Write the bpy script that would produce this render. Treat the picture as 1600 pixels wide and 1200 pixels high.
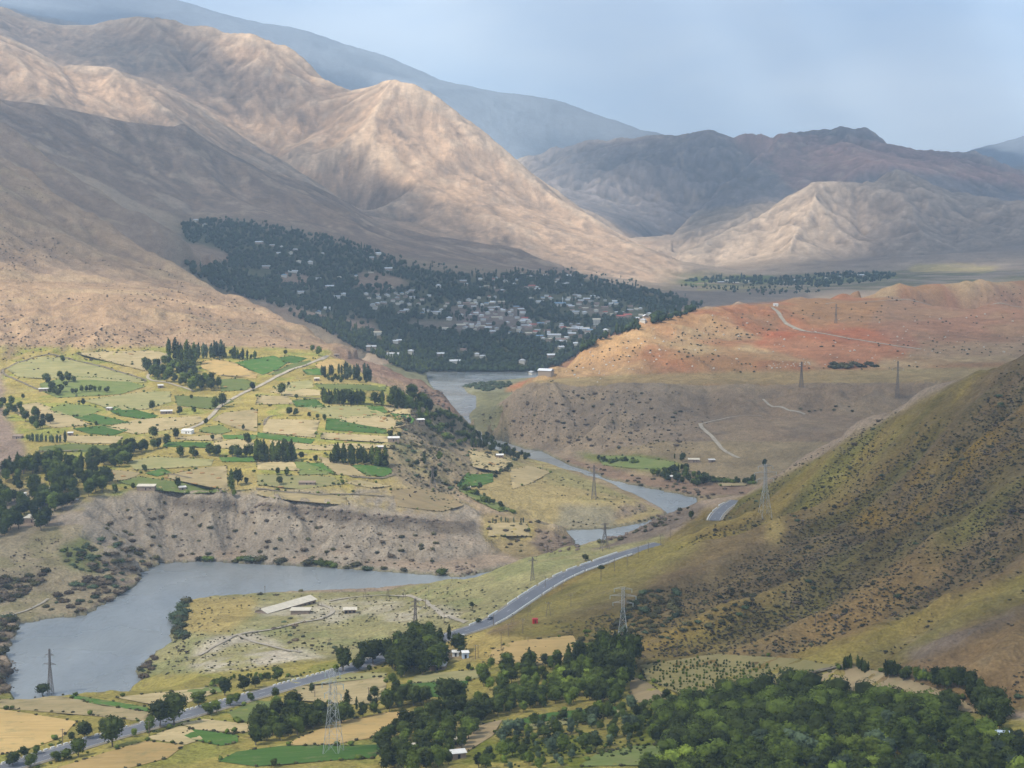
import bpy, math, random
import numpy as np
from mathutils import Vector
from mathutils.geometry import delaunay_2d_cdt

rng = np.random.default_rng(7)
random.seed(7)
for o in list(bpy.data.objects):
    bpy.data.objects.remove(o)
scene = bpy.context.scene
COL = scene.collection

# ------------------------------------------------------------------ camera
F = 2400.0                      # focal length in photograph pixels (1600 wide)
ZC = 250.0                      # eye height above the river
TH = math.atan(220.0 / F)       # pitch down
cam_d = bpy.data.cameras.new("camera")
cam_d.sensor_width = 36.0
cam_d.lens = 36.0 * F / 1600.0
cam_d.clip_start = 1.0
cam_d.clip_end = 80000.0
cam = bpy.data.objects.new("camera", cam_d)
COL.objects.link(cam)
cam.location = (0, 0, ZC)
cam.rotation_euler = (math.pi / 2 - TH, 0, 0)
scene.camera = cam

# ------------------------------------------------------------------ sky, sun, exposure
SUN_EL = math.radians(52)
SUN_AZ = math.radians(-118)      # compass-like angle from +Y, negative = towards -X
sdir = np.array([math.sin(SUN_AZ) * math.cos(SUN_EL), math.cos(SUN_AZ) * math.cos(SUN_EL), math.sin(SUN_EL)])
world = bpy.data.worlds.new("World")
scene.world = world
world.use_nodes = True
wn = world.node_tree.nodes
wl = world.node_tree.links
wn.clear()
wo = wn.new("ShaderNodeOutputWorld")
bg = wn.new("ShaderNodeBackground")
sky = wn.new("ShaderNodeTexSky")
sky.sky_type = 'NISHITA'
sky.sun_disc = False
sky.sun_elevation = SUN_EL
sky.sun_rotation = SUN_AZ
sky.altitude = 1200
sky.air_density = 1.0
sky.dust_density = 1.5
# high thin cloud: the sky is milky, with soft brighter and greyer banks
tc = wn.new("ShaderNodeTexCoord")
mp = wn.new("ShaderNodeMapping")
mp.inputs['Scale'].default_value = (2.2, 2.2, 7.0)
mp.inputs['Location'].default_value = (0.35, 0.2, 0.0)
ns = wn.new("ShaderNodeTexNoise")
ns.inputs['Scale'].default_value = 1.6
ns.inputs['Detail'].default_value = 5
ns.inputs['Roughness'].default_value = 0.5
cr = wn.new("ShaderNodeValToRGB")
cr.color_ramp.elements[0].position = 0.30
cr.color_ramp.elements[0].color = (5.2, 7.3, 10.4, 1)
cr.color_ramp.elements[1].position = 0.72
cr.color_ramp.elements[1].color = (13.4, 14.2, 15.0, 1)
mxw = wn.new("ShaderNodeMixRGB")
mxw.inputs[0].default_value = 0.75
wl.new(tc.outputs['Generated'], mp.inputs['Vector'])
wl.new(mp.outputs[0], ns.inputs['Vector'])
wl.new(ns.outputs[0], cr.inputs[0])
wl.new(sky.outputs[0], mxw.inputs[1])
wl.new(cr.outputs[0], mxw.inputs[2])
# paler towards the horizon, greyer overhead, as under broken cloud
sx_ = wn.new("ShaderNodeSeparateXYZ"); wl.new(tc.outputs['Generated'], sx_.inputs[0])
gr_ = wn.new("ShaderNodeMapRange"); gr_.inputs['From Min'].default_value = 0.1; gr_.inputs['From Max'].default_value = 0.9
gr_.inputs['To Min'].default_value = 1.08; gr_.inputs['To Max'].default_value = 0.5
wl.new(sx_.outputs['Z'], gr_.inputs[0])
vs_ = wn.new("ShaderNodeVectorMath"); vs_.operation = 'SCALE'
wl.new(mxw.outputs[0], vs_.inputs[0]); wl.new(gr_.outputs[0], vs_.inputs['Scale'])
wl.new(vs_.outputs[0], bg.inputs[0])
bg.inputs[1].default_value = 0.10
wl.new(bg.outputs[0], wo.inputs[0])

sun_d = bpy.data.lights.new("sun", 'SUN')
sun_d.energy = 5.0
sun_d.angle = math.radians(0.6)
sun_d.color = (1.0, 0.92, 0.79)
sun = bpy.data.objects.new("sun", sun_d)
COL.objects.link(sun)
sun.rotation_euler = Vector(sdir).to_track_quat('Z', 'Y').to_euler()

scene.view_settings.view_transform = 'Standard'
scene.view_settings.look = 'None'
scene.view_settings.gamma = 1
scene.view_settings.exposure = 0.66
scene.view_settings.use_curve_mapping = False
scene.render.engine = 'CYCLES'
cy = scene.cycles
cy.max_bounces = 5
cy.diffuse_bounces = 2
cy.glossy_bounces = 2
cy.transmission_bounces = 3
cy.transparent_max_bounces = 8
cy.volume_bounces = 0
cy.use_denoising = True
cy.sample_clamp_indirect = 4.0
HAZE_DENSITY = 8.2e-5
HAZE_COLOR = (0.56, 0.76, 1.0)

# ------------------------------------------------------------------ helpers
def hashf(ix, iy, seed):
    h = (ix.astype(np.int64) * 374761393 + iy.astype(np.int64) * 668265263 + seed * 1274126177) & 0xffffffff
    h = ((h ^ (h >> 13)) * 1274126177) & 0xffffffff
    h = (h ^ (h >> 16)) & 0xffffffff
    return h / 4294967296.0

def vnoise(x, y, seed=0):
    ix = np.floor(x); iy = np.floor(y)
    fx = x - ix; fy = y - iy
    fx = fx * fx * fx * (fx * (fx * 6 - 15) + 10); fy = fy * fy * fy * (fy * (fy * 6 - 15) + 10)
    a = hashf(ix, iy, seed); b = hashf(ix + 1, iy, seed)
    c = hashf(ix, iy + 1, seed); d = hashf(ix + 1, iy + 1, seed)
    return (a + (b - a) * fx) * (1 - fy) + (c + (d - c) * fx) * fy - 0.5

def fbm(x, y, wl_, octv, seed=0, gain=0.5):
    x = x / wl_; y = y / wl_
    s = 0; a = 1.0
    for k in range(octv):
        s = s + a * vnoise(x, y, seed + k * 17)
        x, y = 1.62 * x - 1.18 * y + 3.1, 1.18 * x + 1.62 * y + 7.7
        a *= gain
    return s

def sstep(a, b, x):
    t = np.clip((x - a) / (b - a), 0, 1)
    return t * t * (3 - 2 * t)

CT, ST = math.cos(TH), math.sin(TH)
def s_of(v):
    b = (600.0 - v) / F
    return (-ST + b * CT) / (CT + b * ST)

def p_of(u, v):
    b = (600.0 - v) / F
    return ((u - 800.0) / F) / (CT + b * ST)

def pix(x, y, z):
    dz = z - ZC
    dep = y * CT - dz * ST
    up = y * ST + dz * CT
    return 800 + F * x / dep, 600 - F * up / dep

# ------------------------------------------------------------------ control lines of the survey
# each line: (u, v, distance) read along a visible edge; Z-lines give (u, v, height) and distance follows
LN = []     # list of arrays (p, L, z)
def line(*pts):
    r = []
    for (u, v, D) in pts:
        r.append((p_of(u, v), math.log(D), ZC + s_of(v) * D))
    LN.append(r)
def zline(z, *pts):
    r = []
    for (u, v) in pts:
        s = s_of(v)
        D = (z - ZC) / s
        r.append((p_of(u, v), math.log(D), z))
    LN.append(r)
def raw(*pts):                      # (u at horizon, D, z)
    r = [(p_of(u, 500), math.log(D), z) for (u, D, z) in pts]
    LN.append(r)

raw((-300, 330, 55), (400, 330, 60), (1000, 330, 75), (1900, 330, 110))
line((-300, 1200, 605), (0, 1200, 590), (300, 1200, 578), (600, 1200, 560), (900, 1200, 535), (1200, 1200, 510), (1500, 1200, 480), (1900, 1200, 465))
line((-300, 1140, 650), (0, 1140, 640), (300, 1130, 650), (600, 1130, 640), (900, 1120, 625), (1200, 1110, 600), (1500, 1100, 560), (1900, 1080, 540))
line((-300, 1105, 712), (0, 1092, 720), (100, 1085, 730), (220, 1075, 745), (330, 1055, 770), (450, 1047, 780), (560, 1025, 800), (620, 1012, 820), (700, 990, 835))
raw((-300, 790, 2), (0, 790, 1), (100, 795, 0), (190, 810, 0.5))
zline(0.6, (215, 1064), (212, 1050), (235, 1025), (268, 1003), (268, 965), (285, 940), (330, 931), (440, 924), (640, 915), (700, 908))
line((250, 1045, 875), (300, 1000, 905), (350, 960, 985), (450, 950, 1000), (550, 950, 990), (650, 940, 1005))
line((320, 1040, 835), (400, 1020, 860), (550, 1000, 880), (650, 1000, 862), (720, 985, 850))
line((760, 930, 930), (800, 905, 965), (850, 880, 995))
# river bed
zline(-5, (-400, 1040), (-150, 1045), (20, 1055), (110, 1030), (190, 965), (290, 912), (450, 905), (600, 900), (700, 901), (790, 884), (860, 862), (915, 845), (960, 836), (1010, 822), (1052, 800), (1010, 776), (950, 757), (880, 728), (840, 711), (780, 697), (742, 668), (733, 640), (718, 610), (705, 594), (770, 588), (850, 586), (1000, 586), (1300, 586))
# left (far) bank
zline(0.6, (-400, 1000), (-150, 1003), (0, 1085), (12, 1050), (12, 1015), (32, 975), (80, 966), (132, 962), (170, 940), (212, 915), (222, 895), (252, 880), (320, 877), (500, 886), (650, 896), (722, 900), (790, 878), (850, 866), (903, 856), (885, 838), (868, 827), (950, 827), (1000, 815), (1045, 806), (990, 773), (930, 749), (880, 735), (825, 718), (770, 708))
raw((-300, 900, 6), (-60, 880, 6), (-40, 960, 6))
# right bank of the upper reach and the gorge
zline(0.6, (1150, 779), (1086, 779), (1040, 769), (960, 753), (900, 731), (850, 706), (820, 701), (790, 692), (752, 665), (742, 648), (765, 622), (790, 600), (850, 590))
# north bank (town side)
zline(0.8, (200, 582), (500, 582), (650, 582), (800, 582), (950, 582), (1300, 582), (1800, 582))
zline(1.5, (760, 600), (800, 598), (760, 608), (740, 603))
# near right slope: silhouette above the hidden water
line((722, 906, 1045), (760, 893, 1040), (810, 875, 1050), (870, 857, 1065), (920, 849, 1080), (950, 843, 1085), (1000, 825, 1110), (1040, 805, 1140), (1075, 790, 1160), (1100, 780, 1190), (1150, 773, 1200))
raw((745, 1110, 0), (800, 1120, 0), (870, 1165, -1), (930, 1200, -1), (960, 1235, 0), (1010, 1290, 0), (1070, 1350, 0), (1110, 1400, 0), (1200, 1420, 4), (1400, 1400, 40), (1600, 1300, 90), (1900, 1300, 110))
line((900, 900, 935), (960, 870, 1000), (1020, 845, 1030), (1080, 820, 1070), (1115, 812, 1090))
# peninsula
line((780, 722, 1660), (850, 731, 1670))
line((830, 760, 1450), (900, 770, 1440))
line((880, 815, 1350), (960, 790, 1385), (1000, 785, 1420))
line((700, 765, 1400), (740, 745, 1480), (760, 700, 1750))
line((700, 720, 1600), (735, 690, 1790))
# terrace rows
line((-300, 805, 1290), (0, 790, 1275), (60, 803, 1240), (130, 776, 1262), (250, 768, 1280), (400, 775, 1275), (560, 792, 1262), (640, 799, 1270), (700, 803, 1285), (740, 799, 1310), (770, 812, 1320), (830, 812, 1320), (862, 824, 1285), (888, 838, 1255))
line((-300, 745, 1360), (0, 745, 1330), (300, 745, 1330), (500, 745, 1330), (620, 760, 1350), (680, 765, 1365))
line((-300, 700, 1450), (0, 700, 1430), (300, 700, 1430), (500, 700, 1430), (600, 705, 1430))
line((-60, 660, 1540), (0, 660, 1540), (300, 660, 1540), (500, 660, 1540), (625, 670, 1530))
line((0, 620, 1670), (300, 620, 1670), (560, 620, 1670), (650, 645, 1620))
line((30, 590, 1780), (300, 590, 1780), (560, 592, 1780), (650, 622, 1740))
line((60, 565, 1860), (300, 560, 1880), (500, 562, 1880), (570, 578, 1870))
line((700, 665, 1750), (715, 650, 1790))
# nose ridge
line((530, 547, 2120), (560, 560, 2060), (600, 577, 2000), (650, 592, 1950), (690, 612, 1885), (707, 640, 1830), (735, 667, 1810), (770, 690, 1810), (820, 706, 1792))
raw((520, 2330, 50), (560, 2260, 35), (600, 2200, 18), (650, 2120, 4), (690, 2030, 0), (715, 1960, 0), (745, 1900, -2))
raw((520, 2650, 35), (600, 2600, 10), (660, 2600, 2))
# left lower terrace
line((-300, 900, 1100), (0, 900, 1085), (100, 880, 1110), (180, 860, 1150))
line((-300, 850, 1170), (0, 850, 1150), (110, 830, 1180))
line((0, 955, 1020), (60, 945, 1040), (130, 930, 1060), (190, 900, 1110))
# bluff gullied face
line((300, 840, 1235), (420, 845, 1225), (560, 855, 1205), (680, 865, 1190), (760, 862, 1210))
# foot of the left mountain
line((-300, 735, 1370), (-60, 735, 1370), (-30, 660, 1540), (10, 605, 1730), (30, 578, 1820), (100, 555, 1890), (250, 545, 1930), (400, 545, 1940), (500, 545, 1965), (528, 548, 2030))
line((-300, 480, 2150), (0, 450, 2180), (200, 455, 2200), (300, 475, 2190), (400, 508, 2160))
line((-300, 600, 1800), (-150, 600, 1800))
line((-300, 180, 2950), (0, 232, 2900), (100, 302, 2850), (200, 368, 2750), (290, 425, 2600), (360, 460, 2480), (430, 490, 2360), (480, 520, 2230), (530, 546, 2120))
raw((-300, 3250, 380), (0, 3200, 350), (150, 3120, 245), (290, 2900, 130), (400, 2600, 95), (480, 2450, 70))
line((-300, 130, 3750), (0, 190, 3650), (60, 225, 3600), (120, 270, 3520), (180, 310, 3450), (250, 350, 3380), (350, 408, 3250))
raw((-300, 4000, 500), (0, 3950, 440), (150, 3800, 300), (270, 3650, 215), (370, 3400, 165))
# town slope
line((310, 446, 3300), (450, 480, 3120), (560, 528, 2970), (650, 562, 2900))
line((400, 420, 3700), (600, 478, 3500), (800, 480, 3600), (960, 470, 3700))
line((640, 520, 3250), (700, 530, 3200), (900, 520, 3300), (1000, 500, 3400))
line((700, 560, 3060), (850, 560, 3060))
line((285, 352, 4200), (330, 345, 4250), (450, 360, 4200), (600, 408, 4100), (700, 428, 4050), (850, 425, 4200), (930, 438, 4100), (1000, 452, 4000), (1090, 476, 3750), (1110, 482, 3700))
# second left range
line((-300, 140, 4600), (0, 152, 4700), (60, 158, 4750), (100, 165, 4800), (200, 187, 4900), (285, 197, 5000), (330, 227, 5050), (400, 260, 5100), (460, 275, 5150), (540, 310, 5200), (590, 343, 5200), (680, 367, 5150), (770, 380, 5080), (830, 403, 5000), (900, 425, 4800), (950, 440, 4600))
line((300, 300, 4550), (450, 330, 4600), (600, 375, 4600), (750, 410, 4600))
raw((-300, 5000, 590), (0, 5050, 570), (285, 5300, 500), (540, 5500, 330), (680, 5400, 240), (830, 5250, 165))
line((-300, 20, 6300), (0, 48, 6200), (50, 72, 6200), (90, 95, 6200), (130, 100, 6200), (180, 103, 6200), (240, 122, 6200), (270, 137, 6200), (330, 180, 6200), (420, 232, 6100), (500, 282, 6000), (560, 322, 5900), (640, 352, 5800), (720, 367, 5600))
raw((-300, 6700, 950), (0, 6600, 900), (270, 6550, 760), (420, 6350, 520), (560, 6100, 330))
line((-300, -10, 8000), (0, 10, 8000), (40, 26, 8000), (80, 37, 8000), (140, 37, 8000), (180, 28, 8000), (215, 22, 8000), (240, 28, 8000), (265, 38, 7900), (320, 40, 7850), (360, 50, 7800), (400, 50, 7700), (450, 70, 7600), (475, 88, 7550), (500, 110, 7500), (560, 136, 7300), (585, 136, 7200), (600, 125, 7000), (617, 122, 6900), (635, 125, 6850), (660, 130, 6850), (690, 148, 6820), (720, 170, 6800), (760, 203, 6700), (800, 243, 6600), (880, 312, 6400), (960, 370, 6000), (1040, 402, 5700), (1060, 425, 5500), (1040, 447, 5250))
line((617, 122, 6900), (585, 170, 6650), (545, 215, 6450), (500, 250, 6350))
line((400, 50, 7700), (450, 120, 7250), (480, 170, 7000), (500, 190, 6900))
line((215, 22, 8000), (280, 90, 7500), (340, 150, 7000))
line((640, 280, 6150), (700, 310, 6000), (780, 350, 5750))
line((800, 380, 5600), (900, 415, 5350), (1000, 440, 5200))
line((930, 442, 5050), (1000, 450, 5050))
raw((-300, 8600, 1250), (0, 8600, 1200), (215, 8500, 1150), (400, 8200, 1000), (560, 7800, 650), (660, 7500, 600), (760, 7400, 480), (900, 7200, 260), (1000, 6900, 180), (1060, 6200, 130))
# high blue ranges
line((-300, -90, 14500), (0, -40, 14000), (280, -4, 14000), (300, 3, 14000), (350, 19, 14000), (400, 32, 14000), (480, 45, 14000), (540, 68, 13900), (600, 82, 13800), (700, 128, 13500), (780, 140, 13300), (870, 150, 13200), (940, 178, 13000), (1000, 200, 12800), (1060, 213, 12600), (1200, 260, 12300))
line((480, 90, 12000), (600, 118, 11800), (660, 135, 11700), (760, 200, 11500), (850, 250, 11300))
raw((-300, 16500, 1500), (400, 16500, 1400), (900, 15500, 900), (1200, 15000, 600))
# right far ranges
line((700, 275, 10600), (830, 245, 10600), (870, 228, 10550), (900, 221, 10500), (960, 219, 10500), (1000, 222, 10500), (1060, 210, 10200), (1095, 206, 10100), (1120, 202, 10000), (1160, 213, 10000), (1190, 218, 10000), (1215, 211, 9700), (1232, 207, 9500), (1255, 216, 9500), (1290, 207, 9500), (1315, 197, 9500), (1345, 201, 9500), (1370, 202, 9500), (1400, 218, 9500), (1430, 233, 9500), (1470, 231, 9500), (1520, 236, 9450), (1600, 272, 9300), (1900, 300, 9000))
raw((700, 11000, 700), (1000, 11200, 650), (1320, 10300, 700), (1500, 10300, 560), (1900, 10000, 500))
line((1500, 238, 12000), (1540, 225, 12000), (1600, 208, 12000), (1900, 190, 12000))
raw((1500, 13500, 500), (1900, 13500, 900))
raw((-300, 20000, 900), (800, 20000, 500), (1900, 20000, 500))
line((1228, 209, 9350), (1190, 238, 8800), (1160, 262, 8450), (1130, 288, 8150), (1090, 326, 7800), (1060, 360, 7450), (1035, 392, 7000), (1005, 405, 6700))
raw((1205, 9500, 640), (1160, 9150, 470), (1130, 8850, 400), (1090, 8500, 290), (1055, 8100, 210), (1020, 7600, 160))
line((1262, 216, 9500), (1250, 250, 8700), (1210, 300, 8000), (1150, 345, 7400), (1100, 375, 7100))
line((1290, 210, 9450), (1290, 250, 8700), (1270, 275, 8300))
line((900, 300, 9000), (960, 330, 8500), (1000, 345, 8000))
line((1320, 197, 9500), (1340, 240, 8800), (1380, 255, 8300))
line((1430, 233, 9500), (1500, 250, 8900), (1600, 290, 8500))
line((1060, 403, 6400), (1100, 385, 6550), (1150, 362, 6700), (1190, 340, 6800), (1220, 318, 6900), (1250, 297, 6950), (1270, 290, 7000), (1290, 281, 7000), (1305, 283, 7000), (1335, 292, 7000), (1370, 275, 7200), (1400, 264, 7300), (1420, 268, 7250), (1440, 280, 7200), (1480, 286, 7200), (1540, 300, 7100), (1600, 312, 7000), (1900, 330, 6800))
line((1290, 281, 7000), (1272, 318, 6750), (1245, 365, 6400), (1225, 405, 6050))
line((1230, 310, 6930), (1190, 362, 6650), (1150, 405, 6250))
raw((1335, 6800, 380), (1342, 6500, 270), (1330, 6200, 190))
raw((1228, 6600, 320), (1205, 6300, 215))
line((1400, 264, 7200), (1418, 320, 6800), (1435, 370, 6400), (1440, 400, 6050))
raw((1485, 6850, 400), (1490, 6500, 270), (1490, 6200, 210))
line((1540, 300, 7100), (1560, 345, 6700), (1575, 385, 6300))
raw((1060, 6900, 130), (1150, 7200, 250), (1290, 7500, 380), (1400, 7800, 420), (1600, 7500, 350), (1900, 7300, 300))
line((1100, 420, 5900), (1200, 415, 5900), (1300, 410, 5900), (1400, 400, 5900), (1500, 395, 5800), (1900, 380, 5600))
line((1050, 436, 5400), (1200, 430, 5500), (1400, 425, 5400), (1600, 415, 5400), (1900, 410, 5400))
line((1070, 447, 4900), (1250, 445, 4700), (1400, 440, 4600), (1900, 430, 4500))
line((1050, 458, 4250), (1120, 453, 4250), (1200, 462, 4150), (1300, 462, 4000))
# red hills
line((820, 600, 2080), (840, 590, 2090), (870, 573, 2110), (940, 530, 2220), (970, 518, 2270), (1000, 510, 2310), (1060, 489, 2400), (1110, 482, 2480), (1150, 480, 2550), (1210, 476, 2650), (1280, 463, 2800), (1380, 447, 3000), (1500, 436, 3100), (1600, 430, 3200), (1900, 425, 3300))
raw((840, 2200, 20), (940, 2350, 60), (1060, 2600, 70), (1210, 2900, 90), (1400, 3300, 110), (1600, 3600, 130), (1900, 3700, 140))
raw((860, 2500, 3), (1000, 2800, 25), (1200, 3300, 70), (1600, 4000, 110))
line((930, 575, 2080), (1000, 550, 2150), (1100, 535, 2250), (1250, 520, 2400), (1400, 490, 2600), (1600, 470, 2800), (1900, 460, 2900))
line((1100, 565, 2110), (1300, 565, 2130), (1500, 555, 2200), (1900, 540, 2250))
line((790, 608, 1975), (850, 601, 1965), (1000, 602, 1962), (1200, 603, 1962), (1400, 598, 1962), (1600, 586, 2000), (1900, 580, 2000))
line((850, 594, 2020), (930, 587, 2040), (1100, 583, 2060), (1300, 583, 2060), (1450, 580, 2060), (1600, 572, 2080), (1900, 566, 2080))
line((760, 630, 1960), (800, 650, 1930), (900, 660, 1860), (1100, 650, 1870), (1250, 650, 1870), (1500, 650, 1850))
line((790, 684, 1925), (850, 695, 1860), (900, 703, 1800), (1000, 712, 1705), (1100, 720, 1660), (1200, 732, 1620), (1300, 720, 1620))
line((900, 722, 1735), (960, 740, 1640), (1000, 733, 1640), (1080, 752, 1580), (1150, 762, 1545))
line((1080, 690, 1730), (1150, 700, 1700), (1250, 690, 1720), (1350, 670, 1720))
line((1110, 655, 1840), (1160, 648, 1850), (1230, 655, 1840))
raw((1600, 1650, 85), (1900, 1650, 95), (1450, 1600, 60))
# right foreground slope
line((1172, 773, 1150), (1200, 752, 1125), (1240, 720, 1110), (1300, 688, 1095), (1340, 665, 1080), (1400, 638, 1070), (1450, 612, 1055), (1500, 591, 1040), (1550, 575, 1025), (1600, 559, 1010), (1900, 470, 950))
raw((1230, 1230, 25), (1300, 1230, 45), (1400, 1210, 80), (1500, 1200, 100), (1600, 1180, 120), (1900, 1100, 165))
line((1400, 700, 985), (1500, 700, 930), (1600, 700, 870), (1900, 700, 770))
line((1190, 800, 1030), (1300, 800, 950), (1400, 800, 890), (1600, 800, 780), (1900, 800, 690))
line((1000, 900, 905), (1200, 900, 835), (1400, 900, 765), (1600, 900, 695), (1900, 900, 630))
line((800, 985, 800), (900, 1000, 775), (1000, 1000, 752), (1200, 1000, 702), (1400, 1000, 650), (1600, 1000, 600), (1900, 1000, 560))
line((800, 1060, 705), (1000, 1060, 690), (1200, 1060, 645), (1400, 1060, 600), (1600, 1060, 560), (1900, 1050, 545))

# ------------------------------------------------------------------ dense survey points, triangulated
pts = []
for r in LN:
    for k in range(len(r) - 1):
        a = np.array(r[k]); b = np.array(r[k + 1])
        d = math.hypot(b[0] - a[0], b[1] - a[1])
        n = max(1, int(d / 0.007))
        for i in range(n):
            pts.append(a + (b - a) * (i / n))
    pts.append(np.array(r[-1]))
pts = np.array(pts)
key = np.round(pts[:, :2] / 0.0025).astype(int)
_, ui = np.unique(key, axis=0, return_index=True)
pts = pts[np.sort(ui)]
PMIN, PMAX = -0.49, 0.49
corners = np.array([[-0.52, math.log(300), 55], [0.52, math.log(300), 110], [-0.52, math.log(21500), 900], [0.52, math.log(21500), 500],
                    [-0.52, math.log(3000), 470], [-0.52, math.log(1000), 4], [-0.52, math.log(6500), 1000], [0.52, math.log(6500), 500], [0.52, math.log(1000), 230], [0.52, math.log(2500), 160]])
pts = np.vstack([pts, corners])
res = delaunay_2d_cdt([Vector((a, b)) for a, b in pts[:, :2]], [], [], 0, 1e-6, True)
tv = np.array([[v.x, v.y] for v in res[0]])
tz = np.array([pts[o[0], 2] if o else 0 for o in res[3]])
tris = np.array([f for f in res[2] if len(f) == 3])

NP = 1080
knots_D = np.array([330, 480, 1150, 2100, 4300, 11000, 20000.0])
knots_n = np.array([40, 330, 210, 150, 290, 70])
Ls = []
for k in range(6):
    Ls.append(np.linspace(math.log(knots_D[k]), math.log(knots_D[k + 1]), knots_n[k], endpoint=False))
Ls = np.append(np.concatenate(Ls), math.log(20000.0))
NL = len(Ls)
Pg = np.linspace(PMIN, PMAX, NP)
dP = Pg[1] - Pg[0]
Z = np.full((NL, NP), np.nan)
for t in tris:
    A, B, C_ = tv[t]
    p0 = min(A[0], B[0], C_[0]); p1 = max(A[0], B[0], C_[0])
    l0 = min(A[1], B[1], C_[1]); l1 = max(A[1], B[1], C_[1])
    i0 = max(0, int(math.floor((p0 - PMIN) / dP))); i1 = min(NP - 1, int(math.ceil((p1 - PMIN) / dP)))
    j0 = max(0, np.searchsorted(Ls, l0) - 1); j1 = min(NL - 1, np.searchsorted(Ls, l1) + 1)
    if i1 < i0 or j1 < j0:
        continue
    gp, gl = np.meshgrid(Pg[i0:i1 + 1], Ls[j0:j1 + 1])
    det = (B[1] - C_[1]) * (A[0] - C_[0]) + (C_[0] - B[0]) * (A[1] - C_[1])
    if abs(det) < 1e-14:
        continue
    w0 = ((B[1] - C_[1]) * (gp - C_[0]) + (C_[0] - B[0]) * (gl - C_[1])) / det
    w1 = ((C_[1] - A[1]) * (gp - C_[0]) + (A[0] - C_[0]) * (gl - C_[1])) / det
    w2 = 1 - w0 - w1
    ok = (w0 >= -1e-6) & (w1 >= -1e-6) & (w2 >= -1e-6)
    zz = w0 * tz[t[0]] + w1 * tz[t[1]] + w2 * tz[t[2]]
    sub = Z[j0:j1 + 1, i0:i1 + 1]
    sub[ok] = zz[ok]
Z[np.isnan(Z)] = 0.0

def blur(a, sj, si):
    def k1(s):
        r = max(1, int(3 * s)); t = np.arange(-r, r + 1)
        k = np.exp(-0.5 * (t / s) ** 2); return k / k.sum(), r
    for ax, s in ((0, sj), (1, si)):
        if s <= 0: continue
        k, r = k1(s)
        pad = [(0, 0), (0, 0)]; pad[ax] = (r, r)
        ap = np.pad(a, pad, mode='edge')
        out = 0
        for i, w in enumerate(k):
            sl = [slice(None), slice(None)]
            sl[ax] = slice(i, i + a.shape[ax])
            out = out + w * ap[tuple(sl)]
        a = out
    return a

Zs = blur(Z, 1.8, 1.8)
Zf = blur(Z, 0.8, 0.9)
DD = np.exp(Ls)[:, None] * np.ones((1, NP))
XX = DD * Pg[None, :]
farm = sstep(4200, 5500, DD)
Z = Zs * (1 - farm) + Zf * farm

def grads(Zq):
    gy = np.gradient(Zq, axis=0) / np.gradient(np.exp(Ls))[:, None]
    gx = np.gradient(Zq, axis=1) / (DD * dP)
    # derivative along the row is at constant distance; remove the slant of the fan
    return gx, gy - Pg[None, :] * gx

# ------------------------------------------------------------------ gullies that follow the fall line
def erosion(x, y, gx, gy, wl_, seed):
    px, py = x / wl_, y / wl_
    ix, iy = np.floor(px), np.floor(py)
    tx, ty = -gy, gx
    h = 0; dx = 0; dy = 0; W = 0
    for a in (-1, 0, 1):
        for b in (-1, 0, 1):
            cx, cy_ = ix + a, iy + b
            ox = hashf(cx, cy_, seed); oy = hashf(cx, cy_, seed + 5)
            vx = px - cx - ox; vy = py - cy_ - oy
            w = np.exp(-2.2 * (vx * vx + vy * vy))
            ph = 6.283 * (vx * tx + vy * ty)
            h = h + np.cos(ph) * w; W = W + w
            sn = -np.sin(ph) * w
            dx = dx + sn * tx; dy = dy + sn * ty
    return h / W, dx / W, dy / W

gx, gy = grads(blur(Z, 4, 4))
slope = np.hypot(gx, gy)
U0, V0 = pix(XX, DD, Z)
def erode(mask, wls, amps, seed, sharp=1.0):
    idx = np.nonzero(mask > 0.01)
    x = XX[idx] + 25 * fbm(XX[idx], DD[idx], wls[0] * 1.5, 2, seed + 40) * wls[0] / 60
    y = DD[idx]
    g = np.maximum(slope[idx], 1e-3)
    ggx = gx[idx] / g; ggy = gy[idx] / g
    out = 0; ex = 0; ey = 0
    for k, (w_, a_) in enumerate(zip(wls, amps)):
        dxx = ggx + ex * 1.2; dyy = ggy + ey * 1.2
        n = np.maximum(np.hypot(dxx, dyy), 1e-3)
        h, hx, hy = erosion(x, y, dxx / n * sharp, dyy / n * sharp, w_, seed + k * 31)
        out = out + a_ * h
        ex = ex + hx * 0.5; ey = ey + hy * 0.5
    res_ = np.zeros_like(Z)
    res_[idx] = out * mask[idx] * np.clip(slope[idx] / 0.35, 0, 1.2)
    return res_

mf = sstep(2600, 3600, DD) * sstep(0.10, 0.30, slope) * (1 - 0.7 * sstep(10800, 11300, DD))
mf = mf * (1 - 0.38 * blur(((DD > 5200) & (DD < 7250) & (U0 > 470) & (U0 < 1075)).astype(float), 4, 10))
town_zone = ((DD > 2850) & (DD < 4300) & (U0 > 250) & (U0 < 1120))
mf = mf * (1 - 0.85 * blur(town_zone.astype(float), 4, 6))
Z = Z + erode(mf, (560, 270, 120, 60), (13, 9, 3.5, 2.2), 3, 1.0)
mvf = sstep(4500, 5500, DD)
Z = Z + mvf * fbm(XX, DD, 900, 4, 91, 0.5) * 30 * sstep(0.05, 0.3, slope)
m1 = (DD > 1500) & (DD < 3700) & (U0 < 620) & (V0 < 560)
Z = Z + erode(m1 * sstep(0.08, 0.25, slope), (200, 95, 46), (8, 5.5, 3.4), 61)
mr = ((DD > 1750) & (DD < 3500) & (U0 > 730)).astype(float)
Z = Z + erode(blur(mr, 2, 3) * sstep(0.05, 0.25, slope), (160, 75, 36), (9, 5, 2.6), 62)
Z = Z + blur(((DD > 2080) & (DD < 3500) & (U0 > 900)).astype(float), 5, 8) * fbm(XX, DD, 260, 3, 15) * 16
mb = ((DD > 1120) & (DD < 1420) & (U0 < 960) & (V0 > 765)).astype(float)
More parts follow.
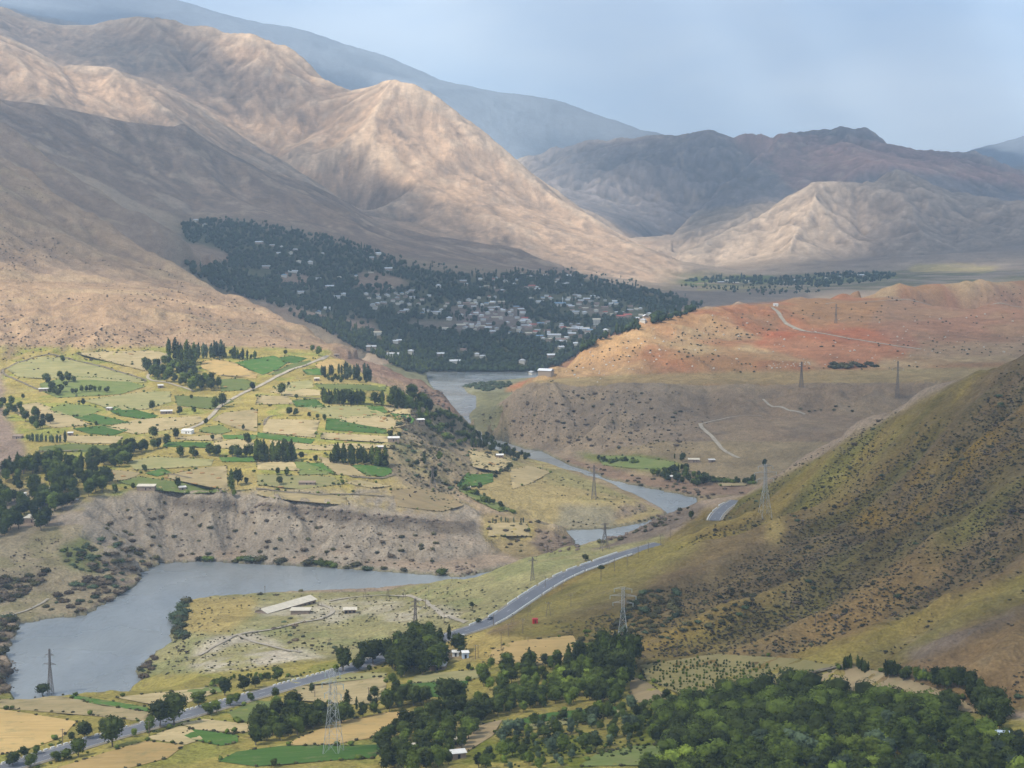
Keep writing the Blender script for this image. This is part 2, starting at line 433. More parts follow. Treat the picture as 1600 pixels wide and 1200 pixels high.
Z = Z + erode(blur(mb, 2, 3) * sstep(0.18, 0.4, slope), (60, 28, 13), (4.5, 2.6, 1.3), 63)
mg = ((DD > 1380) & (DD < 2100) & (U0 > 560) & (U0 < 760)).astype(float)
Z = Z + erode(blur(mg, 2, 3) * sstep(0.12, 0.3, slope), (50, 24, 12), (3.5, 2.2, 1.2), 64)
# right hillside: ribs and gullies running down to the lower left
mrs = ((DD < 1130) & (U0 > 1000) & (V0 < 1075) & (V0 > 540)).astype(float)
mrs = blur(mrs, 6, 10) * sstep(900, 1150, U0)
rx, ry = 0.80, 0.60                     # across the ribs
c_ = math.radians(33)
al = XX * math.cos(c_) + DD * math.sin(c_)
ac = -XX * math.sin(c_) + DD * math.cos(c_)
ac = ac + 30 * fbm(XX, DD, 170, 3, 71)
ribs = fbm(al * 0.22, ac, 62, 4, 72, 0.55)
ribs = 1 - 2.2 * np.abs(ribs)
Z = Z + mrs * (7.0 * (ribs - 0.45) + 5.0 * fbm(al * 0.35, ac, 26, 3, 73))
# small relief everywhere except on the tilled flats
rough = sstep(0.06, 0.22, slope) * sstep(2, 6, np.abs(Z) + 4 * (Z < 0))
Z = Z + rough * fbm(XX, DD, 22, 4, 21, 0.6) * 2.6 * (DD < 2600) + 0.5 * fbm(XX, DD, 35, 3, 22) * (Z > 0.9) * (DD < 2600)
Z = Z + rough * mvf * fbm(XX, DD, 130, 5, 23, 0.6) * 9
rdg = 1 - 2 * np.abs(fbm(XX, DD, 340, 5, 24, 0.6))
Z = Z + sstep(6000, 6700, DD) * (1 - 0.75 * sstep(10800, 11300, DD)) * (rdg - 0.6) * (7 + 20 * ((DD < 7300) & (U0 > 1050))) * sstep(0.06, 0.3, slope)
Z = Z + sstep(8500, 9300, DD) * (1 - sstep(10800, 11300, DD)) * (rdg - 0.6) * 34

# ------------------------------------------------------------------ the river's edge, in plan
RIV = [(12, 1050), (12, 1015), (32, 975), (80, 966), (132, 962), (170, 940), (212, 915), (222, 895), (252, 880), (320, 877), (500, 886), (650, 897), (722, 902), (790, 888), (850, 876), (903, 860), (896, 845), (877, 828), (950, 827), (1000, 818), (1046, 805), (990, 771), (930, 746), (880, 732), (825, 715), (775, 706), (725, 674), (705, 655), (690, 625), (672, 600), (655, 584), (500, 583), (500, 581.5), (1400, 581.5), (1400, 587), (860, 588), (800, 592), (745, 598), (722, 603), (726, 611), (742, 619), (746, 630), (732, 652), (737, 664), (755, 682), (790, 691), (822, 702), (850, 706), (900, 730), (960, 752), (1040, 768), (1087, 778), (1086, 790), (1070, 802), (1010, 830), (960, 846), (910, 868), (860, 884), (790, 902), (735, 914), (700, 912), (640, 918), (440, 926), (330, 933), (287, 941), (270, 965), (270, 1003), (237, 1025), (213, 1050), (216, 1065), (190, 1098), (100, 1112), (22, 1110), (17, 1086)]
rq = []
for k_ in range(len(RIV)):
    a_ = np.array(RIV[k_], float); b_ = np.array(RIV[(k_ + 1) % len(RIV)], float)
    nn_ = max(1, int(np.hypot(*(b_ - a_)) / 8))
    for i_ in range(nn_):
        u_, v_ = a_ + (b_ - a_) * i_ / nn_
        D_ = -ZC / s_of(v_); rq.append((p_of(u_, v_) * D_ + 2.5 * math.sin(D_ * 0.11 + u_ * 0.3), D_ + 2.0 * math.sin(u_ * 0.21)))
def _inp(x, y, poly):
    r_ = np.zeros(x.shape, bool)
    for k_ in range(len(poly)):
        x1, y1 = poly[k_]; x2, y2 = poly[(k_ + 1) % len(poly)]
        if y1 == y2: continue
        j0 = max(0, np.searchsorted(np.exp(Ls), min(y1, y2)) - 1); j1 = np.searchsorted(np.exp(Ls), max(y1, y2)) + 1
        xs_, ys_ = x[j0:j1], y[j0:j1]
        r_[j0:j1] ^= ((y1 > ys_) != (y2 > ys_)) & (xs_ < (x2 - x1) * (ys_ - y1) / (y2 - y1) + x1)
    return r_
inriv = _inp(XX, DD, rq)
wet = blur(inriv.astype(float), 2.0, 2.0)
Z = np.where(inriv, np.minimum(Z * (1 - wet), -0.4 - 3.0 * sstep(0.5, 1.0, wet)), Z)
Z = np.where(~inriv & (DD < 3400), np.maximum(Z, 0.45 + 2.2 * (1 - sstep(0.0, 0.5, wet))), Z)

# ------------------------------------------------------------------ look-ups on the height field
def z_at(x, y):
    x = np.asarray(x, float); y = np.asarray(y, float)
    fi = np.clip((x / y - PMIN) / dP, 0, NP - 1.001)
    L = np.log(y)
    j = np.clip(np.searchsorted(Ls, L) - 1, 0, NL - 2)
    D0 = np.exp(Ls[j]); D1 = np.exp(Ls[j + 1])
    fj = np.clip((y - D0) / (D1 - D0), 0, 1)
    i = fi.astype(int); fi = fi - i
    return (Z[j, i] * (1 - fi) + Z[j, i + 1] * fi) * (1 - fj) + (Z[j + 1, i] * (1 - fi) + Z[j + 1, i + 1] * fi) * fj

Drow = np.exp(Ls)
def cast(u, v):
    """first ground point seen along the sight line through each photograph position"""
    u = np.atleast_1d(np.asarray(u, float)); v = np.atleast_1d(np.asarray(v, float))
    out = np.zeros((len(u), 3))
    for c0 in range(0, len(u), 2000):
        uu = u[c0:c0 + 2000]; vv = v[c0:c0 + 2000]
        p = p_of(uu, vv); s = s_of(vv)
        fi = np.clip((p - PMIN) / dP, 0, NP - 1.001); i = fi.astype(int); fi = fi - i
        col = Z[:, i] * (1 - fi) + Z[:, i + 1] * fi
        ray = ZC + Drow[:, None] * s[None, :]
        d = np.maximum(col, 0.0) - ray
        hit = np.argmax(d > 0, axis=0)
        hit = np.where((d > 0).any(axis=0), hit, NL - 1); hit = np.maximum(hit, 1)
        k = np.arange(len(uu))
        d1 = d[hit, k]; d0 = d[hit - 1, k]
        t = np.clip(-d0 / np.where(np.abs(d1 - d0) < 1e-9, 1, d1 - d0), 0, 1)
        D = Drow[hit - 1] + t * (Drow[hit] - Drow[hit - 1])
        out[c0:c0 + 2000, 0] = p * D; out[c0:c0 + 2000, 1] = D
        out[c0:c0 + 2000, 2] = ZC + s * D
    return out

def inpoly(u, v, poly):
    if np.size(u) > 50000:
        pa = np.array(poly, float)
        box = (u > pa[:, 0].min()) & (u < pa[:, 0].max()) & (v > pa[:, 1].min()) & (v < pa[:, 1].max())
        out = np.zeros(np.shape(u), bool)
        if box.mean() < 0.7:
            out[box] = inpoly1(u[box], v[box], poly)
            return out
    return inpoly1(u, v, poly)
def inpoly1(u, v, poly):
    r = np.zeros(np.shape(u), bool)
    n = len(poly)
    for k in range(n):
        x1, y1 = poly[k]; x2, y2 = poly[(k + 1) % n]
        if y1 == y2: continue
        c = ((y1 > v) != (y2 > v)) & (u < (x2 - x1) * (v - y1) / (y2 - y1) + x1)
        r ^= c
    return r

def smooth_path(P, step):
    P = np.array(P, float)
    Q = [P[0]]
    for k in range(len(P) - 1):
        a = P[max(k - 1, 0)]; b = P[k]; c = P[k + 1]; d = P[min(k + 2, len(P) - 1)]
        n = max(2, int(np.hypot(*(c - b)[:2]) / step))
        for i in range(1, n + 1):
            t = i / n
            Q.append(0.5 * ((2 * b) + (c - a) * t + (2 * a - 5 * b + 4 * c - d) * t * t + (-a + 3 * b - 3 * c + d) * t ** 3))
    return np.array(Q)

# ------------------------------------------------------------------ road bed cut into the slope
ROAD_PX = [(-60, 1222), (0, 1205), (70, 1184), (145, 1161), (232, 1134), (292, 1116), (350, 1100), (412, 1081), (480, 1061), (547, 1040), (600, 1025), (650, 1012), (700, 999), (740, 987), (775, 970), (803, 949), (830, 927), (852, 912), (888, 896), (920, 881), (948, 870), (975, 861), (1000, 853), (1030, 845)]
ROAD_PX2 = [(1116, 813), (1110, 800), (1112, 789), (1126, 782), (1150, 777)]
def road_path(px, extra):
    w = cast([a[0] for a in px], [a[1] for a in px])
    w = np.vstack([w] + [np.array(e)[None, :] for e in extra]) if extra else w
    q = smooth_path(w, 4.0)
    z = q[:, 2].copy()
    r = 9
    zp = np.pad(z, r, mode='edge')
    z = np.convolve(zp, np.ones(2 * r + 1) / (2 * r + 1), mode='valid')
    q[:, 2] = z
    r = 11
    for _ in range(2):
        for ax in (0, 1):
            a_ = q[:, ax]
            ap = np.concatenate([2 * a_[0] - a_[r:0:-1], a_, 2 * a_[-1] - a_[-2:-r - 2:-1]])
            q[:, ax] = np.convolve(ap, np.ones(2 * r + 1) / (2 * r + 1), mode='valid')
    return q
RP = road_path(ROAD_PX, [])
RP2 = road_path(ROAD_PX2, [])
def flatten(path, half, soft):
    lo = path[:, :2].min(0) - 40; hi = path[:, :2].max(0) + 40
    sel = np.nonzero((XX > lo[0]) & (XX < hi[0]) & (DD > lo[1]) & (DD < hi[1]))
    x = XX[sel]; y = DD[sel]
    best = np.full(len(x), 1e9); bz = np.zeros(len(x))
    for q in path:
        d = (x - q[0]) ** 2 + (y - q[1]) ** 2
        m = d < best
        best[m] = d[m]; bz[m] = q[2]
    best = np.sqrt(best)
    w = 1 - sstep(half, soft, best)
    Z[sel] = Z[sel] * (1 - w) + (bz - 0.25) * w
    return
flatten(RP, 9.5, 19)
flatten(RP2, 7.0, 13)

# ------------------------------------------------------------------ ground colour (soil, rock and turf; haze painted into the farthest ranges)
U, V = pix(XX, DD, Z)
gx, gy = grads(Z)
slope = np.hypot(gx, gy)
gxs, gys = grads(blur(Z, 3, 3))
curv = Z - blur(Z, 5, 5)
nA = fbm(XX, DD, 90, 4, 101); nB = fbm(XX, DD, 30, 4, 102, 0.6); nC = fbm(XX, DD, 400, 4, 103); nD = fbm(XX, DD, 9, 3, 104, 0.7)
nS = fbm(XX * 0.35 + DD * 0.25, DD * 1.2 - XX * 0.5, 40, 4, 105)
Uw = U + 14 * nA + 7 * nB
Vw = V + 8 * fbm(XX, DD, 80, 4, 106)
rgb = np.zeros((NL, NP, 3))
def C3(*c): return np.array(c, float)
rgb[:] = C3(0.36, 0.29, 0.225)
def put(mask, col, var=0.0, noise=None):
    global rgb
    m = np.clip(mask, 0, 1)
    idx = m > 0.004
    m = m[idx][:, None]
    c = np.array(col, float)[None, :]
    if noise is not None:
        c = c * (1 + var * noise[idx][:, None])
    rgb[idx] = rgb[idx] * (1 - m) + c * m
def pm(poly, d0=0, d1=1e9, soft=1.5, warp=True):
    uu = Uw if warp else U; vv = Vw if warp else V
    m = inpoly(uu, vv, poly) & (DD >= d0) & (DD <= d1)
    return blur(m.astype(float), soft, soft) if soft > 0 else m.astype(float)
def band(a, b, x): return sstep(a, b, x)

# far ranges
put((DD > 4300).astype(float), (0.34, 0.275, 0.215), 0.35, nC)
put(blur(((DD > 5050) & (U < 1060) & (DD < 9000)).astype(float), 1, 6), (0.47, 0.352, 0.262), 0.16, nC)
put(sstep(0.05, 0.5, nB + 0.5 * nA) * (DD > 4300) * 0.4, (0.30, 0.235, 0.185))
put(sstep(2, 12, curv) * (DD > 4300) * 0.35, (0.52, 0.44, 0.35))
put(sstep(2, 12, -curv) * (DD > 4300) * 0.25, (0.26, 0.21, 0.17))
put(blur(((DD > 7800) & (DD < 10900) & (U > 820)).astype(float), 1, 6), (0.245, 0.215, 0.205), 0.3, nC)
put(pm([(1120, 200), (1420, 225), (1620, 280), (1620, 300), (1400, 262), (1250, 300)], 7800, 11000) * 0.6, (0.38, 0.24, 0.20), 0.3, nA)
put(pm([(1300, 285), (1420, 262), (1620, 300), (1620, 430), (1300, 420)], 5600, 7900) * 0.5, (0.30, 0.24, 0.20))
put(blur(((DD > 6000) & (DD < 7400) & (U > 1040) & (U < 1330 + 60 * nA)).astype(float), 3, 12) * 0.7, (0.47, 0.38, 0.30), 0.3, nC)

# second left range, darker brown
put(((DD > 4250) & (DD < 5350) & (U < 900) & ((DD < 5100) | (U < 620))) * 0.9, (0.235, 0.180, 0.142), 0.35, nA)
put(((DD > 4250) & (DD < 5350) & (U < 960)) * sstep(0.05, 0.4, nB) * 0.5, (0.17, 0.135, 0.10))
nF = fbm(XX, DD, 75, 4, 180, 0.65)
put((DD > 4300) * sstep(0.22, 0.5, nF) * 0.55, (0.20, 0.16, 0.13))
put((DD > 4300) * sstep(0.22, 0.5, -nF) * 0.35, (0.52, 0.43, 0.34))
# front left mountain
m = blur(((DD > 1700) & (DD < 4050) & (U < 552 + 30 * nA) & (V < 565)).astype(float), 2, 5)
put(m, (0.40, 0.295, 0.21), 0.22, nA)
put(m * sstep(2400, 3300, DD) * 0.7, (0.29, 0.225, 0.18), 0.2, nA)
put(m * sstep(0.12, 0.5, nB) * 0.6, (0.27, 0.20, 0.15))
put(m * sstep(0.10, 0.4, nS - 0.3 * nA) * 0.5, (0.46, 0.36, 0.25))
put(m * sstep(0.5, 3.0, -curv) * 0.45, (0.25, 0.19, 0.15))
# town ground
tz_ = blur(((DD > 2850) & (DD < 4300) & (U > 268) & (U < 1130) & (V > 338)).astype(float), 4, 9)
put(tz_, (0.25, 0.205, 0.155), 0.25, nB)
wood_ground = pm([(285, 350), (330, 345), (450, 362), (600, 410), (720, 432), (900, 435), (1000, 455), (1100, 480), (1000, 520), (850, 586), (640, 586), (560, 520), (450, 470), (300, 440)], 2850, 4300, 2)
put(wood_ground * 0.8, (0.085, 0.095, 0.05), 0.3, nB)
for cl_ in ([(283, 378), (320, 380), (358, 398), (352, 410), (320, 420), (283, 408)], [(432, 428), (482, 430), (480, 446), (440, 446)], [(560, 428), (580, 425), (645, 440), (640, 450), (560, 448)], [(400, 468), (440, 475), (520, 492), (505, 500), (430, 490)], [(535, 500), (550, 492), (590, 505), (596, 520), (550, 520)]):
    put(pm(cl_, 2850, 4300, 1.5), (0.31, 0.235, 0.18), 0.2, nB)
for cl_ in ([(640, 498), (760, 506), (750, 520), (640, 512)], [(740, 488), (800, 490), (820, 505), (760, 512)], [(900, 475), (960, 485), (950, 497), (905, 488)], [(700, 480), (830, 480), (830, 515), (720, 515)]):
    put(pm(cl_, 2850, 4300, 2) * 0.8, (0.25, 0.205, 0.175), 0.3, nB)
# valley floor far away
put(blur(((DD > 4200) & (DD < 5500) & (U > 1050) & (V > 422)).astype(float), 2, 10) * sstep(-0.3, 0.3, nA), (0.19, 0.17, 0.10), 0.4, nB)
put(pm([(1045, 448), (1230, 452), (1290, 470), (1060, 492)], 3400, 4600) , (0.24, 0.20, 0.165), 0.2, nA)
for cl_, cc_ in (([(1060, 436), (1200, 432), (1230, 440), (1080, 445)], (0.15, 0.17, 0.07)), ([(1240, 434), (1400, 428), (1410, 436), (1260, 444)], (0.20, 0.20, 0.10)), ([(1420, 414), (1560, 414), (1550, 424), (1430, 424)], (0.40, 0.33, 0.19)), ([(1090, 447), (1240, 446), (1230, 452), (1100, 453)], (0.30, 0.26, 0.15))):
    put(pm(cl_, 3900, 6500, 1.2), cc_, 0.3, nB)
# flat plain by the gorge
put(((DD > 1950) & (DD < 2990) & (Z < 30) & (U > 480)).astype(float), (0.20, 0.19, 0.12), 0.3, nB)
put(((DD > 2560) & (DD < 2900) & (U > 690) & (U < 850)).astype(float), (0.23, 0.22, 0.15), 0.3, nB)
# red hills
rh = ((DD > 1960) & (DD < 3900) & (U > 780) & (V > 420) & (V < 612)).astype(float)
rh = rh * inpoly(U, V, [(780, 620), (795, 604), (835, 588), (868, 571), (938, 527), (998, 507), (1058, 486), (1150, 476), (1210, 472), (1280, 459), (1380, 443), (1500, 432), (1600, 426), (2200, 400), (2200, 620)])
rh = blur(rh, 1, 1)
put(rh, (0.37, 0.235, 0.145), 0.25, nA)
put(rh * sstep(-0.22, 0.25, nA + 0.35 * fbm(XX, DD, 300, 3, 131)) * 0.85, (0.345, 0.18, 0.115), 0.25, nB)
put(rh * sstep(0.1, 0.4, fbm(XX, DD, 240, 4, 132)) * 0.8, (0.46, 0.36, 0.235), 0.2, nB)
put(pm([(815, 605), (870, 570), (940, 530), (1000, 510), (1010, 545), (960, 580), (880, 606)], 1960, 2400) * 0.8, (0.52, 0.36, 0.225), 0.2, nB)
put(pm([(1230, 505), (1420, 520), (1440, 545), (1330, 580), (1250, 560), (1180, 540)], 2000, 2900) * 0.55, (0.40, 0.15, 0.10), 0.2, nB)
put(pm([(1390, 460), (1620, 440), (1620, 560), (1420, 560), (1350, 500)], 2000, 3300) * 0.5, (0.28, 0.20, 0.15), 0.2, nB)
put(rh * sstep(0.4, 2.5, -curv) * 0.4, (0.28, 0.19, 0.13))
put(((DD > 1180) & (DD < 1700) & (U > 1060)).astype(float), (0.27, 0.205, 0.15), 0.25, nB)
# bench
put(pm([(790, 607), (850, 592), (1000, 584), (1620, 572), (1620, 592), (1400, 601), (1000, 604), (850, 606)], 1900, 2120, 1, False) * 0.8, (0.37, 0.30, 0.18), 0.2, nB)
# slope below the bench
bl = ((DD > 1640) & (DD < 1975) & (U > 730) & (V > 598)).astype(float)
put(bl, (0.285, 0.23, 0.175), 0.25, nA)
put(bl * sstep(1000, 1200, U) * 0.6, (0.29, 0.215, 0.15), 0.2, nA)
put(bl * sstep(0.1, 0.45, nB) * 0.5, (0.20, 0.165, 0.13))
put(bl * sstep(0.15, 0.5, nA) * 0.5, (0.34, 0.27, 0.19))
# low ground on the right bank
lb = ((DD > 1460) & (DD < 1760) & (U > 830) & (V > 690) & (V < 790) & (Z < 30)).astype(float)
put(lb, (0.31, 0.25, 0.17), 0.25, nB)
put(pm([(850, 712), (960, 752), (1090, 785), (1200, 775), (1200, 760), (1080, 752), (960, 735), (870, 705)], 1500, 1760, 1) * 0.8, (0.27, 0.195, 0.15), 0.25, nB)
put(pm([(900, 705), (1000, 712), (1075, 727), (1060, 735), (960, 732)], 1500, 1900, 1) * 0.8, (0.21, 0.23, 0.085), 0.2, nB)
# terrace base turf
te = ((DD > 1230) & (DD < 1960) & (U < 700) & (Z > 28) & (slope < 0.42)).astype(float) * ((V > 543) & (V < 806))
te = blur(te, 1.5, 1.5)
put(te, (0.38, 0.32, 0.155), 0.25, nA)
put(te * sstep(-0.05, 0.35, nB + nA * 0.6) * 0.7, (0.24, 0.26, 0.10), 0.2, nB)
put(te * sstep(0.12, 0.4, fbm(XX, DD, 55, 4, 141)) * 0.6, (0.43, 0.35, 0.20), 0.2, nB)
put(pm([(560, 758), (640, 745), (700, 770), (745, 795), (700, 806), (600, 795), (540, 790)], 1230, 1500, 2), (0.40, 0.33, 0.20), 0.15, nB)
# mauve left margin of the terrace
put(pm([(-200, 560), (5, 580), (10, 640), (40, 700), (35, 735), (-200, 760)], 1200, 1900, 2), (0.31, 0.245, 0.20), 0.2, nB)
# rocky descent east of the terrace
ge = pm([(640, 625), (690, 605), (740, 660), (830, 705), (820, 720), (720, 745), (690, 790), (600, 740), (615, 690)], 1300, 1990, 2)
put(ge, (0.30, 0.25, 0.18), 0.25, nB)
put(ge * sstep(0.05, 0.4, nB) * 0.6, (0.17, 0.155, 0.10))
put(ge * sstep(0.05, 0.3, nA) * 0.5, (0.21, 0.21, 0.10))
nose = pm([(520, 540), (600, 572), (660, 590), (700, 610), (715, 650), (690, 640), (640, 612), (580, 595), (520, 560)], 1800, 2200, 1.5)
put(nose, (0.33, 0.24, 0.185), 0.25, nB)
put(nose * sstep(0.05, 0.35, nB) * 0.7, (0.22, 0.15, 0.12))
# peninsula
pe = ((DD > 1300) & (DD < 1790) & (U > 690) & (Z < 30) & (V > 700) & (V < 835) & (slope < 0.4)).astype(float) * inpoly(U, V, [(700, 760), (760, 700), (830, 712), (1046, 803), (960, 830), (860, 830), (760, 790)])
pe = blur(pe, 1.5, 1.5)
put(pe, (0.38, 0.315, 0.185), 0.2, nA)
put(pe * sstep(0.0, 0.35, nA) * 0.7, (0.29, 0.27, 0.15), 0.2, nB)
put(pm([(870, 790), (960, 795), (960, 832), (865, 832)], 1300, 1420, 2) * 0.7, (0.25, 0.235, 0.19))
# great bluff
bf = ((DD > 1130) & (DD < 1330) & (U < 960) & (slope > 0.22) & (V > 765)).astype(float)
bf = blur(bf, 1.2, 1.2)
put(bf, (0.345, 0.300, 0.245), 0.15, nA)
put(bf * sstep(0.1, 0.45, nB) * 0.35, (0.25, 0.215, 0.17))
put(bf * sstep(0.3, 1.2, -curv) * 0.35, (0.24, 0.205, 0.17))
cl_n = 6 * fbm(XX, DD, 60, 3, 151)
cliff = np.zeros_like(Z)
top = np.interp(U, [250, 400, 560, 640, 700, 740], [774, 781, 798, 806, 812, 812])
cliff = sstep(0, 4, V - top) * (1 - sstep(14, 26, V - top + cl_n * 2)) * (U > 270) * (U < 745) * (DD < 1300) * (DD > 1150)
cliff = cliff * sstep(-0.25, 0.1, fbm(XX, DD, 45, 3, 152) + 0.12)
put(cliff * 0.85, (0.135, 0.115, 0.095), 0.25, nB)
put(pm([(745, 800), (830, 812), (895, 835), (905, 862), (800, 872), (760, 850)], 1180, 1360, 1.5), (0.32, 0.26, 0.16), 0.2, nB)
put(pm([(845, 826), (905, 842), (905, 865), (840, 866), (830, 845)], 1180, 1360, 1.5), (0.20, 0.16, 0.125), 0.3, nB)
put(pm([(755, 815), (830, 815), (835, 840), (760, 842)], 1180, 1360, 1.5) * 0.8, (0.40, 0.335, 0.17), 0.2, nB)
# left lower terrace
ll = ((DD > 990) & (DD < 1200) & (U < 250) & (V > 820)).astype(float) * (slope < 0.5)
put(ll * 0.85, (0.335, 0.285, 0.20), 0.2, nA)
put(ll * sstep(0.05, 0.4, nB) * 0.5, (0.24, 0.22, 0.12))
put(pm([(95, 855), (130, 840), (165, 880), (150, 895), (110, 885)], 1000, 1250, 2) * 0.8, (0.15, 0.17, 0.07))
# spit
sp = ((DD > 780) & (DD < 1075) & (U > 205) & (Z > 0.3)).astype(float) * inpoly(U, V, [(200, 1075), (250, 925), (460, 905), (720, 895), (1030, 780), (1040, 850), (900, 905), (780, 985), (600, 1040), (330, 1075)])
sp = blur(sp, 1, 1)
put(sp, (0.335, 0.305, 0.18), 0.2, nA)
put(sp * sstep(0.0, 0.35, nB + 0.5 * nA) * 0.6, (0.26, 0.265, 0.145))
put(pm([(285, 940), (400, 935), (410, 960), (360, 990), (280, 990)], 800, 1100, 3) * 0.8, (0.44, 0.345, 0.18), 0.2, nB)
pale = C3(0.56, 0.50, 0.41)
for pp, a in (([(310, 1010), (350, 990), (400, 985), (440, 1000), (460, 1030), (430, 1055), (350, 1060), (300, 1040)], .85), ([(480, 945), (540, 935), (700, 945), (720, 965), (640, 965), (520, 955)], .6),
              ([(400, 950), (480, 938), (560, 960), (520, 975), (430, 970)], .7), ([(600, 958), (650, 950), (650, 975), (600, 972)], .7), ([(690, 955), (745, 965), (730, 978), (690, 965)], .5), ([(410, 1015), (470, 1010), (520, 1040), (470, 1055), (420, 1045)], .7)):
    put(pm(pp, 780, 1075, 2.5) * a * sstep(-0.45, 0.1, nB), pale, 0.12, nB)
put(pm([(905, 860), (950, 845), (1040, 800), (1090, 782), (1110, 800), (1040, 835), (960, 850)], 900, 1300, 1.5), (0.22, 0.18, 0.145), 0.3, nB)
put(pm([(790, 1000), (830, 975), (870, 945), (905, 915), (880, 930), (850, 965), (815, 985)], 780, 1000, 2) * 0.5, (0.34, 0.31, 0.27))
# near farmland base
nf = ((DD < 860) & (V > 1030)).astype(float) * inpoly(U, V, [(-400, 1500), (-400, 1070), (330, 1052), (560, 1018), (720, 985), (800, 985), (1000, 1000), (1300, 1040), (1560, 1120), (2200, 1200), (2200, 1900)])
nf = blur(nf, 2, 2)
put(nf, (0.33, 0.285, 0.13), 0.25, nA)
put(nf * sstep(0.0, 0.4, nB) * 0.6, (0.20, 0.21, 0.08))
put(pm([(760, 1140), (960, 1108), (1090, 1110), (1060, 1175), (900, 1230), (700, 1230)], 400, 800, 4) * sstep(-0.35, 0.15, nB), (0.155, 0.165, 0.055), 0.3, nB)
put(pm([(700, 985), (900, 975), (1000, 1010), (960, 1030), (760, 1040), (690, 1010)], 600, 900, 3) * 0.9, (0.36, 0.29, 0.14), 0.2, nA)
# right hillside
rs = blur((((DD < 1240) & (U > 760)) & (V < 1110)).astype(float) * inpoly(U, V, [(760, 990), (880, 905), (1030, 850), (1100, 800), (1172, 773), (1600, 540), (2300, 300), (2300, 1250), (1560, 1110), (1300, 1045), (1000, 1045), (900, 1000)]), 2, 2)
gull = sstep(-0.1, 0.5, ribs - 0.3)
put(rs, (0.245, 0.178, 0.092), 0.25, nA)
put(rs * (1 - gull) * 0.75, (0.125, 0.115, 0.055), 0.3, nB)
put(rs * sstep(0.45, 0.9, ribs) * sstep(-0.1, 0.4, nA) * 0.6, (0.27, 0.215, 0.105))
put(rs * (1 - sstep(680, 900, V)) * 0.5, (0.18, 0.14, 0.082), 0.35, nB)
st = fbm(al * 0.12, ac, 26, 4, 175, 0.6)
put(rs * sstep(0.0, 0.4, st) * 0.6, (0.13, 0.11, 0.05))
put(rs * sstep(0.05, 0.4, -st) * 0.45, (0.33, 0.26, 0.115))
put(rs * sstep(0.05, 0.4, fbm(al * 0.3, ac, 90, 4, 161)) * 0.6, (0.19, 0.14, 0.10), 0.2, nB)
put(rs * sstep(0.0, 0.4, fbm(al * 0.3, ac, 60, 4, 162)) * 0.45, (0.20, 0.20, 0.08), 0.2, nB)
put(pm([(1330, 800), (1480, 700), (1600, 620), (1640, 620), (1640, 660), (1540, 720), (1450, 790), (1400, 830), (1340, 830)], 500, 1100, 4) * 0.55 * sstep(-0.05, 0.45, fbm(al * 0.5, ac, 30, 4, 171)), (0.36, 0.235, 0.075), 0.2, nB)
put(pm([(1240, 990), (1400, 870), (1480, 870), (1420, 930), (1340, 1000), (1250, 1020)], 500, 1100, 6) * 0.7, (0.31, 0.22, 0.12), 0.15, nB)
put(pm([(1350, 1060), (1450, 1020), (1650, 930), (1650, 1100), (1560, 1110), (1480, 1075)], 400, 700, 5) * 0.7, (0.245, 0.175, 0.115), 0.15, nB)
put(pm([(1230, 1020), (1350, 985), (1500, 930), (1650, 870), (1650, 890), (1500, 960), (1350, 1010), (1280, 1035)], 400, 800, 3) * 0.7, (0.29, 0.235, 0.105), 0.2, nB)
put(pm([(1400, 1020), (1500, 985), (1600, 945), (1620, 950), (1500, 1005), (1420, 1030)], 400, 800, 2) * 0.8, (0.19, 0.155, 0.13), 0.2, nB)
put(pm([(860, 930), (960, 870), (1060, 835), (1100, 850), (1000, 920), (900, 960), (840, 985), (800, 990)], 700, 1100, 5) * 0.7, (0.29, 0.25, 0.115), 0.2, nB)
put(pm([(1190, 840), (1205, 800), (1225, 812), (1215, 850)], 800, 1100, 2) * 0.8, (0.42, 0.33, 0.17))
# damp margin and speckle of stones and tufts everywhere
put(((Z < 1.6) & (DD < 3000)).astype(float) * 0.7, (0.23, 0.215, 0.15))
put(((Z < 0.3) & (DD < 3000)).astype(float), (0.10, 0.10, 0.08))
spk = sstep(0.33, 0.55, nD) * (slope > 0.10) * (DD < 2300)
put(spk * 0.45, (0.16, 0.13, 0.09))
rgb = rgb * (1 + 0.22 * nD[..., None] * (DD < 2600)[..., None])
scr = erode(sstep(4300, 4600, DD) * sstep(0.1, 0.3, slope), (150, 75, 38), (1.0, 0.8, 0.6), 77)
rgb = rgb * (1 + 0.20 * np.clip(scr, -0.8, 0.8))[..., None]
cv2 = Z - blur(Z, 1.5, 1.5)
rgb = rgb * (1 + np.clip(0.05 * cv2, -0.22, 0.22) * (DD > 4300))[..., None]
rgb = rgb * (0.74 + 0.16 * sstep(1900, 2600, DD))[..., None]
lum = rgb.mean(-1, keepdims=True); rgb = lum + (rgb - lum) * 1.42
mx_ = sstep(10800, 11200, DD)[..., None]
rgb = rgb * (1 - mx_) + mx_ * np.array([0.27, 0.31, 0.37])  # distance haze put into the colour: farthest ranges turn pale blue-grey
rgb = np.clip(rgb, 0.01, 0.8)

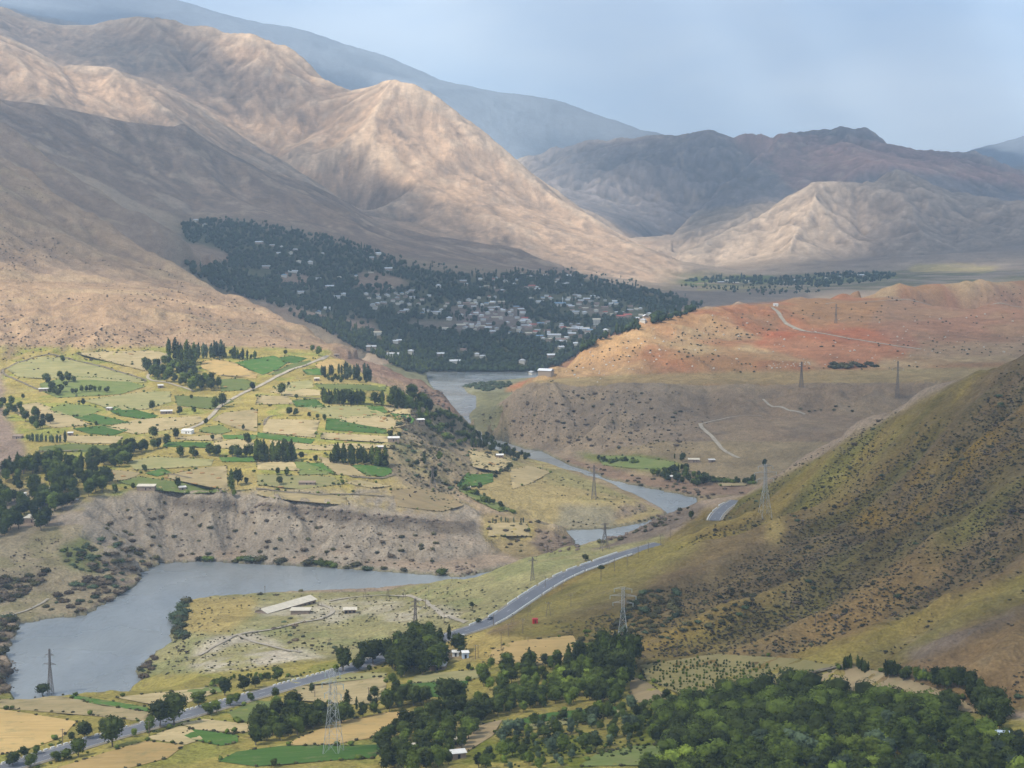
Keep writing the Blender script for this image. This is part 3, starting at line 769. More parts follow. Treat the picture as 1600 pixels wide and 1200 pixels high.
# ------------------------------------------------------------------ materials
def mat(name, color, rough=0.85, attr=None, noise=None, bump=None, spec=0.15, rnd=0.0, metal=0.0, hue=None):
    m = bpy.data.materials.new(name)
    m.use_nodes = True
    nt = m.node_tree; n = nt.nodes; l = nt.links
    b = n["Principled BSDF"]
    b.inputs['Roughness'].default_value = rough
    b.inputs['Specular IOR Level'].default_value = spec
    b.inputs['Metallic'].default_value = metal
    src = None
    if attr:
        a = n.new("ShaderNodeAttribute"); a.attribute_name = attr; src = a.outputs['Color']
    else:
        c = n.new("ShaderNodeRGB"); c.outputs[0].default_value = (*color, 1); src = c.outputs[0]
    geo = n.new("ShaderNodeNewGeometry")
    for (sc, lo, hi, det) in (noise or []):
        t = n.new("ShaderNodeTexNoise"); t.inputs['Scale'].default_value = sc; t.inputs['Detail'].default_value = det; t.inputs['Roughness'].default_value = 0.65
        l.new(geo.outputs['Position'], t.inputs['Vector'])
        mr_ = n.new("ShaderNodeMapRange"); mr_.inputs['From Min'].default_value = 0.3; mr_.inputs['From Max'].default_value = 0.7
        mr_.inputs['To Min'].default_value = lo; mr_.inputs['To Max'].default_value = hi
        l.new(t.outputs[0], mr_.inputs[0])
        mu = n.new("ShaderNodeVectorMath"); mu.operation = 'SCALE'
        l.new(src, mu.inputs[0]); l.new(mr_.outputs[0], mu.inputs['Scale'])
        src = mu.outputs[0]
    if rnd or hue:
        oi = n.new("ShaderNodeObjectInfo")
        if rnd:
            mr_ = n.new("ShaderNodeMapRange"); mr_.inputs['To Min'].default_value = 1 - rnd; mr_.inputs['To Max'].default_value = 1 + rnd
            l.new(oi.outputs['Random'], mr_.inputs[0])
            mu = n.new("ShaderNodeVectorMath"); mu.operation = 'SCALE'
            l.new(src, mu.inputs[0]); l.new(mr_.outputs[0], mu.inputs['Scale']); src = mu.outputs[0]
    l.new(src, b.inputs['Base Color'])
    if bump:
        prev = None
        for (sc, dist) in bump:
            t = n.new("ShaderNodeTexNoise"); t.inputs['Scale'].default_value = sc; t.inputs['Detail'].default_value = 4; t.inputs['Roughness'].default_value = 0.7
            l.new(geo.outputs['Position'], t.inputs['Vector'])
            bp = n.new("ShaderNodeBump"); bp.inputs['Distance'].default_value = dist; bp.inputs['Strength'].default_value = 1.0
            l.new(t.outputs[0], bp.inputs['Height'])
            if prev: l.new(prev, bp.inputs['Normal'])
            prev = bp.outputs[0]
        l.new(prev, b.inputs['Normal'])
    return m

M = {}
M['ground'] = mat("ground", (0, 0, 0), 0.95, attr="Col", noise=[(0.6, 0.66, 1.34, 6), (0.06, 0.82, 1.18, 6), (0.012, 0.88, 1.12, 5)], bump=[(0.25, 1.6), (0.03, 7.0)], spec=0.05)

def link_mesh(name, verts, faces, m=None, parent=None, smooth=False):
    me = bpy.data.meshes.new(name)
    me.from_pydata([tuple(v) for v in verts], [], [tuple(f) for f in faces])
    if m is not None:
        for q in (m if isinstance(m, (list, tuple)) else [m]): me.materials.append(q)
    if smooth:
        me.polygons.foreach_set("use_smooth", [True] * len(me.polygons))
    ob = bpy.data.objects.new(name, me); COL.objects.link(ob)
    if parent is not None: ob.parent = parent
    return ob

def np_mesh(name, verts, quads, m=None, smooth=False, parent=None, n=4, matidx=None):
    me = bpy.data.meshes.new(name)
    verts = np.ascontiguousarray(verts, dtype=np.float32); quads = np.ascontiguousarray(quads, dtype=np.int32)
    me.vertices.add(len(verts)); me.vertices.foreach_set("co", verts.ravel())
    me.loops.add(quads.size); me.loops.foreach_set("vertex_index", quads.ravel())
    me.polygons.add(len(quads)); me.polygons.foreach_set("loop_start", np.arange(0, quads.size, n, dtype=np.int32))
    me.polygons.foreach_set("loop_total", np.full(len(quads), n, dtype=np.int32))
    if smooth: me.polygons.foreach_set("use_smooth", np.ones(len(quads), bool))
    if m is not None:
        for q in (m if isinstance(m, (list, tuple)) else [m]): me.materials.append(q)
    if matidx is not None: me.polygons.foreach_set("material_index", np.ascontiguousarray(matidx, dtype=np.int32))
    me.update(calc_edges=True)
    ob = bpy.data.objects.new(name, me); COL.objects.link(ob)
    if parent is not None: ob.parent = parent
    return ob

def grid_quads(nj, ni):
    a = np.arange(nj * ni).reshape(nj, ni)
    return np.stack([a[:-1, :-1], a[:-1, 1:], a[1:, 1:], a[1:, :-1]], -1).reshape(-1, 4)

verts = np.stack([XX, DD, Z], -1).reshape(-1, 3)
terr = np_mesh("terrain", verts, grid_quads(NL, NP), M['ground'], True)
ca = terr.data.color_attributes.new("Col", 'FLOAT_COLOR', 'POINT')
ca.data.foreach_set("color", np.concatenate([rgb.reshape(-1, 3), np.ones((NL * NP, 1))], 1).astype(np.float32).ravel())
terr['kind'] = 'structure'

# ------------------------------------------------------------------ river
wm = bpy.data.materials.new("river_water"); wm.use_nodes = True
n = wm.node_tree.nodes; l = wm.node_tree.links; b = n["Principled BSDF"]
b.inputs['Base Color'].default_value = (0.20, 0.215, 0.22, 1)
b.inputs['Roughness'].default_value = 0.22
b.inputs['Specular Tint'].default_value = (1, 1, 1, 1)
b.inputs['IOR'].default_value = 1.33
geo = n.new("ShaderNodeNewGeometry"); mpn = n.new("ShaderNodeMapping"); mpn.inputs['Scale'].default_value = (0.35, 0.12, 1)
t = n.new("ShaderNodeTexNoise"); t.inputs['Scale'].default_value = 1.0; t.inputs['Detail'].default_value = 5
t2 = n.new("ShaderNodeTexNoise"); t2.inputs['Scale'].default_value = 0.012; t2.inputs['Detail'].default_value = 4
bp = n.new("ShaderNodeBump"); bp.inputs['Distance'].default_value = 0.5; bp.inputs['Strength'].default_value = 0.8
mr_ = n.new("ShaderNodeMapRange"); mr_.inputs['From Min'].default_value = 0.35; mr_.inputs['From Max'].default_value = 0.65
mr_.inputs['To Min'].default_value = 0.14; mr_.inputs['To Max'].default_value = 0.34
l.new(geo.outputs['Position'], mpn.inputs[0]); l.new(mpn.outputs[0], t.inputs['Vector']); l.new(geo.outputs['Position'], t2.inputs['Vector'])
l.new(t.outputs[0], bp.inputs['Height']); l.new(bp.outputs[0], b.inputs['Normal']); l.new(t2.outputs[0], mr_.inputs[0]); l.new(mr_.outputs[0], b.inputs['Roughness'])
t4 = n.new("ShaderNodeTexNoise"); t4.inputs['Scale'].default_value = 1.0; t4.inputs['Detail'].default_value = 5; t4.inputs['Roughness'].default_value = 0.6
mp4 = n.new("ShaderNodeMapping"); mp4.inputs['Scale'].default_value = (0.010, 0.0035, 1); l.new(geo.outputs['Position'], mp4.inputs[0]); l.new(mp4.outputs[0], t4.inputs['Vector'])
c4 = n.new("ShaderNodeValToRGB"); c4.color_ramp.elements[0].position = 0.38; c4.color_ramp.elements[1].position = 0.62
c4.color_ramp.elements[0].color = (0.165, 0.18, 0.185, 1); c4.color_ramp.elements[1].color = (0.255, 0.27, 0.265, 1)
l.new(t4.outputs[0], c4.inputs[0]); l.new(c4.outputs[0], b.inputs['Base Color'])
M['water'] = wm
riv = np_mesh("river_water", [(-700, 600, 0), (900, 600, 0), (1900, 3100, 0), (-1300, 3100, 0)], [[0, 1, 2, 3]], wm)
riv['kind'] = 'structure'

# ------------------------------------------------------------------ haze
hv = [(-9500, -60, -20), (9500, -60, -20), (9500, 20500, -20), (-9500, 20500, -20), (-9500, -60, 2750), (9500, -60, 2750), (9500, 20500, 2750), (-9500, 20500, 2750)]
hz = link_mesh("haze", hv, [(0, 3, 2, 1), (4, 5, 6, 7), (0, 1, 5, 4), (1, 2, 6, 5), (2, 3, 7, 6), (3, 0, 4, 7)])
hm = bpy.data.materials.new("haze_air"); hm.use_nodes = True
hn = hm.node_tree.nodes; hn.clear()
pv = hn.new("ShaderNodeVolumePrincipled"); ho = hn.new("ShaderNodeOutputMaterial")
pv.inputs['Density'].default_value = HAZE_DENSITY
pv.inputs['Color'].default_value = (*HAZE_COLOR, 1)
pv.inputs['Anisotropy'].default_value = 0.0
hm.node_tree.links.new(pv.outputs[0], ho.inputs['Volume'])
hz.data.materials.append(hm)
hz['kind'] = 'stuff'

# ------------------------------------------------------------------ unseen cloud deck, its cover shaped to put sun and shade on the ground
LIT = [  # (polygon in sight-line terms, how much sun reaches that ground)
    ([(-400, -300), (2000, -300), (2000, 330), (-400, 330)], 0.85),
    ([(-400, 0), (200, 15), (560, 130), (600, 120), (680, 130), (1060, 420), (-400, 420)], 0.16),
    ([(-400, 330), (2000, 330), (2000, 620), (-400, 620)], 0.10),
    # pyramid and its spurs
    ([(560, 150), (600, 118), (680, 130), (760, 190), (880, 300), (1070, 420), (1050, 455), (930, 440), (820, 385), (700, 330), (560, 290), (480, 240), (440, 215), (520, 220)], 1.0),
    ([(350, 190), (420, 175), (520, 215), (600, 290), (560, 310), (430, 235), (350, 215)], 0.75),
    ([(262, 36), (330, 38), (450, 68), (500, 110), (480, 120), (430, 100), (370, 105), (320, 85)], 1.0),
    ([(435, 120), (500, 135), (540, 155), (500, 170), (460, 160)], 0.5),
    ([(-50, 50), (80, 100), (190, 110), (285, 145), (300, 180), (250, 195), (150, 178), (0, 150), (-100, 150)], 0.62),
    ([(150, 140), (260, 150), (285, 190), (200, 185), (130, 172)], 1.0),
    ([(-50, 60), (60, 80), (100, 150), (-50, 145)], 0.75),
    ([(50, 28), (110, 34), (100, 42), (60, 38)], 0.9),
    # front mountain
    ([(-400, 200), (0, 225), (150, 330), (290, 425), (530, 545), (540, 570), (-400, 620)], 0.22),
    ([(-400, 400), (0, 400), (200, 430), (400, 490), (540, 545), (540, 570), (-400, 620)], 0.80),
    # farmland terrace, bluff
    ([(-400, 545), (530, 540), (690, 600), (740, 665), (700, 760), (760, 800), (-400, 810)], 0.80),
    ([(380, 545), (560, 550), (610, 600), (480, 640), (330, 620)], 1.0),
    ([(-400, 700), (100, 720), (150, 790), (-400, 900)], 0.45),
    ([(-400, 800), (760, 795), (920, 860), (720, 900), (-400, 1090)], 0.55),
    ([(700, 700), (830, 705), (1060, 790), (960, 840), (760, 800)], 0.60),
    # gorge side and red hills
    ([(730, 600), (2000, 600), (2000, 720), (1100, 800), (800, 700)], 0.40),
    ([(780, 610), (880, 555), (1000, 500), (1100, 505), (1050, 560), (960, 600)], 1.0),
    ([(1000, 500), (1200, 478), (1350, 500), (1300, 590), (1000, 600)], 0.62),
    ([(1200, 470), (1900, 420), (1900, 600), (1300, 600)], 0.40),
    ([(900, 700), (1080, 715), (1190, 755), (1190, 775), (1000, 745)], 0.75),
    # right ranges
    ([(830, 240), (1120, 200), (1330, 195), (1650, 270), (1650, 430), (1050, 430)], 0.10),
    ([(1060, 410), (1150, 365), (1230, 320), (1280, 285), (1315, 290), (1320, 340), (1310, 385), (1240, 400), (1150, 430), (1060, 432)], 1.0),
    ([(1400, 320), (1450, 300), (1470, 320), (1430, 345), (1395, 350)], 0.75),
    ([(1400, 262), (1480, 284), (1650, 310), (1650, 430), (1330, 430), (1330, 300)], 0.05),
    ([(1400, 320), (1450, 300), (1470, 320), (1430, 345), (1395, 350)], 0.7),
    ([(1235, 205), (1265, 216), (1240, 290), (1150, 350), (1050, 410), (1030, 395), (1090, 325), (1190, 236)], 0.04),
    ([(880, 300), (1015, 280), (1010, 300), (940, 345)], 0.8),
    ([(1000, 330), (1040, 315), (990, 350), (970, 350)], 0.5),
    ([(1230, 235), (1330, 235), (1620, 280), (1620, 300), (1420, 285), (1260, 262)], 0.40),
    ([(1480, 410), (1540, 408), (1540, 425), (1460, 425)], 0.7),
    # near ground
    ([(200, 1080), (250, 925), (720, 900), (1040, 800), (1030, 850), (760, 990), (330, 1080)], 0.72),
    ([(-400, 1060), (600, 1010), (760, 990), (1000, 1000), (1200, 1060), (1200, 1500), (-400, 1500)], 0.66),
    ([(880, 920), (1040, 840), (1172, 773), (2200, 300), (2200, 1050), (1100, 1050), (900, 1000)], 0.21),
    ([(1000, 1060), (1300, 1040), (1900, 1150), (1900, 1500), (1000, 1500)], 0.38),
]
DK_Z = 3300.0
def deck():
    step = 70.0
    xs = np.arange(-11000, 7600, step); ys = np.arange(-3500, 16500, step)
    gxx, gyy = np.meshgrid(xs, ys)
    tt = np.full(gxx.shape, DK_Z - 150.0)
    for it in range(14):                 # where each bit of deck drops its shade
        hx = gxx - sdir[0] / sdir[2] * tt; hy = gyy - sdir[1] / sdir[2] * tt
        zz = z_at(hx, np.maximum(hy, 340))
        tt = tt * 0.5 + 0.5 * (DK_Z - zz)
    uu, vv = pix(hx, np.maximum(hy, 100), zz)
    lit = np.full(gxx.shape, 0.35)
    for poly, a in LIT:
        lit[inpoly(uu, vv, poly)] = a
    lit[(hy < 330)] = 0.5
    lit[(vv > 1500)] = 0.6
    far = sstep(2500, 5000, hy)
    lit = blur(lit, 1.1, 1.1) * (1 - far) + blur(lit, 1.8, 1.8) * far
    nn = fbm(hx, hy, 900, 5, 201, 0.55)
    edge = 4 * lit * (1 - lit)
    lit = np.clip(lit + nn * 0.55 * edge + 0.08 * fbm(hx, hy, 300, 3, 202), 0.02, 1)
    tran = lit
    a = 1 - np.sqrt(np.clip(tran, 0, 1))          # two surfaces
    a[0, :] = 0; a[-1, :] = 0; a[:, 0] = 0; a[:, -1] = 0
    th = 20 + 330 * a + 60 * (fbm(gxx, gyy, 500, 4, 203) + 0.5) * (a > 0.02)
    nj, ni = gxx.shape
    bot = np.stack([gxx, gyy, DK_Z + 0 * gxx - 30 * a], -1).reshape(-1, 3)
    top_ = np.stack([gxx, gyy, DK_Z + th], -1).reshape(-1, 3)
    q = grid_quads(nj, ni)
    rim = []
    idx = np.arange(nj * ni).reshape(nj, ni)
    ring = np.concatenate([idx[0, :-1], idx[:-1, -1], idx[-1, :0:-1], idx[:0:-1, 0]])
    nv = nj * ni
    for k in range(len(ring)):
        a0 = ring[k]; a1 = ring[(k + 1) % len(ring)]
        rim.append((a0, a1, a1 + nv, a0 + nv))
    quads = np.concatenate([q[:, ::-1], q + nv, np.array(rim)[:, ::-1]])
    dm = bpy.data.materials.new("cloud"); dm.use_nodes = True
    n = dm.node_tree.nodes; l = dm.node_tree.links; n.clear()
    out = n.new("ShaderNodeOutputMaterial"); mx = n.new("ShaderNodeMixShader"); tr = n.new("ShaderNodeBsdfTransparent")
    df = n.new("ShaderNodeBsdfDiffuse"); df.inputs[0].default_value = (0.8, 0.82, 0.86, 1)
    tl = n.new("ShaderNodeBsdfTranslucent"); tl.inputs[0].default_value = (0.26, 0.26, 0.27, 1)
    m2 = n.new("ShaderNodeMixShader"); m2.inputs[0].default_value = 0.6
    at = n.new("ShaderNodeAttribute"); at.attribute_name = "cover"
    l.new(df.outputs[0], m2.inputs[1]); l.new(tl.outputs[0], m2.inputs[2])
    l.new(at.outputs['Fac'], mx.inputs[0]); l.new(tr.outputs[0], mx.inputs[1]); l.new(m2.outputs[0], mx.inputs[2]); l.new(mx.outputs[0], out.inputs[0])
    ob = np_mesh("shading_clouds", np.concatenate([bot, top_]), quads, dm, True)
    fa = ob.data.attributes.new("cover", 'FLOAT', 'POINT')
    fa.data.foreach_set("value", np.concatenate([a.ravel(), a.ravel()]).astype(np.float32))
    ob['kind'] = 'stuff'
deck()

# ------------------------------------------------------------------ shared helpers for things
def tag(o, label=None, cat=None, group=None, kind=None):
    if label: o['label'] = label
    if cat: o['category'] = cat
    if group: o['group'] = group
    if kind: o['kind'] = kind
    return o
def empty(name, loc=(0, 0, 0), rz=0.0):
    o = bpy.data.objects.new(name, None); COL.objects.link(o)
    o.location = loc; o.rotation_euler = (0, 0, rz); o.empty_display_size = 1
    return o
def dup(root, loc, rz=0.0, sc=1.0, scz=None):
    r = root.copy(); COL.objects.link(r)
    r.location = loc; r.rotation_euler = (0, 0, rz); r.scale = (sc, sc, scz if scz else sc)
    for k in ('label', 'group', 'category'):
        if k in r: del r[k]
    for ch in list(root.children):
        c = ch.copy(); COL.objects.link(c); c.parent = r
        for g_ in ch.children:
            d = g_.copy(); COL.objects.link(d); d.parent = c
    return r
def drop(root):
    for c in list(root.children):
        for g_ in list(c.children): bpy.data.objects.remove(g_)
        bpy.data.objects.remove(c)
    bpy.data.objects.remove(root)

class MB:
    def __init__(s): s.v = []; s.f = []; s.m = []
    def box(s, x0, y0, z0, x1, y1, z1, m=0):
        k = len(s.v)
        s.v += [(x0, y0, z0), (x1, y0, z0), (x1, y1, z0), (x0, y1, z0), (x0, y0, z1), (x1, y0, z1), (x1, y1, z1), (x0, y1, z1)]
        for q in ((0, 3, 2, 1), (4, 5, 6, 7), (0, 1, 5, 4), (1, 2, 6, 5), (2, 3, 7, 6), (3, 0, 4, 7)):
            s.f.append(tuple(k + i for i in q)); s.m.append(m)
        return s
    def bar(s, a, b, r, n=4, r2=None, m=0, cap=True):
        a = Vector(a); b = Vector(b); d = (b - a)
        if d.length < 1e-6: return s
        d.normalize(); up = Vector((0, 0, 1)) if abs(d.z) < 0.95 else Vector((1, 0, 0))
        x = d.cross(up).normalized(); y = d.cross(x)
        r2 = r if r2 is None else r2
        k = len(s.v)
        for (c, rr) in ((a, r), (b, r2)):
            for i in range(n):
                t = 2 * math.pi * (i + 0.5) / n
                s.v.append(tuple(c + x * (rr * math.cos(t)) + y * (rr * math.sin(t))))
        for i in range(n):
            j = (i + 1) % n
            s.f.append((k + i, k + j, k + n + j, k + n + i)); s.m.append(m)
        if cap:
            s.f.append(tuple(k + i for i in reversed(range(n)))); s.m.append(m)
            s.f.append(tuple(k + n + i for i in range(n))); s.m.append(m)
        return s
    def poly(s, vs, fs, m=0):
        k = len(s.v); s.v += [tuple(v) for v in vs]
        for f in fs: s.f.append(tuple(k + i for i in f)); s.m.append(m)
        return s
    def build(s, name, m, parent=None, smooth=False):
        ob = link_mesh(name, s.v, s.f, m, parent, smooth)
        if isinstance(m, (list, tuple)): ob.data.polygons.foreach_set("material_index", s.m)
        return ob

# ------------------------------------------------------------------ draped sheets: fields, tracks, road
def drape(name, xy, step, off, m):
    xy = np.array(xy, float)
    B = []
    n = len(xy)
    for k in range(n):
        a = xy[k]; b = xy[(k + 1) % n]
        q = max(1, int(np.hypot(*(b - a)) / step))
        for i in range(q): B.append(a + (b - a) * i / q)
    B = np.array(B)
    lo = B.min(0); hi = B.max(0)
    gx_, gy_ = np.meshgrid(np.arange(lo[0], hi[0], step), np.arange(lo[1], hi[1], step))
    g = np.stack([gx_.ravel(), gy_.ravel()], 1)
    if len(g) > 9000: g = g[::3]
    ins = inpoly(g[:, 0], g[:, 1], [tuple(b) for b in B])
    g = g[ins]
    if len(g):
        d = np.min(np.hypot(g[:, None, 0] - B[None, :, 0], g[:, None, 1] - B[None, :, 1]), 1)
        g = g[d > step * 0.45]
    P_ = np.vstack([B, g])
    edges = [(i, (i + 1) % len(B)) for i in range(len(B))]
    r = delaunay_2d_cdt([Vector(p) for p in P_], edges, [], 1, 1e-5, False)
    vv = np.array([[p.x, p.y] for p in r[0]])
    z = z_at(vv[:, 0], vv[:, 1]) + off
    ob = link_mesh(name, np.column_stack([vv, z]), r[2], m, None, True)
    ob['kind'] = 'structure'
    return ob
def field_px(name, poly, m, off=0.30, step=6.0, wob=1.0):
    q = []
    n = len(poly)
    for k in range(n):                    # slightly irregular hand-ploughed edges
        a = poly[k]; b = poly[(k + 1) % n]
        L_ = math.hypot(b[0] - a[0], b[1] - a[1]); c = max(1, int(L_ / 12))
        for i in range(c):
            t_ = i / c
            q.append((a[0] + (b[0] - a[0]) * t_ + (random.uniform(-wob, wob) if i else 0), a[1] + (b[1] - a[1]) * t_ + (random.uniform(-wob, wob) * 0.35 if i else 0)))
    w = cast([a[0] for a in q], [a[1] for a in q])
    return drape(name, w[:, :2], step, off, m)
def strip(name, path, width, m, off, kind='structure'):
    q = np.array(path, float)
    t_ = np.gradient(q[:, :2], axis=0); t_ /= np.maximum(np.hypot(t_[:, 0], t_[:, 1]), 1e-6)[:, None]
    nrm = np.stack([-t_[:, 1], t_[:, 0]], 1)
    V_ = []; F_ = []
    cols = 3
    for k in range(len(q)):
        for c in range(cols):
            o_ = (c / (cols - 1) - 0.5) * width
            x, y = q[k, :2] + nrm[k] * o_
            V_.append((x, y, 0))
    V_ = np.array(V_)
    if off is None:
        V_[:, 2] = np.repeat(q[:, 2], cols)
    else:
        V_[:, 2] = z_at(V_[:, 0], V_[:, 1]) + off
    for k in range(len(q) - 1):
        for c in range(cols - 1):
            a = k * cols + c
            F_.append((a, a + 1, a + cols + 1, a + cols))
    ob = link_mesh(name, V_, F_, m, None, True); ob['kind'] = kind
    return ob
def px_path(pxs, step=5.0):
    w = cast([a[0] for a in pxs], [a[1] for a in pxs])
    return smooth_path(w, step)

def fmat(name, c1, c2, ang, per):
    m = bpy.data.materials.new(name); m.use_nodes = True
    n = m.node_tree.nodes; l = m.node_tree.links; b = n["Principled BSDF"]
    b.inputs['Roughness'].default_value = 0.95; b.inputs['Specular IOR Level'].default_value = 0.03
    geo = n.new("ShaderNodeNewGeometry")
    t = n.new("ShaderNodeTexNoise"); t.inputs['Scale'].default_value = 0.035; t.inputs['Detail'].default_value = 6; t.inputs['Roughness'].default_value = 0.7
    mp_ = n.new("ShaderNodeMapping"); mp_.inputs['Rotation'].default_value = (0, 0, ang); mp_.inputs['Scale'].default_value = (0.03, 1.0 / per, 0)
    t2 = n.new("ShaderNodeTexNoise"); t2.inputs['Scale'].default_value = 1.0; t2.inputs['Detail'].default_value = 3
    l.new(geo.outputs['Position'], t.inputs[0]); l.new(geo.outputs['Position'], mp_.inputs[0]); l.new(mp_.outputs[0], t2.inputs[0])
    ad = n.new("ShaderNodeMath"); ad.operation = 'ADD'; l.new(t.outputs[0], ad.inputs[0]); l.new(t2.outputs[0], ad.inputs[1])
    mr_ = n.new("ShaderNodeMapRange"); mr_.inputs['From Min'].default_value = 0.75; mr_.inputs['From Max'].default_value = 1.25; l.new(ad.outputs[0], mr_.inputs[0])
    oi = n.new("ShaderNodeObjectInfo")
    mx = n.new("ShaderNodeMixRGB"); mx.inputs[1].default_value = (*c1, 1); mx.inputs[2].default_value = (*c2, 1); l.new(mr_.outputs[0], mx.inputs[0])
    t3 = n.new("ShaderNodeTexNoise"); t3.inputs['Scale'].default_value = 0.09; t3.inputs['Detail'].default_value = 7; t3.inputs['Roughness'].default_value = 0.75
    l.new(geo.outputs['Position'], t3.inputs[0])
    m3 = n.new("ShaderNodeMapRange"); m3.inputs['From Min'].default_value = 0.52; m3.inputs['From Max'].default_value = 0.66; m3.inputs['To Max'].default_value = 0.6; l.new(t3.outputs[0], m3.inputs[0])
    mx0 = mx; mx = n.new("ShaderNodeMixRGB"); mx.inputs[2].default_value = (0.20, 0.185, 0.085, 1); l.new(m3.outputs[0], mx.inputs[0]); l.new(mx0.outputs[0], mx.inputs[1])
    m2 = n.new("ShaderNodeMapRange"); m2.inputs['To Min'].default_value = 0.78; m2.inputs['To Max'].default_value = 1.15; l.new(oi.outputs['Random'], m2.inputs[0])
    sc = n.new("ShaderNodeVectorMath"); sc.operation = 'SCALE'; l.new(mx.outputs[0], sc.inputs[0]); l.new(m2.outputs[0], sc.inputs['Scale'])
    l.new(sc.outputs[0], b.inputs['Base Color'])
    bp = n.new("ShaderNodeBump"); bp.inputs['Distance'].default_value = 0.6; l.new(t2.outputs[0], bp.inputs['Height']); l.new(bp.outputs[0], b.inputs['Normal'])
    return m
M['W'] = fmat("wheat_stubble", (0.45, 0.35, 0.19), (0.31, 0.25, 0.125), 0.5, 2.5)
M['O'] = fmat("ripe_wheat", (0.45, 0.31, 0.13), (0.35, 0.245, 0.10), 0.9, 2.2)
M['G'] = fmat("green_crop", (0.055, 0.120, 0.022), (0.085, 0.150, 0.035), 0.3, 2.0)
M['L'] = fmat("light_green_crop", (0.17, 0.19, 0.06), (0.11, 0.145, 0.042), 1.2, 2.6)
M['P'] = fmat("pasture_grass", (0.30, 0.262, 0.12), (0.21, 0.205, 0.085), 0.2, 6.0)
M['T'] = fmat("bare_earth", (0.32, 0.245, 0.135), (0.25, 0.19, 0.105), 0.4, 4.0)
M['Y'] = fmat("dry_terrace", (0.29, 0.235, 0.105), (0.20, 0.175, 0.07), 0.25, 7.0)
FN = {'W': 'wheat_field', 'O': 'ripe_wheat_field', 'G': 'green_field', 'L': 'pale_green_field', 'P': 'pasture_field', 'T': 'fallow_field', 'Y': 'terraced_field'}
def off4(pts, s=4.0, ou=0.0, ov=500.0): return [(ou + a / s, ov + b / s) for a, b in pts]
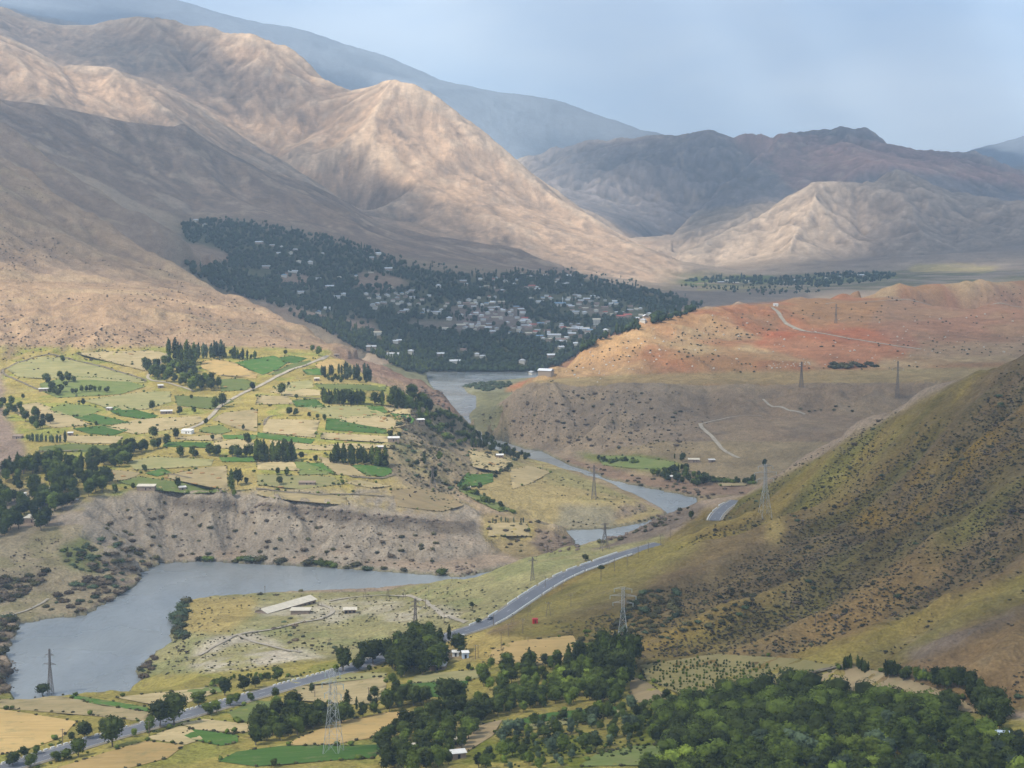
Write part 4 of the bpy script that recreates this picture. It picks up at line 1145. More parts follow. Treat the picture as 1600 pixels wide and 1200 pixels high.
FIELDS = [
 ('P', [(10, 577), (35, 565), (60, 558), (95, 559), (150, 572), (215, 590), (228, 598), (150, 590), (60, 591), (28, 590)]),
 ('W', [(118, 552), (180, 549), (240, 548), (262, 553), (262, 560), (228, 580), (200, 573), (165, 563)]),
 ('O', [(313, 565), (345, 562), (372, 569), (402, 586), (400, 592), (372, 588), (340, 586), (315, 575)]),
 ('G', [(366, 567), (400, 560), (428, 556), (450, 566), (434, 578), (410, 586), (390, 578)]),
 ('L', [(344, 593), (380, 592), (400, 598), (385, 610), (345, 612)]),
 ('L', [(62, 600), (110, 588), (150, 590), (200, 596), (228, 604), (190, 616), (90, 622), (66, 612)]),
 ('P', [(130, 626), (222, 613), (266, 612), (268, 628), (228, 640), (180, 641)]),
 ('L', [(272, 618), (340, 622), (366, 627), (330, 640), (277, 634)]),
 ('L', [(74, 640), (100, 631), (140, 634), (160, 641), (130, 652), (90, 647)]),
 ('G', [(162, 637), (190, 635), (248, 650), (228, 656), (186, 650)]),
 ('W', [(15, 636), (60, 629), (76, 640), (110, 652), (142, 664), (85, 669), (30, 650)]),
 ('G', [(113, 652), (148, 647), (206, 661), (162, 665)]),
 ('G', [(113, 670), (160, 665), (203, 672), (176, 681), (138, 678)]),
 ('W', [(166, 668), (215, 655), (312, 651), (318, 658), (288, 668), (212, 679), (205, 671)]),
 ('L', [(60, 699), (110, 694), (188, 697), (150, 706), (62, 706)]),
 ('W', [(85, 681), (192, 682), (187, 694), (110, 692)]),
 ('L', [(50, 714), (100, 708), (92, 726), (50, 729)]),
 ('W', [(332, 656), (350, 645), (402, 640), (402, 674), (378, 672)]),
 ('L', [(316, 669), (345, 664), (362, 674), (345, 679), (310, 675)]),
 ('G', [(258, 691), (330, 692), (328, 700), (254, 698)]),
 ('W', [(272, 684), (345, 679), (348, 689), (285, 688)]),
 ('G', [(347, 680), (402, 680), (398, 687), (350, 686)]),
 ('W', [(334, 692), (372, 686), (402, 694), (394, 702), (336, 700)]),
 ('P', [(198, 722), (240, 714), (334, 718), (330, 728), (212, 735)]),
 ('G', [(226, 740), (255, 732), (268, 739), (245, 745)]),
 ('W', [(143, 746), (168, 734), (222, 739), (200, 750), (160, 753)]),
 ('W', [(264, 742), (318, 731), (354, 728), (357, 766), (312, 760), (262, 748)]),
 ('L', [(184, 753), (217, 745), (300, 757), (355, 769), (300, 772), (222, 764)]),
 ('G', [(342, 715), (402, 714), (400, 722), (347, 722)]),
 ('G', [(437, 559), (455, 556), (480, 560), (462, 568), (442, 566)]),
 ('L', [(437, 578), (452, 570), (484, 563), (490, 567), (462, 577), (440, 586), (420, 586)]),
 ('O', [(492, 571), (512, 561), (538, 563), (545, 574), (525, 577), (500, 578)]),
 ('G', [(472, 578), (506, 575), (506, 586), (480, 586)]),
 ('P', [(425, 606), (448, 598), (488, 594), (490, 606), (452, 612)]),
 ('L', [(490, 600), (560, 601), (605, 604), (600, 611), (500, 608)]),
 ('W', [(420, 612), (450, 606), (500, 610), (500, 618), (455, 619)]),
 ('W', [(402, 618), (448, 619), (462, 631), (400, 632)]),
 ('G', [(455, 626), (494, 624), (510, 637), (462, 636)]),
 ('P', [(468, 634), (572, 635), (612, 651), (522, 655), (505, 640)]),
 ('W', [(600, 635), (642, 640), (655, 650), (612, 646)]),
 ('G', [(573, 635), (598, 635), (606, 645), (580, 645)]),
 ('G', [(610, 646), (640, 648), (648, 655), (620, 655)]),
 ('W', [(532, 652), (600, 649), (640, 664), (604, 671), (530, 658)]),
 ('W', [(414, 655), (500, 657), (492, 684), (410, 676)]),
 ('G', [(510, 654), (530, 655), (531, 664), (604, 672), (604, 678), (508, 672)]),
 ('W', [(504, 676), (604, 682), (608, 692), (500, 686)]),
 ('G', [(402, 676), (492, 687), (486, 694), (402, 684)]),
 ('W', [(420, 688), (488, 697), (600, 694), (612, 700), (500, 704), (430, 700)]),
 ('W', [(402, 722), (458, 722), (470, 736), (402, 734)]),
 ('L', [(460, 722), (480, 722), (522, 742), (468, 742)]),
 ('G', [(481, 724), (505, 724), (527, 742), (503, 738)]),
 ('W', [(497, 713), (530, 720), (548, 727), (572, 745), (524, 742), (506, 726)]),
 ('G', [(548, 727), (600, 727), (612, 733), (612, 740), (600, 745), (572, 743)]),
 ('W', [(538, 755), (560, 750), (612, 760), (580, 763)]),
 ('P', [(402, 742), (460, 743), (520, 745), (536, 757), (470, 765), (402, 758)]),
 ('W', [(402, 768), (470, 768), (540, 776), (545, 790), (470, 786), (402, 774)]),
 ('T', [(610, 766), (660, 762), (700, 772), (725, 790), (690, 800), (620, 792)]),
 ('G', [(727, 742), (770, 740), (771, 753), (750, 760), (713, 760)]),
 ('L', [(716, 766), (745, 770), (775, 785), (800, 797), (780, 800), (735, 778)]),
 ('W', [(732, 703), (760, 708), (800, 722), (782, 738), (738, 730)]),
 ('W', [(796, 736), (830, 728), (862, 738), (830, 755), (800, 765)]),
 ('L', [(933, 712), (985, 713), (1055, 722), (1052, 733), (1000, 733), (942, 727)]),
 ('W', [(1118, 752), (1150, 750), (1168, 751), (1166, 759), (1124, 760)]),
 ('W', [(765, 818), (822, 816), (828, 838), (762, 838)]),
 # near farmland
 ('W', [(0, 1093), (95, 1088), (172, 1103), (235, 1114), (228, 1128), (120, 1115), (0, 1107)]),
 ('O', [(-60, 1105), (0, 1108), (120, 1128), (100, 1150), (60, 1166), (0, 1180), (-60, 1185)]),
 ('W', [(240, 1084), (325, 1074), (340, 1082), (300, 1096), (262, 1106), (180, 1090)]),
 ('G', [(97, 1087), (112, 1086), (232, 1106), (236, 1113), (190, 1107), (130, 1097)]),
 ('L', [(262, 1084), (330, 1072), (350, 1075), (345, 1082), (300, 1085)]),
 ('O', [(85, 1202), (160, 1178), (228, 1158), (288, 1165), (262, 1185), (205, 1200), (140, 1212)]),
 ('W', [(282, 1131), (318, 1124), (402, 1133), (398, 1142), (376, 1146), (300, 1140)]),
 ('W', [(232, 1152), (280, 1135), (300, 1141), (318, 1155), (290, 1164), (238, 1156)]),
 ('G', [(282, 1147), (302, 1140), (372, 1149), (372, 1160), (345, 1166), (300, 1156)]),
 ('O', [(446, 1165), (470, 1152), (530, 1128), (600, 1114), (655, 1111), (660, 1118), (635, 1133), (590, 1152), (520, 1164)]),
 ('G', [(370, 1175), (440, 1166), (530, 1166), (590, 1164), (600, 1168), (585, 1185), (500, 1190), (400, 1198), (340, 1190)]),
 ('W', [(462, 1074), (520, 1062), (600, 1058), (604, 1070), (598, 1090), (576, 1102), (520, 1100), (458, 1094)]),
 ('P', [(440, 1060), (520, 1052), (605, 1052), (603, 1058), (520, 1063), (470, 1072)]),
 ('G', [(624, 1070), (680, 1066), (732, 1064), (726, 1082), (690, 1090), (632, 1088)]),
 ('P', [(650, 1056), (700, 1050), (760, 1046), (755, 1058), (730, 1064), (640, 1068)]),
 ('L', [(356, 1114), (400, 1095), (432, 1098), (440, 1108), (410, 1130), (368, 1128)]),
 ('O', [(802, 1003), (895, 993), (904, 1005), (896, 1028), (860, 1037), (800, 1043), (760, 1033), (770, 1015)]),
 ('G', [(796, 1128), (860, 1114), (968, 1104), (974, 1108), (900, 1120), (800, 1136)]),
 ('P', [(800, 1136), (900, 1121), (975, 1108), (980, 1112), (900, 1130), (820, 1142)]),
 ('T', [(984, 1056), (1010, 1066), (1050, 1092), (1032, 1098), (986, 1098)]),
 ('T', [(1262, 1062), (1330, 1040), (1380, 1052), (1420, 1062), (1500, 1090), (1528, 1115), (1450, 1104), (1380, 1088), (1300, 1078)]),
 ('L', [(990, 1166), (1060, 1164), (1042, 1196), (905, 1198), (930, 1180)]),
 ('Y', [(1000, 1040), (1120, 1022), (1250, 1030), (1310, 1042), (1250, 1060), (1150, 1082), (1080, 1092), (1010, 1062)]),
 ('T', [(700, 1165), (740, 1135), (785, 1125), (770, 1150), (725, 1178)]),
]
for k, poly in FIELDS:
    near = poly[0][1] > 1000
    field_px(FN[k], poly, M[k], 0.22 if near else 0.35, 5.0 if near else 6.5)

# farm tracks and the valley road
M['track'] = mat("pale_track", (0.36, 0.31, 0.235), 0.95, noise=[(0.15, 0.75, 1.2, 4)])
M['dtrack'] = mat("earth_bank", (0.17, 0.14, 0.095), 0.95, noise=[(0.25, 0.6, 1.4, 4)])
for px, wd in (([(366, 622), (385, 612), (402, 605), (430, 590), (450, 580), (476, 572), (500, 562), (512, 556)], 5.0), ([(290, 672), (315, 662), (330, 650), (345, 634), (366, 622)], 4.5),
               ([(262, 555), (240, 577), (232, 592), (268, 600), (305, 612)], 3.5),
               ([(1094, 662), (1098, 670), (1112, 682), (1125, 698), (1142, 710), (1155, 716)], 4.5), ([(1094, 663), (1120, 657), (1150, 651), (1190, 650)], 3.0),
               ([(1192, 624), (1225, 638), (1258, 648)], 3.5),
               ([(1205, 480), (1222, 498), (1240, 512), (1300, 524), (1370, 536), (1440, 546)], 6.0), ([(1290, 475), (1380, 470), (1450, 476), (1600, 480)], 3.5),
               ([(515, 940), (560, 933), (610, 931), (650, 936), (680, 952), (705, 965), (728, 973)], 3.0),
               ([(310, 1025), (345, 1005), (372, 992), (420, 985), (470, 973), (500, 968), (520, 955), (500, 945)], 3.0),
               ([(372, 992), (395, 1003), (430, 1012), (470, 1020)], 2.4),
               ([(0, 966), (40, 955), (75, 936)], 2.2),
               ([(520, 690), (556, 680), (560, 650)], 0.1)):
    if wd < 1: continue
    strip("dirt_track", px_path(px), wd, M['track'], 0.55)
for px, wd in (([(4, 578), (30, 566), (60, 557), (95, 558), (150, 571), (215, 590), (228, 596)], 3.5), ([(4, 578), (8, 586), (35, 598), (60, 609), (80, 613)], 3.0),
               ([(262, 741), (300, 748)], 2.0), ([(400, 764), (450, 770), (500, 774), (545, 773), (600, 776)], 2.6), ([(545, 744), (575, 747), (600, 747), (618, 741)], 3.0),
               ([(62, 706), (110, 705), (130, 703)], 3.5), ([(400, 708), (440, 710), (480, 711)], 2.6), ([(450, 619), (500, 624)], 2.4), ([(360, 700), (402, 708)], 2.4),
               ([(1240, 1062), (1280, 1050), (1330, 1040)], 2.4), ([(415, 655), (412, 665), (420, 652), (433, 650)], 2.0), ([(345, 587), (390, 588)], 2.4),
               ([(630, 1000), (560, 1003)], 0.1)):
    if wd < 1: continue
    strip("earth_bank", px_path(px), wd, M['dtrack'], 0.7)

M['asphalt'] = mat("asphalt", (0.135, 0.14, 0.155), 0.8, noise=[(0.08, 0.88, 1.12, 4), (0.9, 0.93, 1.07, 3)], spec=0.25)
M['gravel'] = mat("road_gravel", (0.25, 0.22, 0.165), 0.95, noise=[(0.5, 0.7, 1.2, 4)])
M['line'] = mat("road_paint", (0.62, 0.62, 0.60), 0.7)
M['white'] = mat("whitewashed_concrete", (0.74, 0.73, 0.69), 0.8, noise=[(0.8, 0.85, 1.05, 3)])
def road(path, width, marks=True):
    q = path.copy()
    a = q.copy(); a[:, 2] -= 0.05
    strip("gravel_shoulder", a, width + 4.0, M['gravel'], None)
    b_ = q.copy(); b_[:, 2] += 0.03
    strip("asphalt_road", b_, width, M['asphalt'], None)
    t_ = np.gradient(q[:, :2], axis=0); t_ /= np.hypot(t_[:, 0], t_[:, 1])[:, None]
    nrm = np.stack([-t_[:, 1], t_[:, 0]], 1)
    for sgn in (-1, 1):
        e = q.copy(); e[:, :2] += nrm * sgn * (width / 2 - 0.35); e[:, 2] += 0.06
        strip("road_marking", e, 0.16, M['line'], None)
    c = q.copy(); c[:, 2] += 0.06
    for k in range(2, len(c) - 4, 6):
        if marks: strip("road_marking", c[k:k + 2], 0.16, M['line'], None)
    return nrm
ROADW = 9.6
NR = road(RP, ROADW)
NR2 = road(RP2, 8.0)

# kerb stones: short whitewashed blocks low down, long parapet blocks higher up
KB = MB(); KB.box(-0.95, -0.22, -0.3, 0.95, 0.22, 0.55)
kb = KB.build("kerb_block", M['white'])
LB = MB()
LB.poly([(-6.2, -0.32, -0.3), (6.2, -0.32, -0.3), (6.2, 0.32, -0.3), (-6.2, 0.32, -0.3), (-6.2, -0.32, 0.35), (6.2, -0.32, 0.35), (6.2, 0.32, 0.35), (-6.2, 0.32, 0.35), (-6.0, -0.16, 0.85), (6.0, -0.16, 0.85), (6.0, 0.16, 0.85), (-6.0, 0.16, 0.85)],
        [(0, 3, 2, 1), (0, 1, 5, 4), (1, 2, 6, 5), (2, 3, 7, 6), (3, 0, 4, 7), (4, 5, 9, 8), (5, 6, 10, 9), (6, 7, 11, 10), (7, 4, 8, 11), (8, 9, 10, 11)])
lb_ = LB.build("parapet_block", M['white'])
seg = np.hypot(*np.diff(RP[:, :2], axis=0).T); arc = np.concatenate([[0], np.cumsum(seg)])
ur, vr = pix(RP[:, 0], RP[:, 1], RP[:, 2])
def on_path(path, arc_, nr, s_, side):
    x = np.interp(s_, arc_, path[:, 0]); y = np.interp(s_, arc_, path[:, 1]); z = np.interp(s_, arc_, path[:, 2])
    nx = np.interp(s_, arc_, nr[:, 0]); ny = np.interp(s_, arc_, nr[:, 1])
    return (x + nx * side, y + ny * side, z), math.atan2(-nx, ny)
s_ = 2.0; kb_used = lb_used = False; kcount = 0
s_split = np.interp(610, ur, arc)
while s_ < s_split:
    uu = np.interp(s_, arc, ur)
    if not (405 < uu < 440 or 482 < uu < 488 or 212 < uu < 230 or 150 < uu < 162):
        loc, rz = on_path(RP, arc, NR, s_, ROADW / 2 + 0.75)
        o = kb if not kb_used else kb.copy()
        if kb_used: COL.objects.link(o)
        kb_used = True
        o.location = loc; o.rotation_euler = (0, 0, rz)
        tag(o, "short whitewashed kerb stone in the broken row along the river side of the asphalt road", "kerb stone", "whitewashed kerb stones along the lower road")
    s_ += 3.3
def unproj_arc(u_): return float(np.interp(u_, ur, arc))
for side, us in ((1, [738, 769, 800, 816, 831, 849, 870, 891, 912, 932, 950]), (-1, [690, 722, 784, 799, 812, 825, 838, 855, 873, 889, 906, 926, 945, 966, 982])):
    for i_, uu in enumerate(us):
        # the block stands at the road edge whose picture column is uu
        s0 = unproj_arc(uu)
        loc, rz = on_path(RP, arc, NR, s0, side * (ROADW / 2 + 0.8))
        ub, vb = pix(*loc)
        s0 += (uu - ub) * 0.9
        loc, rz = on_path(RP, arc, NR, s0, side * (ROADW / 2 + 0.8))
        o = lb_ if not lb_used else lb_.copy()
        if lb_used: COL.objects.link(o)
        lb_used = True
        dz_ = np.interp(s0 + 5, arc, RP[:, 2]) - np.interp(s0 - 5, arc, RP[:, 2])
        o.location = loc; o.rotation_euler = (0, -math.atan(dz_ / 10.0), rz)
        tag(o, "long white parapet block on the %s edge of the climbing road" % ("river" if side > 0 else "hill"), "parapet", "white parapet blocks on the %s side of the upper road" % ("river" if side > 0 else "hill"))
seg2 = np.hypot(*np.diff(RP2[:, :2], axis=0).T); arc2 = np.concatenate([[0], np.cumsum(seg2)])
for i_ in range(int(arc2[-1] / 17)):
    loc, rz = on_path(RP2, arc2, NR2, 8 + 17 * i_, 4.9)
    o = lb_.copy(); COL.objects.link(o); o.location = loc; o.rotation_euler = (0, 0, rz)
    tag(o, "white parapet block on the short bend of road above the upper river reach", "parapet", "parapet blocks on the far road bend")

# ------------------------------------------------------------------ trees
def leafmat(name, c, var=0.38):
    m = bpy.data.materials.new(name); m.use_nodes = True
    n = m.node_tree.nodes; l = m.node_tree.links; b = n["Principled BSDF"]
    b.inputs['Roughness'].default_value = 0.75; b.inputs['Specular IOR Level'].default_value = 0.12
    oi = n.new("ShaderNodeObjectInfo"); geo = n.new("ShaderNodeNewGeometry")
    t = n.new("ShaderNodeTexNoise"); t.inputs['Scale'].default_value = 0.45; t.inputs['Detail'].default_value = 2
    l.new(geo.outputs['Position'], t.inputs[0])
    a = n.new("ShaderNodeMapRange"); a.inputs['To Min'].default_value = 1 - var; a.inputs['To Max'].default_value = 1 + var; l.new(oi.outputs['Random'], a.inputs[0])
    b2 = n.new("ShaderNodeMapRange"); b2.inputs['From Min'].default_value = 0.3; b2.inputs['From Max'].default_value = 0.7; b2.inputs['To Min'].default_value = 0.7; b2.inputs['To Max'].default_value = 1.35; l.new(t.outputs[0], b2.inputs[0])
    t5 = n.new("ShaderNodeTexNoise"); t5.inputs['Scale'].default_value = 0.10; t5.inputs['Detail'].default_value = 1; l.new(geo.outputs['Position'], t5.inputs[0])
    b5 = n.new("ShaderNodeMapRange"); b5.inputs['From Min'].default_value = 0.32; b5.inputs['From Max'].default_value = 0.68; b5.inputs['To Min'].default_value = 0.6; b5.inputs['To Max'].default_value = 1.4; l.new(t5.outputs[0], b5.inputs[0])
    m5 = n.new("ShaderNodeMath"); m5.operation = 'MULTIPLY'; l.new(b2.outputs[0], m5.inputs[0]); l.new(b5.outputs[0], m5.inputs[1])
    mu = n.new("ShaderNodeMath"); mu.operation = 'MULTIPLY'; l.new(a.outputs[0], mu.inputs[0]); l.new(m5.outputs[0], mu.inputs[1])
    sc = n.new("ShaderNodeVectorMath"); sc.operation = 'SCALE'; sc.inputs[0].default_value = c; l.new(mu.outputs[0], sc.inputs['Scale'])
    l.new(sc.outputs[0], b.inputs['Base Color'])
    tr = n.new("ShaderNodeBsdfTranslucent"); l.new(sc.outputs[0], tr.inputs[0])
    mx = n.new("ShaderNodeMixShader"); mx.inputs[0].default_value = 0.22
    l.new(b.outputs[0], mx.inputs[1]); l.new(tr.outputs[0], mx.inputs[2]); l.new(mx.outputs[0], n["Material Output"].inputs[0])
    return m
M['leaf_d'] = leafmat("foliage_dark", (0.047, 0.060, 0.011))
M['leaf_m'] = leafmat("foliage_mid", (0.080, 0.106, 0.015))
M['leaf_l'] = leafmat("foliage_light", (0.16, 0.20, 0.028))
M['leaf_g'] = leafmat("foliage_grey_green", (0.075, 0.10, 0.050))
M['leaf_t'] = leafmat("foliage_town", (0.042, 0.062, 0.022), 0.3)
M['scrub'] = leafmat("scrub_olive", (0.088, 0.082, 0.036))
M['scrub_b'] = leafmat("scrub_brown", (0.135, 0.102, 0.066))
M['bark'] = mat("bark", (0.13, 0.105, 0.08), 0.95, noise=[(1.5, 0.7, 1.3, 3)])

ICO = None
def ico(sub):
    import bmesh
    bm = bmesh.new(); bmesh.ops.create_icosphere(bm, subdivisions=sub, radius=1.0)
    v = np.array([x.co[:] for x in bm.verts]); f = np.array([[x.index for x in q.verts] for q in bm.faces]); bm.free()
    return v, f
I1 = ico(1); I2 = ico(2)
def crown_mesh(lobes, nleaf, leaf, rg, up=0.0):
    """lobes: list of (cx,cy,cz, rx,ry,rz). Leafy clumps: a rough core per lobe and many leaf sprays outside it."""
    V_ = []; F_ = []; k = 0
    for (cx, cy_, cz, ax, ay, az) in lobes:
        v, f = I1
        j = 1 + rg.uniform(-0.22, 0.18, (len(v), 1))
        V_.append(v * j * np.array([ax, ay, az]) * 0.80 + np.array([cx, cy_, cz]))
        F_.append(np.column_stack([f, f[:, 2]]) + k); k += len(v)
    core_v = np.concatenate(V_); core_f = np.concatenate(F_)
    lob = np.array(lobes)
    w = lob[:, 3] * lob[:, 5]; w = w / w.sum()
    ch = rg.choice(len(lob), nleaf, p=w)
    d = rg.normal(size=(nleaf, 3)); d /= np.linalg.norm(d, axis=1)[:, None]
    rr = rg.uniform(0.72, 1.12, (nleaf, 1))
    c = lob[ch, :3] + d * lob[ch, 3:] * rr
    nrm = d * 0.7 + rg.normal(size=(nleaf, 3)) * 0.5 + np.array([0, 0, 0.35]); nrm /= np.linalg.norm(nrm, axis=1)[:, None]
    t1 = np.cross(nrm, rg.normal(size=(nleaf, 3))); t1 /= np.linalg.norm(t1, axis=1)[:, None]
    if up > 0:
        t1 = t1 * (1 - up) + np.array([0, 0, 1.0]) * up; t1 /= np.linalg.norm(t1, axis=1)[:, None]
    t2 = np.cross(nrm, t1)
    s = leaf * rg.uniform(0.6, 1.3, (nleaf, 1))
    q = np.stack([c - t1 * s, c - t2 * s * 0.6, c + t1 * s, c + t2 * s * 0.6], 1)
    # core triangles as three-cornered quads are avoided: keep them as degenerate-free tris in a second list
    return core_v, core_f[:, :3], q.reshape(-1, 3)
def make_crown(name, lobes, nleaf, leaf, rg, m, parent, up=0.0):
    cv, cf, q = crown_mesh(lobes, nleaf, leaf, rg, up)
    v = np.concatenate([cv, q])
    qi = np.arange(len(q)).reshape(-1, 4) + len(cv)
    tri = np.concatenate([cf, qi[:, [0, 1, 2]], qi[:, [0, 2, 3]]])
    return np_mesh(name, v, tri, m, False, parent, 3)

def trunk_mb(h, r, limbs, rg, spread):
    t = MB()
    bend = [(0, 0, -1.0)]
    x = y = 0
    for i in range(1, 4):
        x += rg.uniform(-.06, .06) * h; y += rg.uniform(-.06, .06) * h
        bend.append((x, y, h * i / 3))
    for i in range(3):
        t.bar(bend[i], bend[i + 1], r * (1 - 0.22 * i), 6, r * (1 - 0.22 * (i + 1)))
    for i in range(limbs):
        a = 2 * math.pi * (i + rg.uniform(-.2, .2)) / limbs
        e = (x + math.cos(a) * spread, y + math.sin(a) * spread, h + rg.uniform(.25, .7) * spread * 1.3)
        t.bar(bend[-1 if i % 2 else 2], e, r * 0.42, 5, r * 0.15)
    return t
def proto_round(seed, m, w=0.5, tr=0.18, name="broadleaf_tree", nleaf=620):
    """unit-height tree"""
    rg = np.random.default_rng(seed)
    root = empty(name)
    H = 10.0
    lob = []
    n_ = 9
    for i in range(n_):
        a = 6.283 * i / n_ + rg.uniform(-.4, .4); rr = rg.uniform(0.25, 0.62) * w * H * 0.5
        z = rg.uniform(0.34, 0.80) * H
        s_r = rg.uniform(0.15, 0.24) * H
        lob.append((math.cos(a) * rr, math.sin(a) * rr, z, s_r * w * 2, s_r * w * 2, s_r * 0.95))
    lob.append((rg.uniform(-.3, .3), rg.uniform(-.3, .3), 0.58 * H, 0.28 * H * w * 2, 0.28 * H * w * 2, 0.30 * H))
    lob.append((rg.uniform(-.8, .8), rg.uniform(-.8, .8), 0.80 * H, 0.17 * H, 0.17 * H, 0.18 * H))
    make_crown("crown", lob, nleaf, 0.50, rg, m, root)
    trunk_mb(H * 0.34, 0.028 * H, 4, rg, w * H * 0.42).build("trunk", M['bark'], root)
    return root
def proto_poplar(seed, m, w=0.13, name="poplar_tree", nleaf=520):
    rg = np.random.default_rng(seed)
    root = empty(name); H = 10.0
    lob = []
    for i in range(8):
        z = 1.6 + 7.6 * i / 7
        r_ = w * H * (0.65 + 0.5 * math.sin(math.pi * min(1, (z / H) * 0.95))) * (1.0 if i < 6 else 0.72 - 0.28 * (i - 6)) * rg.uniform(0.85, 1.12)
        lob.append((rg.uniform(-.25, .25), rg.uniform(-.25, .25), z, r_, r_, 0.95))
    make_crown("crown", lob, nleaf, 0.34, rg, m, root, 0.6)
    t = MB(); t.bar((0, 0, -1), (0, 0, 2.2), 0.16, 6, 0.13); t.bar((0, 0, 2.2), (0.05, 0, 8.6), 0.13, 5, 0.03)
    t.build("trunk", M['bark'], root)
    return root
def proto_shrub(seed, m, name="shrub", nleaf=150):
    rg = np.random.default_rng(seed)
    lob = []
    for i in range(4):
        a = rg.uniform(0, 6.28); r_ = rg.uniform(0.1, 0.7)
        s_r = rg.uniform(0.45, 0.75)
        lob.append((math.cos(a) * r_, math.sin(a) * r_, s_r * 0.62, s_r * 1.15, s_r * 1.15, s_r * 0.85))
    o = make_crown(name, lob, nleaf, 0.17, rg, m, None)
    return o
PR = {}
PR['rd'] = [proto_round(11 + i, M['leaf_d'], 0.45 + 0.05 * i) for i in range(4)]
PR['rm'] = [proto_round(31 + i, M['leaf_m'], 0.46 + 0.05 * i) for i in range(4)]
PR['rl'] = [proto_round(51 + i, M['leaf_l'], 0.50) for i in range(2)]
PR['om'] = [proto_round(71 + i, M['leaf_m'], 0.60, name="fruit_tree") for i in range(4)]
PR['od'] = [proto_round(81 + i, M['leaf_d'], 0.58, name="orchard_tree") for i in range(3)]
PR['og'] = [proto_round(96 + i, M['leaf_g'], 0.58, name="olive_tree") for i in range(2)]
PR['ol'] = [proto_round(91 + i, M['leaf_l'], 0.60, name="orchard_tree") for i in range(2)]
PR['pp'] = [proto_poplar(101 + i, M['leaf_d'] if i < 2 else M['leaf_m'], 0.11 + 0.02 * (i % 3)) for i in range(4)]
PR['pg'] = [proto_poplar(111 + i, M['leaf_g'], 0.12) for i in range(2)]
PR['sd'] = [proto_shrub(121 + i, M['scrub']) for i in range(3)]
PR['sb'] = [proto_shrub(131 + i, M['scrub_b']) for i in range(2)]
PR['sg'] = [proto_shrub(141 + i, M['leaf_m']) for i in range(2)]
PR['sx'] = [proto_shrub(151 + i, M['leaf_g']) for i in range(2)]
first_used = set()
BUSHK = {}
def plant(kind, x, y, z, h, rz=None, sx=1.0):
    """h: height in metres"""
    pr = random.choice(PR[kind])
    base = 10.0 if kind[0] in 'rop' else 1.25
    s = h / base
    rz = random.uniform(0, 6.28) if rz is None else rz
    if pr.type == 'EMPTY':
        o = dup(pr, (x, y, z), rz, s * sx, s)
    else:
        o = pr.copy(); COL.objects.link(o); o.location = (x, y, z); o.rotation_euler = (0, 0, rz); o.scale = (s * sx, s * sx, s)
    return o
def hpx(hp, D): return hp * D / F * 1.02
placed = []
def single(kind, u, v, hp, label, cat="tree", sx=1.0):
    w = cast(u, v)[0]
    o = plant(kind, w[0], w[1], w[2] - 0.1, hpx(hp, w[1]), sx=sx)
    tag(o, label, cat); placed.append((w[0], w[1])); return o
def rand_in(poly, n_):
    us = [p[0] for p in poly]; vs = [p[1] for p in poly]
    out = np.zeros((0, 2))
    while len(out) < n_:
        a = rng.uniform(min(us), max(us), n_ * 3); b_ = rng.uniform(min(vs), max(vs), n_ * 3)
        k = inpoly(a, b_, poly); out = np.concatenate([out, np.column_stack([a[k], b_[k]])])
    return [tuple(q) for q in out[:n_]]
def spaced(poly, n_, dmin):
    """sight-line positions kept apart on the ground"""
    cand = rand_in(poly, n_ * 6)
    w = cast([c[0] for c in cand], [c[1] for c in cand])
    keep = []
    for k in range(len(cand)):
        if len(keep) >= n_: break
        if all((w[k, 0] - w[j, 0]) ** 2 + (w[k, 1] - w[j, 1]) ** 2 > dmin * dmin for j in keep): keep.append(k)
    return w[keep]
import re
KIND_OF = {"trees of the big grove": "grove_tree"}
for g_n in ("trees of the upper dark grove on the terrace", "trees of the left bank grove", "trees of the left terrace thicket"): KIND_OF[g_n] = "grove_tree"
for g_n in ("trees of the diagonal dark belt", "trees of the left hedge", "trees of the long dark hedge", "trees of the roadside clump", "trees under the windbreak"): KIND_OF[g_n] = "hedge_tree"
for g_n in ("trees of the middle near wood",): KIND_OF[g_n] = "woodland_tree"
for g_n in ("trees of the bright orchard block", "lime-green orchard trees"): KIND_OF[g_n] = "orchard_tree"
for g_n in ("trees of the dark bank wood", "scattered trees of the eastern slope", "trees of the ledge copse"): KIND_OF[g_n] = "riverside_tree"
def cluster(kinds, poly, n_, hlo, hhi, dmin, label, group, cat="tree", sx=1.0):
    w = spaced(poly, n_, dmin)
    uu_, vv_ = pix(w[:, 0], w[:, 1], w[:, 2])
    ql = np.quantile(uu_, [0.2, 0.4, 0.6, 0.8]); qd = np.quantile(w[:, 1], [0.33, 0.66])
    nm = re.sub(r"[^a-z ]", "", group).split()
    for i_, q in enumerate(w):
        k = random.choice(kinds)
        h = random.uniform(hlo, hhi)
        o = plant(k, q[0], q[1], q[2] - 0.1, h, sx=sx * random.uniform(0.9, 1.15))
        if n_ >= 12:
            a_ = ["left end", "left of centre", "centre", "right of centre", "right end"][int((uu_[i_] > ql).sum())]
            b_ = ["front", "middle", "back"][int((w[i_, 1] > qd).sum())]
            c_l = "tall" if h > hlo + 0.66 * (hhi - hlo) else ("low" if h < hlo + 0.33 * (hhi - hlo) else "mid-sized")
            lb = " ".join((c_l + " " + label).split()[:11]) + ", " + b_ + " row, " + a_
        else: lb = label
        tag(o, lb, cat, group)
        if o.name.startswith('broadleaf'): o.name = KIND_OF.get(group, 'broadleaf_tree')
    return w
